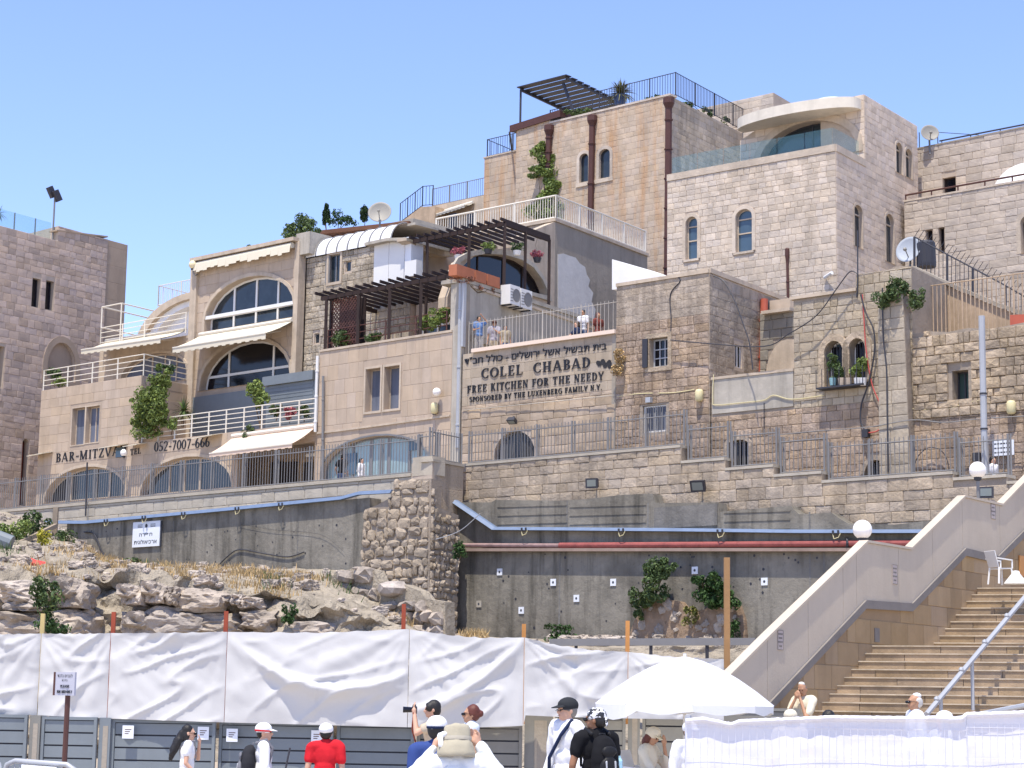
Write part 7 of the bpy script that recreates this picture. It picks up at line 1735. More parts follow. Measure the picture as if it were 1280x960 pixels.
# lower hanging flap on the right part
for xa, xb, ya, yb, nm in ((655, 786, 892, 900, 'hem'),):
    pass
def hoarding(xa, xb, yt, Y, m, label, slots=True, nb=6, col=False):
    P = Plane((xa + xb) / 2, 900, Y, -30000); t = thing('hoarding_panel', P.w(P.uz((xa + xb) / 2, 900)[0], 0), label, 'hoarding', 'grey hoarding panels'); ua, ub = P.uz(xa, 900)[0], P.uz(xb, 900)[0]; zt_ = P.uz((xa + xb) / 2, yt)[1]
    f = .045 if not col else .04
    for a, b_, c, d in ((ua, ua + f, .02, zt_), (ub - f, ub, .02, zt_), (ua + f + .001, ub - f - .001, zt_ - f, zt_)): box('frame_member', m, t, P, a, b_, c, d, -.04, .035)
    h = (zt_ - f - .05) / nb
    for i in range(nb):
        z0 = .05 + i * h; b = MB(); b.box(P, ua + f + .004, ub - f - .004, z0 + .012, z0 + h - .012, -.02, .012); b.obj('board', m, t)
    box('backing', M_IRON, t, P, ua + f, ub - f, .04, zt_ - f, -.04, -.022)
    return t, P, zt_
hl = [(-20, 35, 893, M_GREYP, 'blue-grey hoarding panel at the left edge'), (53, 122, 896, M_GREYP, 'blue-grey hoarding panel behind the notice post'), (141, 270, 900, M_GREYP, 'wide blue-grey hoarding panel with the first paper notice'), (275, 417, 903, M_GREYP, 'wide blue-grey hoarding panel behind the backpack visitor'), (422, 518, 905, M_GREYP, 'blue-grey hoarding panel right of the man in red'), (522, 653, 906, M_GREYQ, 'warm grey hoarding panel behind the photographers'), (694, 782, 891, M_GREYQ, 'warm grey hoarding panel behind the man with the dark cap'), (803, 893, 885, M_GREYQ, 'warm grey hoarding panel under the parasol'), (897, 1000, 885, M_GREYQ, 'warm grey hoarding panel right of the parasol pole')]
for xa, xb, yt, m_, lab in hl: hoarding(xa, xb, yt, 30.2, m_, lab, nb=7)
for xa, xb, yt, m_, lab in ((38, 51, 894, M_GREYQ, 'narrow post column with faint marks right of the left hoarding panel'), (125, 139, 897, M_GREYP, 'narrow post column between the second and third hoarding panels'), (656, 691, 890, M_GREYQ, 'narrow warm grey column left of the man with the dark cap'), (785, 800, 886, M_GREYQ, 'narrow warm grey column left of the parasol pole')):
    P = Plane(xa, 900, 30.2, -30000); t = thing('hoarding_column', P.w(P.uz(xa, 900)[0], 0), lab, 'hoarding column'); ua, ub = P.uz(xa, 900)[0], P.uz(xb, 900)[0]; z1 = P.uz(xa, yt)[1]; box('column', m_, t, P, ua, ub, 0, z1, -.05, .02); box('strip', M_PLASTD, t, P, ua + (ub - ua) * .35, ua + (ub - ua) * .8, .1, z1 - .12, .02, .026)
PHo = Plane(400, 900, 30.1, -30000)
for i, (x, y) in enumerate(((160, 915), (254, 916.5), (290, 919), (396, 921))):
    P = Plane(x, 900, 30.12, -30000); t = thing('paper_notice', P.pt(x, y), ['white paper notice on the wide panel right of the signpost', 'white paper notice beside the dark ponytail', 'white paper notice left of the red and white cap', 'white paper notice beside the white cap of the man in red'][i], 'notice'); u, z = P.uz(x, y); box('paper', M_SIGNW, t, P, u - .085, u + .085, z - .095, z + .095, -.004, 0)
    b = MB()
    for k in range(3): b.box(P, u - .05, u + .05 - .02 * k, z + .03 - k * .03, z + .042 - k * .03, 0, .0015)
    b.obj('small_print', M_RUSTP, t, kind='stuff')
# notice on a post
P = Plane(82, 855, 16.5, -9000); t = thing('notice_sign', at(82, 960, 16.5), 'small white Hebrew and English notice on a maroon post at the left', 'sign'); u0, u1, z0, z1 = rect(P, 70.5, 840, 93.5, 869.5); box('board', mat('notice_grey', (.42, .42, .48), .5), t, P, u0, u1, z0, z1, -.015, .015); box('edge_strip', M_RUSTP, t, P, u0 - .014, u0 + .003, z0, z1, -.02, .018)
wq_, hq = u1 - u0, z1 - z0; Pz = P.off(.015)
hebrew(Pz, 'לגברים בלבד'[::-1], u0 + wq_ * .12, u0 + wq_ * .9, z0 + hq * .78, hq * .11, t, M_INK, .003, True); hebrew(Pz, 'בבקשה'[::-1] if False else 'בלבד'[::-1], u0 + wq_ * .35, u0 + wq_ * .65, z0 + hq * .61, hq * .07, t, M_INK, .003, True)
letters(Pz, 'PLEASE', u0 + wq_ * .28, u0 + wq_ * .74, z0 + hq * .34, hq * .11, t, M_INK, .004, .003, one=True); letters(Pz, 'FOR MEN ONLY', u0 + wq_ * .12, u0 + wq_ * .9, z0 + hq * .1, hq * .12, t, M_INK, .004, .003, one=True)
c = P.w((u0 + u1) / 2 + .01, z0 - .0, -.03); b = MB(); b.tube([Vector((c.x, c.y, 0)), Vector((c.x, c.y, z1 - .05))], .022, 8); b.obj('post', M_RUSTP, t)
# crowd barrier bottom left
def barrier(x0, y0, x1, y1, Y, label):
    A = at(x0, y0, Y); B = at(x1, y1, Y * .99); t = thing('crowd_barrier', Vector((A.x, A.y, 0)), label, 'barrier'); b = MB(); d = (B - A).normalized() * .08
    b.tube([Vector((A.x, A.y, .02)), A - Vector((0, 0, .1)), A - Vector((0, 0, .03)) + d * .25, A + d, B - d, B - Vector((0, 0, .03)) - d * .25, B - Vector((0, 0, .1)), Vector((B.x, B.y, .02))], .019, 8); b.obj('frame', M_STEELL, t, True)
    for i in range(1, 14): p = A.lerp(B, i / 14); rod(t, Vector((p.x, p.y, .15)), p, .007, M_STEELL, 'bar')
    return t, A, B
t, A, B = barrier(6, 950, 97, 957, 14, 'steel crowd barrier with a pale blue board at the bottom left corner')
p0, p1_ = A.lerp(B, .25), A.lerp(B, .73); b = MB(); nrm = Vector((0, -.02, 0)); up = Vector((0, 0, -.02)); b.box8([p0 + up + nrm - Vector((0, 0, .4)), p1_ + up + nrm - Vector((0, 0, .4)), p1_ + up + nrm * 2 - Vector((0, 0, .4)), p0 + up + nrm * 2 - Vector((0, 0, .4)), p0 + up + nrm, p1_ + up + nrm, p1_ + up + nrm * 2, p0 + up + nrm * 2]); b.obj('sign_board', M_SIGNW, t)
barrier(-90, 944, 2, 950, 14, 'steel crowd barrier cut by the left edge of the photo')

# =================================================================== cloth-covered mesh fence at the right front
P = Plane(1000, 895, 12, -30000); PFN = P
t = thing('mesh_fence', P.w(P.uz(1030, 900)[0], 0), 'white cloth covered mesh fence in the right foreground', 'fence')
TOPM = [(857, 898), (880, 896), (900, 900), (914, 903), (925, 899), (1000, 896), (1040, 894), (1120, 895), (1170, 894.5), (1200, 896), (1208, 890), (1240, 889.5), (1330, 886)]
for si, (xa, xb) in enumerate(((857, 1207), (1207.5, 1330))):
    ua, ub = P.uz(xa, 900)[0], P.uz(xb, 900)[0]; nx_, nz_ = int((ub - ua) / .012), 40; vs = []; fs = []
    for i in range(nx_ + 1):
        k = i / nx_; u = ua + (ub - ua) * k; px = xa + (xb - xa) * k; z1 = P.uz(px, lerp_tab(TOPM, px) + .8 * noise.noise(Vector((px * .2, 0, 0))))[1]; z0 = z1 - .7
        for j in range(nz_ + 1):
            z = z0 + (z1 - z0) * (j / nz_) ** .6; dd = z1 - z
            o = .007 * noise.noise(Vector((u * 1.6, z * 9 + u * 2.2, si))) + .003 * noise.noise(Vector((u * 5, z * 14 - u * 3, si + 3)))
            if dd < .028: o = .03 * sqrt(max(0, 1 - (1 - dd / .014) ** 2)) * (1 + .3 * noise.noise(Vector((u * 14, 1, 0)))) + .006
            vs.append(P.w(u, z, o + .02 + (-.02 if dd < .002 else 0)))
    for i in range(nx_):
        for j in range(nz_): a = i * (nz_ + 1) + j; fs.append((a, a + nz_ + 1, a + nz_ + 2, a + 1))
    mesh_obj('cloth_cover', vs, fs, mat('thin_white_cloth', (.72, .71, .76), .75, spec=.15, alpha=(.86, (1, 1, 1))), t, True)
    z1 = P.uz((xa + xb) / 2, 897)[1]
    n = int((ub - ua) / .042)
    for i in range(n + 1): u = ua + (ub - ua) * i / n; rod(t, P.w(u, .1, .031), P.w(u, z1 - .03, .031), .001, M_CLOTH, 'mesh_wire')
    for i in range(4): z = z1 - .06 - i * .18; rod(t, P.w(ua, z, .031), P.w(ub, z, .031), .001, M_CLOTH, 'mesh_wire')
    for u in (ua + .015, ub - .015) if si else (ua + .015, ub - .06, ub - .12): rod(t, P.w(u, .0, -.02), P.w(u, z1, -.02), .02, M_STEELL, 'post')
A, B = at(1192, 899, 13.2), at(1300, 878, 12.6); t2 = thing('slanting_rail', A, 'thin grey rail rising behind the cloth fence at the right edge', 'rail'); rod(t2, A, B, .016, M_STEELL, 'rail'); rod(t2, Vector((A.x, A.y, 0)), A, .016, M_STEELL, 'post')

# parasol
Yp = 25.2; ap = at(856, 822, Yp); rim = at(856, 881.5, Yp).z; Rr = 110 / F * Yp; base = Vector((ap.x, ap.y, 0))
t = thing('parasol', base, 'white parasol open over the seated woman', 'parasol'); N = 8; K = 10; vs = []; fs = []; seg = 6
hh = ap.z - rim
for a_ in range(N * seg):
    a = 2 * pi * a_ / (N * seg); f = (a_ % seg) / seg; sag = 1 - .045 * sin(pi * f)
    for k in range(K + 1):
        r = k / K; vs.append(Vector((base.x + cos(a) * r * Rr * sag, base.y + sin(a) * r * Rr * sag, rim + hh * (1 - r ** 1.55) * 1.0 + .0)))
for a_ in range(N * seg):
    for k in range(K): i0 = a_ * (K + 1) + k; i1 = ((a_ + 1) % (N * seg)) * (K + 1) + k; fs.append((i0, i1, i1 + 1, i0 + 1))
mesh_obj('canopy', vs, fs, M_UMB, t)
vs = []; fs = []
for a_ in range(N * seg):
    a = 2 * pi * a_ / (N * seg); f = (a_ % seg) / seg; sag = 1 - .045 * sin(pi * f); dz = .1 + .02 * sin(a * 9) + (.07 if 3.3 < a < 4.0 else 0)
    vs += [Vector((base.x + cos(a) * Rr * sag, base.y + sin(a) * Rr * sag, rim)), Vector((base.x + cos(a) * Rr * sag * .995, base.y + sin(a) * Rr * sag * .995, rim - dz))]
n_ = N * seg
for i in range(n_): j = (i + 1) % n_; fs.append((2 * i, 2 * i + 1, 2 * j + 1, 2 * j))
mesh_obj('valance', vs, fs, M_UMB, t)
rod(t, base, ap + Vector((0, 0, .05)), .02, M_WHITE, 'pole')
for i in range(8): a = 2 * pi * i / 8; rod(t, ap - Vector((0, 0, .05)), Vector((base.x + cos(a) * Rr * .98, base.y + sin(a) * Rr * .98, rim - .01)), .008, M_WHITE, 'rib')
for i in range(8):
    a = 2 * pi * i / 8; b = MB(); b.tube([Vector((base.x + cos(a) * r * Rr, base.y + sin(a) * r * Rr, rim + hh * (1 - r ** 1.55) + .004)) for r in (.02, .2, .4, .6, .8, 1.0)], .008, 5); b.obj('seam', M_CLOTH, t)
b = MB(); b.tube([base + Vector((0, 0, .55)), base + Vector((0, 0, 1.05))], .035, 8); b.obj('pole_joint', M_IRON, t)
b = MB(); b.lathe(base, [(.001, 0), (.28, 0), (.28, .08), (.05, .12), (.001, .12)], 14); b.obj('base', M_STEEL, t)

# =================================================================== people
REMESH = []
def skinm(n, c): return mat('skin_' + n, c, .55, spec=.3, var=.06, vscale=9)
SK1, SK2, SK3 = skinm('light', (.56, .33, .23)), skinm('tan', (.42, .23, .14)), skinm('brown', (.28, .14, .08))
def cl(name, c, r=.85): return mat('cloth_' + name, c, r, bump=.003, bscale=60, var=.12, vscale=5, spec=.1)
def hairm(name, c): return mat('hair_' + name, c, .5, bump=.006, bscale=70, spec=.4)
class Blob:
    def __init__(s, T, sc): s.b = MB(); s.T = T; s.s = sc
    def cap(s, a, b, ra, rb, flat=1.0):
        A, B = s.T(*a), s.T(*b); d = B - A; L = max(d.length, 1e-4); d.normalize(); ra *= s.s; rb *= s.s; pts = []; rs = []
        for k in range(5): t = pi / 2 * k / 4; pts.append(A - d * ra * cos(t)); rs.append(max(.002, ra * sin(t)))
        for k in range(5): t = pi / 2 * k / 4; pts.append(B + d * rb * sin(t)); rs.append(max(.002, rb * cos(t)))
        s.b.tube(pts, rs, 12); return s
    def ell(s, c, r, rot=None):
        k = len(s.b.v); s.b.ball((0, 0, 0), 1, 16); n = len(s.b.v); O = s.T(0, 0, 0)
        for i in range(k, n):
            v = Vector((s.b.v[i].x * r[0], s.b.v[i].y * r[1], s.b.v[i].z * r[2]))
            if rot: v = Matrix.Rotation(rot[1], 3, rot[0]) @ v
            s.b.v[i] = s.T(c[0] + v.x, c[1] + v.y, c[2] + v.z)
        return s
    def done(s, name, m, parent, vox, smooth=3, wrinkle=0):
        o = mesh_obj(name, s.b.v, s.b.f, m, parent); r = o.modifiers.new('r', 'REMESH'); r.mode = 'VOXEL'; r.voxel_size = vox; r.use_smooth_shade = True
        q = o.modifiers.new('s', 'SMOOTH'); q.factor = .6; q.iterations = smooth; REMESH.append((o, wrinkle)); return o
def person(base, yaw, H, label, skin=SK1, shirt=None, trousers=None, hair=None, head=(0, 0), arms=None, sleeve=1, vox=.012, seated=False, female=False, lean=0, group=None, fingers=True, eyes=True, glasses=False, hair_style='short', hat=None, extra=None, longhair=None, bare=False, hats=None):
    """base: ground point; yaw: degrees, 0 faces the camera; joints in metres for a 1.75 m figure"""
    t = thing('person', base, label, 'person', group); S = H / 1.75; Rz = Matrix.Rotation(radians(yaw), 3, 'Z'); base = Vector(base)
    dz = -.47 if seated else 0
    def T(x, y, z): return base + Rz @ Vector((x, y + lean * max(0, z - 1.0) * -1, z)) * S
    def Tu(x, y, z): return T(x, y, z + dz)
    hy, hp = radians(head[0]), radians(head[1]); HR = Matrix.Rotation(hy, 3, 'Z') @ Matrix.Rotation(hp, 3, 'X'); nk = Vector((0, .01, 1.52))
    def Th(x, y, z): v = nk + HR @ (Vector((x, y, z)) - nk); return Tu(v.x, v.y, v.z)
    f = .92 if female else 1.0; sh = .185 * f
    A = {'L': ((.23, .02, 1.14), (.25, -.06, .88)), 'R': ((-.23, .02, 1.14), (-.25, -.06, .88))}; A.update(arms or {})
    b = Blob(Tu, S)
    b.ell((0, 0, 1.32), (.15 * f, .1, .17)).ell((0, .01, 1.12), (.125 * f, .09, .16)).ell((0, .01, .97), (.155, .11, .12)).cap((-sh + .03, 0, 1.43), (sh - .03, 0, 1.43), .06, .06).cap((0, .015, 1.42), (0, .0, 1.56), .056, .05)
    for sd_, (e, h) in A.items():
        x = sh if sd_ == 'L' else -sh; b.cap((x, 0, 1.42), e, .05 * f, .038 * f).cap(e, h, .038 * f, .026 * f)
        ev, hv = Vector(e), Vector(h); d = (hv - ev).normalized(); sx = d.cross(Vector((0, -1, .2)));
        if sx.length < .2: sx = d.cross(Vector((1, 0, 0)))
        sx.normalize(); up = sx.cross(d); pc_ = hv + d * .05
        b.cap(tuple(hv), tuple(hv + d * .045 + sx * .012), .026, .032).cap(tuple(hv + d * .02), tuple(hv + d * .06 - sx * .016), .026, .026)
        if fingers:
            for k, (o_, L) in enumerate(((-.03, .062), (-.01, .075), (.011, .07), (.031, .055))):
                p0 = hv + d * .08 + sx * o_; p1_ = p0 + d * L * .5 + up * -.006; p2 = p1_ + d * L * .42 - up * .02; b.cap(tuple(p0 - d * .02), tuple(p1_), .0095, .009).cap(tuple(p1_), tuple(p2), .009, .0075)
            th0 = hv + d * .025 - sx * .032; th1 = th0 + d * .04 - sx * .022 - up * .012; b.cap(tuple(th0), tuple(th1), .012, .0105).cap(tuple(th1), tuple(th1 + d * .03 - up * .012), .0105, .008)
    if seated:
        for x in (-.1, .1):
            b.cap((x, 0, .95), (x * 1.2, -.43, .96), .085, .058); b.b and None
            bb = b; bb.cap((x * 1.2, -.43, .96), (x * 1.25, -.40, .55), .052, .036).ell((x * 1.25, -.46, .51), (.045, .12, .035))
    else:
        for x in (-.095, .095): b.cap((x, .01, .92), (x * 1.1, -.01, .5), .085, .055).cap((x * 1.1, -.01, .5), (x * 1.15, .02, .09), .052, .036).ell((x * 1.2, -.05, .04), (.045, .125, .038))
    hb_ = b
    T0 = b.T; b.T = Th
    b.ell((0, .012, 1.625), (.076, .094, .1)).ell((0, -.02, 1.565), (.059, .07, .072)).ell((0, -.06, 1.532), (.03, .03, .024)).ell((0, -.098, 1.593), (.012, .02, .022), ('X', -.5)).cap((0, -.085, 1.625), (0, -.098, 1.598), .009, .011).ell((-.078, .015, 1.6), (.01, .02, .03)).ell((.078, .015, 1.6), (.01, .02, .03)).cap((-.045, -.078, 1.637), (.045, -.078, 1.637), .012, .012).ell((0, -.083, 1.56), (.024, .012, .008)).cap((0, 0, 1.5), (0, .0, 1.58), .05, .055)
    b.T = T0; b.done('body', skin, t, vox * (.9 if fingers else 1.2), 2)
    if eyes:
        for x in (-.03, .03): q = MB(); q.ball(Th(x, -.084, 1.613), .009 * S, 8); q.obj('eye', M_GLASSK, t)
    q = MB(); q.bar(Th(-.02, -.0945, 1.557), Th(.02, -.0945, 1.557), .005, .006); q.obj('mouth', mat('lip', (.3, .09, .07), .6), t)
    if glasses:
        for x in (-.032, .032): q = MB(); q.ball(Th(x, -.098, 1.612), .026 * S, 10, (1, .35, .8)); q.obj('sunglasses', M_GLASSK, t, True)
        for x in (-.075, .075): q = MB(); q.bar(Th(x * .75, -.1, 1.617), Th(x * 1.1, .01, 1.615), .005 * S); q.obj('glasses_arm', M_GLASSK, t)
    if hair:
        h = Blob(Th, S)
        if hair_style != 'bald':
            (h.ell((0, .028, 1.628), (.083, .09, .07)) if hat else h.ell((0, .026, 1.648), (.085, .093, .092))).ell((0, .05, 1.6), (.078, .065, .075))
            for x in (-.062, .062): h.ell((x, .025, 1.625), (.022, .05, .045))
        if hair_style in ('long', 'bob'): h.ell((-.06, .035, 1.57), (.03, .055, .09)).ell((.06, .035, 1.57), (.03, .055, .09)).ell((0, .07, 1.56), (.065, .05, .09))
        if hair_style == 'bun': h.ell((0, .12, 1.62), (.045, .04, .045))
        if longhair: [h.cap(p, q_, ra, rb) for p, q_, ra, rb in longhair]
        if hair_style == 'fringe': h.ell((-.055, -.03, 1.63), (.03, .05, .05)).ell((.055, -.03, 1.63), (.03, .05, .05)).ell((0, -.05, 1.67), (.06, .035, .03))
        h.done('hair', hair, t, vox, 1, .012)
    if shirt:
        s_ = Blob(Tu, S); hem = .90 if not seated else .93
        s_.ell((0, -.002, 1.32), (.168 * f, .118, .18)).ell((0, .005, 1.14), (.150 * f, .112, .17)).ell((0, .01, 1.0), (.172, .125, .11)).cap((-sh + .03, 0, 1.437), (sh - .03, 0, 1.437), .078, .078).cap((0, .02, 1.44), (0, .012, 1.485), .07, .062)
        for sd_, (e, h) in A.items():
            x = sh if sd_ == 'L' else -sh; ev, hv = Vector(e), Vector(h); x0 = Vector((x, 0, 1.42))
            if sleeve <= 0: continue
            if sleeve < .6: m_ = x0.lerp(ev, sleeve * 1.4); s_.cap(tuple(x0), tuple(m_), .074 * f, .068 * f)
            else: s_.cap(tuple(x0), e, .074 * f, .06 * f).cap(e, tuple(ev.lerp(hv, .55 if sleeve < .9 else .92)), .054 * f, .041 * f)
        s_.done('shirt', shirt, t, vox * 1.3, 1, .019)
    if trousers:
        s_ = Blob(Tu, S); s_.ell((0, .012, .95), (.165, .12, .1))
        if seated:
            for x in (-.1, .1): s_.cap((x, 0, .95), (x * 1.2, -.43, .97), .1, .075).cap((x * 1.2, -.43, .96), (x * 1.25, -.40, .62), .07, .06)
        else:
            for x in (-.095, .095): s_.cap((x, .01, .9), (x * 1.1, -.01, .5), .1, .075).cap((x * 1.1, -.01, .5), (x * 1.15, .02, .12), .072, .062)
        s_.done('trousers', trousers, t, vox * 2, 2, .008)
    if hat: hat(t, Th, S, vox)
    if extra: extra(t, Tu, S, Th)
    return t
def cap_hat(m, visor_m=None, visor=True, low=0, band=None, back=False):
    def f(t, Th, S, vox):
        b = Blob(Th, S); b.ell((0, .018, 1.658 - low), (.098, .116, .086)); b.done('cap_crown', m, t, vox * .8, 2)
        if band: q = Blob(Th, S); q.ell((0, .02, 1.635 - low), (.1015, .119, .03)); q.done('cap_band', band, t, vox * .7, 1)
        if visor:
            q = MB(); N = 10; vs = []
            for k in range(N + 1):
                a = pi * k / N; x = .078 * cos(a); yb = -.06 - .02 * sin(a); yf = -.085 - .085 * sin(a); dz_ = -.018 * sin(a)
                for (yy, zz) in ((yb, 1.652), (yf, 1.645 + dz_), (yf, 1.637 + dz_), (yb, 1.642)): vs.append(Th(x, yy, zz - low + .012 * sin(a)))
            q.add(vs, [(k * 4 + j, k * 4 + (j + 1) % 4, k * 4 + 4 + (j + 1) % 4, k * 4 + 4 + j) for k in range(N) for j in range(4)] + [(0, 1, 2, 3), (N * 4 + 3, N * 4 + 2, N * 4 + 1, N * 4)]); q.obj('visor', visor_m or m, t, False)
    return f
def kippah(m):
    def f(t, Th, S, vox): b = Blob(Th, S); b.ell((0, .035, 1.70), (.06, .066, .042)); b.done('skullcap', m, t, vox * .8, 2)
    return f
def backpack(m, m2):
    def f(t, Tu, S, Th):
        b = Blob(Tu, S); b.ell((0, .2, 1.2), (.155, .11, .25)).ell((0, .22, 1.08), (.15, .12, .15)).ell((0, .17, 1.36), (.12, .07, .1)); b.done('backpack', m, t, .014, 2, .012)
        b = Blob(Tu, S); b.ell((0, .305, 1.12), (.115, .045, .13)).ell((0, .3, 1.3), (.09, .03, .06)); b.done('backpack_pocket', m2, t, .013, 2, .008)
        for x in (-.1, .1): b = Blob(Tu, S); b.cap((x, .1, 1.47), (x, -.03, 1.515), .024, .024).cap((x, -.03, 1.51), (x * 1.1, -.115, 1.4), .024, .022).cap((x * 1.1, -.115, 1.4), (x * 1.35, -.06, 1.15), .022, .016); b.done('shoulder_strap', m2, t, .012, 1)
        for x in (-.05, .05): b = Blob(Tu, S); b.cap((x, .335, 1.2), (x, .345, 1.06), .012, .012); b.done('buckle_strap', M_STEELL, t, .009, 1)
        b = Blob(Tu, S); b.cap((-.03, .14, 1.47), (.03, .14, 1.47), .012, .012).cap((-.03, .14, 1.47), (-.03, .14, 1.43), .012, .012).cap((.03, .14, 1.47), (.03, .14, 1.43), .012, .012); b.done('grab_handle', m2, t, .01, 1)
    return f
def foot(px, py, Y, H, z=0.0, yhead=1.62):      # ground point under a head seen at a pixel
    p = at(px, py, Y); return Vector((p.x, p.y, z))
def stand(px, ytop, Y, z=0.0):                   # base point and height so that the crown reaches the pixel
    p = at(px, ytop, Y); return Vector((p.x, p.y, z)), p.z - z
K_BLACK, K_WHITE, K_NAVY = cl('black', (.012, .012, .014)), cl('white', (.74, .74, .76)), cl('navy', (.02, .03, .07))
K_RED, K_DENIM, K_KHAKI, K_CREAM = cl('red', (.55, .02, .03)), cl('denim', (.06, .09, .17)), cl('khaki', (.36, .30, .21)), cl('cream', (.66, .60, .47))
HBLK, HAUB, HBRN = hairm('black', (.012, .010, .010)), hairm('auburn', (.11, .028, .018)), hairm('brown', (.06, .035, .02))
# woman with ponytail
def bag(t, Tu, S, Th):
    b = Blob(Tu, S); b.cap((-.1, -.1, 1.5), (.05, -.13, 1.25), .013, .013).cap((.05, -.13, 1.25), (.2, -.02, .95), .013, .013).cap((-.1, -.08, 1.5), (-.02, .13, 1.4), .013, .013).cap((-.02, .13, 1.4), (.2, .06, .95), .013, .013); b.done('bag_strap', cl('grey', (.25, .24, .25)), t, .009, 1)
    b = Blob(Tu, S); b.ell((.26, .02, .88), (.07, .14, .12)); b.done('shoulder_bag', cl('grey', (.25, .24, .25)), t, .014, 2, .006)
B_, H_ = stand(236, 907, 25); person(B_, 98, H_ + .02, 'woman with a long dark ponytail and white tee touching her face', SK1, K_WHITE, K_DENIM, HBLK, (5, 5), {'L': ((.2, -.16, 1.22), (.08, -.17, 1.46)), 'R': ((-.22, .02, 1.16), (-.2, -.16, .98))}, .32, .011, female=True, hair_style='long', longhair=[((0, .1, 1.6), (0, .15, 1.48), .055, .07), ((0, .15, 1.48), (.0, .2, 1.34), .07, .07), ((0, .2, 1.34), (0, .23, 1.2), .065, .03), ((.04, .12, 1.55), (.05, .19, 1.3), .045, .03), ((-.03, .13, 1.5), (-.04, .24, 1.26), .05, .03)], glasses=True, extra=bag)
# backpack visitor
def bp_stick(t, Tu, S, Th):
    backpack(cl('charcoal', (.03, .03, .035)), cl('ash', (.16, .16, .18)))(t, Tu, S, Th); b = MB(); b.tube([Tu(-.23, -.22, .75), Tu(-.24, -.34, 1.42)], .013 * S, 7); b.obj('monopod', M_IRON, t)
B_, H_ = stand(331, 901, 22.5); person(B_, 97, H_ - .01, 'visitor in a red and white cap with a dark backpack, looking right', SK1, K_WHITE, K_KHAKI, HBLK, (0, 2), {'L': ((.23, .0, 1.15), (.2, -.14, .9)), 'R': ((-.24, -.02, 1.16), (-.22, -.2, .94))}, 1, .011, hat=cap_hat(K_WHITE, K_WHITE, True, 0, K_RED), extra=bp_stick)
# man in red
B_, H_ = stand(408, 901.5, 22.5); person(B_, 180, H_ - .01, 'man in a red polo shirt and white cap seen from behind', SK1, K_RED, K_KHAKI, HBLK, (0, 0), {}, .4, .011, hat=cap_hat(K_WHITE, K_WHITE, True, 0))
# photographer
def camera_(t, Tu, S, Th):
    b = MB(); c = Tu(0, -.235, 1.60); R2 = (Tu(0, -1, 0) - Tu(0, 0, 0)).normalized(); sx = (Tu(1, 0, 0) - Tu(0, 0, 0)).normalized(); up = Vector((0, 0, 1)); P = lambda a, b_, c_: c + sx * a + R2 * b_ + up * c_
    b.box8([P(-.07, -.035, -.05), P(.07, -.035, -.05), P(.07, .03, -.05), P(-.07, .03, -.05), P(-.07, -.035, .045), P(.07, -.035, .045), P(.07, .03, .045), P(-.07, .03, .045)]); b.obj('camera_body', M_IRON, t)
    b = MB(); b.tube([P(0, .03, 0), P(0, .15, 0)], [.035, .04], 12); b.obj('camera_lens', M_GLASSK, t); b = MB(); b.box8([P(-.025, -.02, .045), P(.025, -.02, .045), P(.025, .03, .045), P(-.025, .03, .045), P(-.015, -.01, .07), P(.015, -.01, .07), P(.015, .02, .07), P(-.015, .02, .07)]); b.obj('viewfinder', M_IRON, t)
    b = Blob(Tu, S); b.cap((.08, -.24, 1.58), (.1, -.26, 1.35), .014, .012).cap((.1, -.26, 1.35), (.09, -.2, 1.15), .012, .012); b.done('camera_strap', cl('rust', (.18, .04, .025)), t, .008, 1)
B_, H_ = stand(541, 873, 26.5); person(B_, -88, H_, 'photographer with black hair aiming a dark camera to the left', SK1, cl('beige', (.50, .42, .32)), K_DENIM, HBLK, (0, 3), {'L': ((.17, -.2, 1.3), (.07, -.235, 1.55)), 'R': ((-.19, -.2, 1.3), (-.075, -.235, 1.56))}, .35, .011, hair_style='fringe', extra=camera_)
B_, H_ = stand(547, 893, 17); person(B_, 170, H_, 'person in a blue shirt and navy banded white cap behind the floppy hat', SK1, cl('blue', (.04, .07, .22)), K_DENIM, HBLK, (0, 0), {}, .4, .013, hat=cap_hat(K_WHITE, K_NAVY, False, 0, K_NAVY))
B_, H_ = stand(589, 879, 25); person(B_, -75, H_, 'woman with auburn hair, big sunglasses and sleeveless pale top', SK2, cl('paleblue', (.55, .60, .68)), K_DENIM, HAUB, (-12, 0), {'R': ((-.22, -.02, 1.15), (-.1, -.22, 1.0)), 'L': ((.22, .03, 1.15), (.2, -.15, 1.02))}, 0, .011, female=True, hair_style='bun', glasses=True)
# foreground floppy hat
def floppy(t, Th, S, vox):
    m = cl('hat_canvas', (.40, .36, .27)); b = MB(); c0 = Th(0, .015, 1.62); ax = (Th(0, .015, 1.8) - c0).normalized(); prof = [(.001, .118), (.05, .117), (.088, .108), (.103, .09), (.107, .06), (.112, .02), (.115, -.004), (.117, -.012), (.124, -.02), (.135, -.05), (.146, -.09), (.152, -.125), (.147, -.127), (.138, -.09), (.126, -.05), (.108, -.012), (.1, .02)]
    b.lathe(c0, [(r * S * 1.02, z * S * 1.08) for r, z in prof], 40, ax)
    for v in b.v: n_ = noise.noise(v * 9) * .014 + noise.noise(v * 22) * .005; d = v - c0; d.z *= .5; v += d.normalized() * n_ * 1.3
    b.obj('hat', m, t, True); b = MB(); b.lathe(c0 + ax * .012 * S, [(.1205 * S, -.012), (.1225 * S, .0), (.1195 * S, .014)], 32, ax); b.obj('hat_band', cl('hat_band', (.45, .41, .33)), t, True)
    b = Blob(Th, S)
    for p, r in (((.105, .08, 1.66), (.03, .02, .025)), ((.135, .07, 1.64), (.025, .02, .035)), ((.12, .085, 1.6), (.015, .012, .05)), ((.14, .08, 1.6), (.012, .012, .045))): b.ell(p, r)
    b.done('hat_bow', K_WHITE, t, .006, 2, .004)
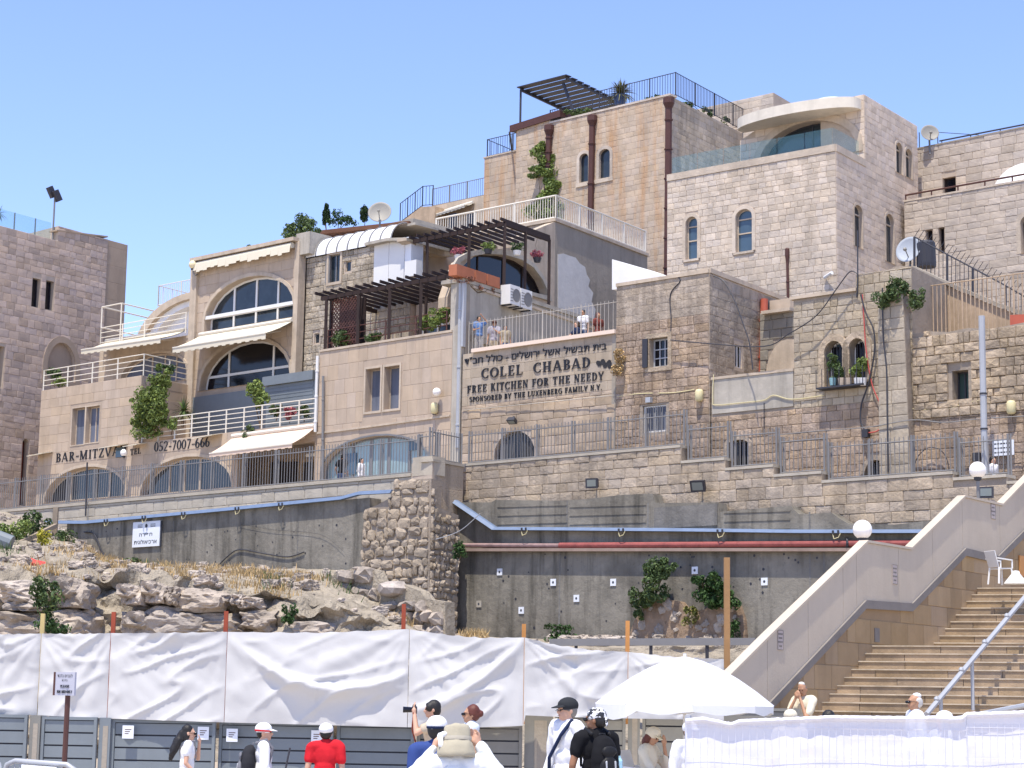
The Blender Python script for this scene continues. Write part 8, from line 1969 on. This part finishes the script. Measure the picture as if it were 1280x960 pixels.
B_, H_ = stand(571, 898, 14.3); person(B_, 186, H_ - .035, 'person in a beige floppy sun hat with both hands raised, seen from behind', SK1, cl('stripe_white', (.74, .76, .78)), K_KHAKI, HBRN, (0, 6), {'L': ((.33, -.04, 1.36), (.165, -.1, 1.56)), 'R': ((-.33, -.02, 1.38), (-.18, -.04, 1.585))}, 1, .009, hair_style='short', hat=floppy, eyes=False)
# man with dark cap and navy strap
def strap(t, Tu, S, Th):
    b = Blob(Tu, S); b.cap((.12, -.04, 1.505), (.06, -.13, 1.36), .02, .02).cap((.06, -.13, 1.36), (-.1, -.15, 1.12), .02, .02).cap((-.1, -.15, 1.12), (-.2, -.06, .93), .02, .02).cap((.12, -.04, 1.505), (.1, .1, 1.4), .02, .02).cap((.1, .1, 1.4), (-.18, .1, .95), .02, .02); b.done('bag_strap', K_NAVY, t, .009, 1); b = Blob(Tu, S); b.ell((-.25, .03, .85), (.07, .15, .13)); b.done('shoulder_bag', K_NAVY, t, .014, 2)
    b = Blob(Th, S); b.cap((-.078, -.08, 1.618), (-.08, .02, 1.62), .004, .004).cap((.078, -.08, 1.618), (.08, .02, 1.62), .004, .004).cap((-.06, -.1, 1.605), (.06, -.1, 1.605), .004, .004); b.done('spectacles', M_IRON, t, .004, 0)
B_, H_ = stand(709, 868, 21.5); person(B_, -50, H_ - .02, 'man in a dark cap and white long sleeved shirt with a navy shoulder strap', SK1, K_WHITE, K_NAVY, hairm('grey', (.2, .18, .16)), (-14, 2), {'L': ((.25, .02, 1.15), (.2, -.1, .9)), 'R': ((-.25, .02, 1.15), (-.26, -.07, .9))}, 1, .010, hat=cap_hat(cl('charcoal_cap', (.03, .032, .036))), extra=strap)
def bandana(t, Th, S, vox):
    m = bpy.data.materials.new('bandana_print'); m.use_nodes = True; n = m.node_tree.nodes; l = m.node_tree.links; g = n.new('ShaderNodeNewGeometry'); v = n.new('ShaderNodeTexNoise'); v.inputs['Scale'].default_value = 26; r = n.new('ShaderNodeValToRGB'); r.color_ramp.interpolation = 'CONSTANT'; r.color_ramp.elements[0].color = (.02, .02, .025, 1); r.color_ramp.elements[1].position = .5; r.color_ramp.elements[1].color = (.75, .75, .78, 1); l.new(g.outputs['Position'], v.inputs['Vector']); l.new(v.outputs['Fac'], r.inputs[0]); l.new(r.outputs[0], n['Principled BSDF'].inputs['Base Color'])
    b = Blob(Th, S); b.ell((0, .015, 1.652), (.091, .107, .088)).ell((0, .115, 1.62), (.025, .025, .02)).ell((.02, .13, 1.58), (.015, .012, .04)); b.done('bandana', m, t, vox * .8, 2, .004)
def bp2(t, Tu, S, Th):
    backpack(K_BLACK, cl('black_nylon', (.02, .02, .022), .4))(t, Tu, S, Th); b = MB(); b.lathe(Tu(-.17, .2, 1.05), [(.001, 0), (.03 * S, 0), (.03 * S, .15), (.012, .18), (.012, .2), (.001, .2)], 10); b.obj('water_bottle', mat('bottle_blue', (.35, .6, .75), .1, spec=.6), t)
B_, H_ = stand(745, 881, 20); person(B_, 205, H_ - .01, 'person in a black tee with black backpack and black and white bandana', SK3, K_BLACK, K_DENIM, HBLK, (42, 0), {'L': ((.26, .0, 1.16), (.24, -.1, .92)), 'R': ((-.26, .0, 1.16), (-.25, -.1, .92))}, .38, .010, hat=bandana, extra=bp2, glasses=True)
# seated woman with visor
p = at(808, 912, 25); cb = Vector((p.x + .02, p.y, .28)); slb = slab('low_platform', M_CAP, None, [cb + Vector(v) for v in ((-.5, -.5, 0), (.5, -.5, 0), (.5, .5, 0), (-.5, .5, 0))], 0, .279); tag(slb, 'low stone platform under the armchair of the seated woman', 'platform'); chair(cb, radians(62), 'white plastic armchair under the seated woman with the visor')
def visor_(t, Th, S, vox): cap_hat(K_CREAM, cl('visor_straw', (.70, .62, .42)))(t, Th, S, vox)
def skirt(t, Tu, S, Th): b = Blob(Tu, S); b.ell((0, -.2, .97), (.2, .3, .1)).ell((0, -.38, .86), (.2, .12, .2)); b.done('skirt', cl('pink', (.72, .26, .33)), t, .016, 3, .014)
person(cb, 62, (p.z + .0) / 1.75 * 1.75 * 1.37 if False else 1.62, 'seated woman in a straw visor and pink skirt, hand at her cheek', SK2, K_CREAM, None, HAUB, (0, 20), {'L': ((.2, -.2, 1.18), (.06, -.2, 1.5)), 'R': ((-.2, -.15, 1.15), (-.1, -.35, 1.06))}, .7, .013, seated=True, female=True, lean=.25, hair_style='bob', hat=visor_, extra=skirt)
# people on the stairs
def step_z(px, Y): return 0
q = at(1005, 852, 34.2); sb = Vector((q.x, q.y, q.z - 1.24)); person(sb, -38, 1.70, 'man in a cream shirt seated on the lowest steps with both hands at his mouth', SK2, K_CREAM, cl('palegrey', (.5, .52, .55)), hairm('greyish', (.15, .13, .12)), (10, 14), {'L': ((.2, -.28, 1.12), (.03, -.2, 1.47)), 'R': ((-.2, -.28, 1.12), (-.04, -.22, 1.46))}, .5, .016, seated=True, lean=.35, hat=kippah(cl('cap_white', (.62, .60, .56))))
B_, H_ = stand(988, 885.5, 27); person(B_, 175, H_, 'person in a beige cap showing only the head above the cloth fence', SK2, K_CREAM, K_KHAKI, HBRN, (0, 0), {}, .4, .018, fingers=False, hat=cap_hat(K_CREAM))
B_, H_ = stand(1035, 886, 26); person(B_, 178, H_, 'dark haired person showing only the crown of the head above the cloth fence', SK2, K_BLACK, K_DENIM, HBLK, (0, 0), {}, .4, .018, fingers=False)
B_, H_ = stand(1143, 865, 28, .2); person(B_, -80, H_, 'man with dark sunglasses and white skullcap before the staircase', SK2, K_WHITE, K_NAVY, hairm('white', (.5, .48, .45)), (0, 0), {}, 1, .015, glasses=True, fingers=False, hair_style='short', hat=kippah(K_WHITE))
B_, H_ = stand(1179, 887, 24); person(B_, -60, H_, 'person in a white cap barely above the cloth fence by the handrail foot', SK2, K_WHITE, K_NAVY, HBLK, (0, 0), {}, 1, .02, fingers=False, hat=cap_hat(K_WHITE, None, False))
# people on the lane
def lane_z(px): return 9.05
B_, H_ = stand(428, 566.5, 73, lane_z(428)); person(B_, 150, H_, 'man in a dark shirt walking on the lane in front of the teal arched shopfront', SK2, K_BLACK, K_DENIM, HBLK, (0, 0), {'L': ((.26, .05, 1.15), (.3, -.1, .93))}, .4, .025, fingers=False)
B_, H_ = stand(452, 572, 73.2, lane_z(450)); person(B_, 60, H_, 'person with a dark scarf and white top by the teal arched shopfront', SK1, K_WHITE, K_BLACK, HBLK, (0, 0), {}, 1, .025, fingers=False, female=True, hair_style='long')
B_, H_ = stand(1241, 570, 58.2, 7.4); person(B_, 40, H_, 'dark haired person in white behind the lane fence at the right edge', SK1, K_WHITE, K_DENIM, HBLK, (0, 0), {}, .4, .025, fingers=False)
# people on the fenced terrace
tz_ = zc_t = FENCE_T[1]
def terr(px, yt, back, *a, **k):
    p = FENCE_T[0].pt(px, yt, -back); hh_ = k.pop('h', 1.72); B = Vector((p.x, p.y, p.z - hh_)); return person(B, a[0], hh_, *a[1:], **k)
terr(599, 394.5, .62, 15, 'man in a blue shirt shading his eyes on the fenced terrace', SK2, cl('sky', (.13, .22, .42)), cl('stone_grey', (.32, .31, .30)), HBLK, (0, 0), {'L': ((.3, -.1, 1.5), (.05, -.15, 1.74)), 'R': ((-.24, -.05, 1.16), (-.1, -.25, 1.2))}, .4, .022, fingers=False)
terr(618, 400, .75, -10, 'person in a brown hat and patterned top beside the man shading his eyes', SK2, cl('pattern', (.32, .30, .34)), K_KHAKI, HBRN, (0, 0), {'L': ((.22, -.15, 1.2), (.05, -.2, 1.35))}, .4, .022, fingers=False, hat=cap_hat(cl('brown_hat', (.1, .05, .04))))
terr(632, 406, .95, 20, 'shorter person in tan behind the terrace fence, right of the brown hat', SK2, K_KHAKI, K_DENIM, HBRN, (0, 0), {}, .4, .025, fingers=False, h=1.5)
def stripes(t, Tu, S, Th):
    for i in range(7):
        b = Blob(Tu, S); z = 1.42 - i * .07; b.ell((0, .003, z), (.172, .122, .016)); b.done('stripe', K_NAVY, t, .014, 1)
terr(729, 386.5, 1.2, -35, 'man in a blue and white striped polo on the right end of the terrace', SK2, K_WHITE, K_DENIM, HBLK, (-20, 0), {}, .4, .022, fingers=False, glasses=True, extra=stripes)
terr(721, 401, 1.0, -70, 'woman in navy leaning in front of the striped polo', SK1, K_NAVY, K_DENIM, HBRN, (0, 0), {'R': ((-.2, -.2, 1.2), (-.1, -.4, 1.15))}, .4, .025, fingers=False, female=True, hair_style='long')
terr(748, 390, 2.2, 30, 'woman with long red-brown hair behind the terrace fence at the right', SK2, cl('maroon', (.2, .06, .05)), K_DENIM, HAUB, (0, 0), {}, .4, .025, fingers=False, female=True, hair_style='long')
# someone in white under the parasol, cut by the fence edge
B_, H_ = stand(863, 895, 23); person(B_, 20, H_ - .05, 'person in white half hidden by the cloth fence edge', SK2, K_WHITE, K_CREAM, HBRN, (0, 0), {}, 1, .016, fingers=False, hat=cap_hat(K_WHITE))

bpy.context.view_layer.update(); dgr = bpy.context.evaluated_depsgraph_get(); new = []
for o, wr in REMESH:
    me = bpy.data.meshes.new_from_object(o.evaluated_get(dgr)); new.append((o, me, wr))
for o, me, wr in new:
    o.modifiers.clear(); o.data = me
    if wr:
        for v in me.vertices:
            c = v.co; n_ = noise.noise(Vector((c.x * 7, c.y * 7, c.z * 4))) + .5 * noise.noise(Vector((c.x * 16 + c.z * 6, c.y * 16, c.z * 9))); v.co = c + v.normal * n_ * wr
        me.update()
    me.polygons.foreach_set('use_smooth', [True] * len(me.polygons))

# ------------------------------------------------------------------ leave out stones nothing could see
from mathutils.bvhtree import BVHTree
skip = {o.name for o, *_ in CULL}; BV = []; BF = []
for o in SC.objects:
    if o.type != 'MESH' or o.name in skip or o.name.startswith(('glass', 'foliage', 'plaza', 'pane', 'bar', 'haze')): continue
    Mw = WORLD.get(o.name)
    if Mw is None: continue
    k = len(BV); BV += [Mw @ v.co for v in o.data.vertices]; BF += [tuple(i + k for i in p.vertices) for p in o.data.polygons]
tree = BVHTree.FromPolygons(BV, BF)
gone = []
for o, p, du, dz in CULL:
    seen = False; x_, y_ = proj(p)
    if -20 < x_ < 1300 and -20 < y_ < 980:
        for cx_ in (0, -1.2, 1.2):
            c0 = CAM + Vector((cx_, 0, 0))
            for k in ((0, 0), (-1, -1), (1, 1), (1, -1), (-1, 1)):
                q = p + du * k[0] + Vector((0, 0, dz * k[1])); d = q - c0; L = d.length; d.normalize()
                hit = tree.ray_cast(c0, d, L + .1)
                if hit[0] is None or hit[3] > L - .12: seen = True; break
            if seen: break
    if not seen: gone.append(o)
n_ = len(gone); bpy.data.batch_remove(gone)
print('stones culled', n_, 'of', len(CULL), 'objects', len(bpy.data.objects))
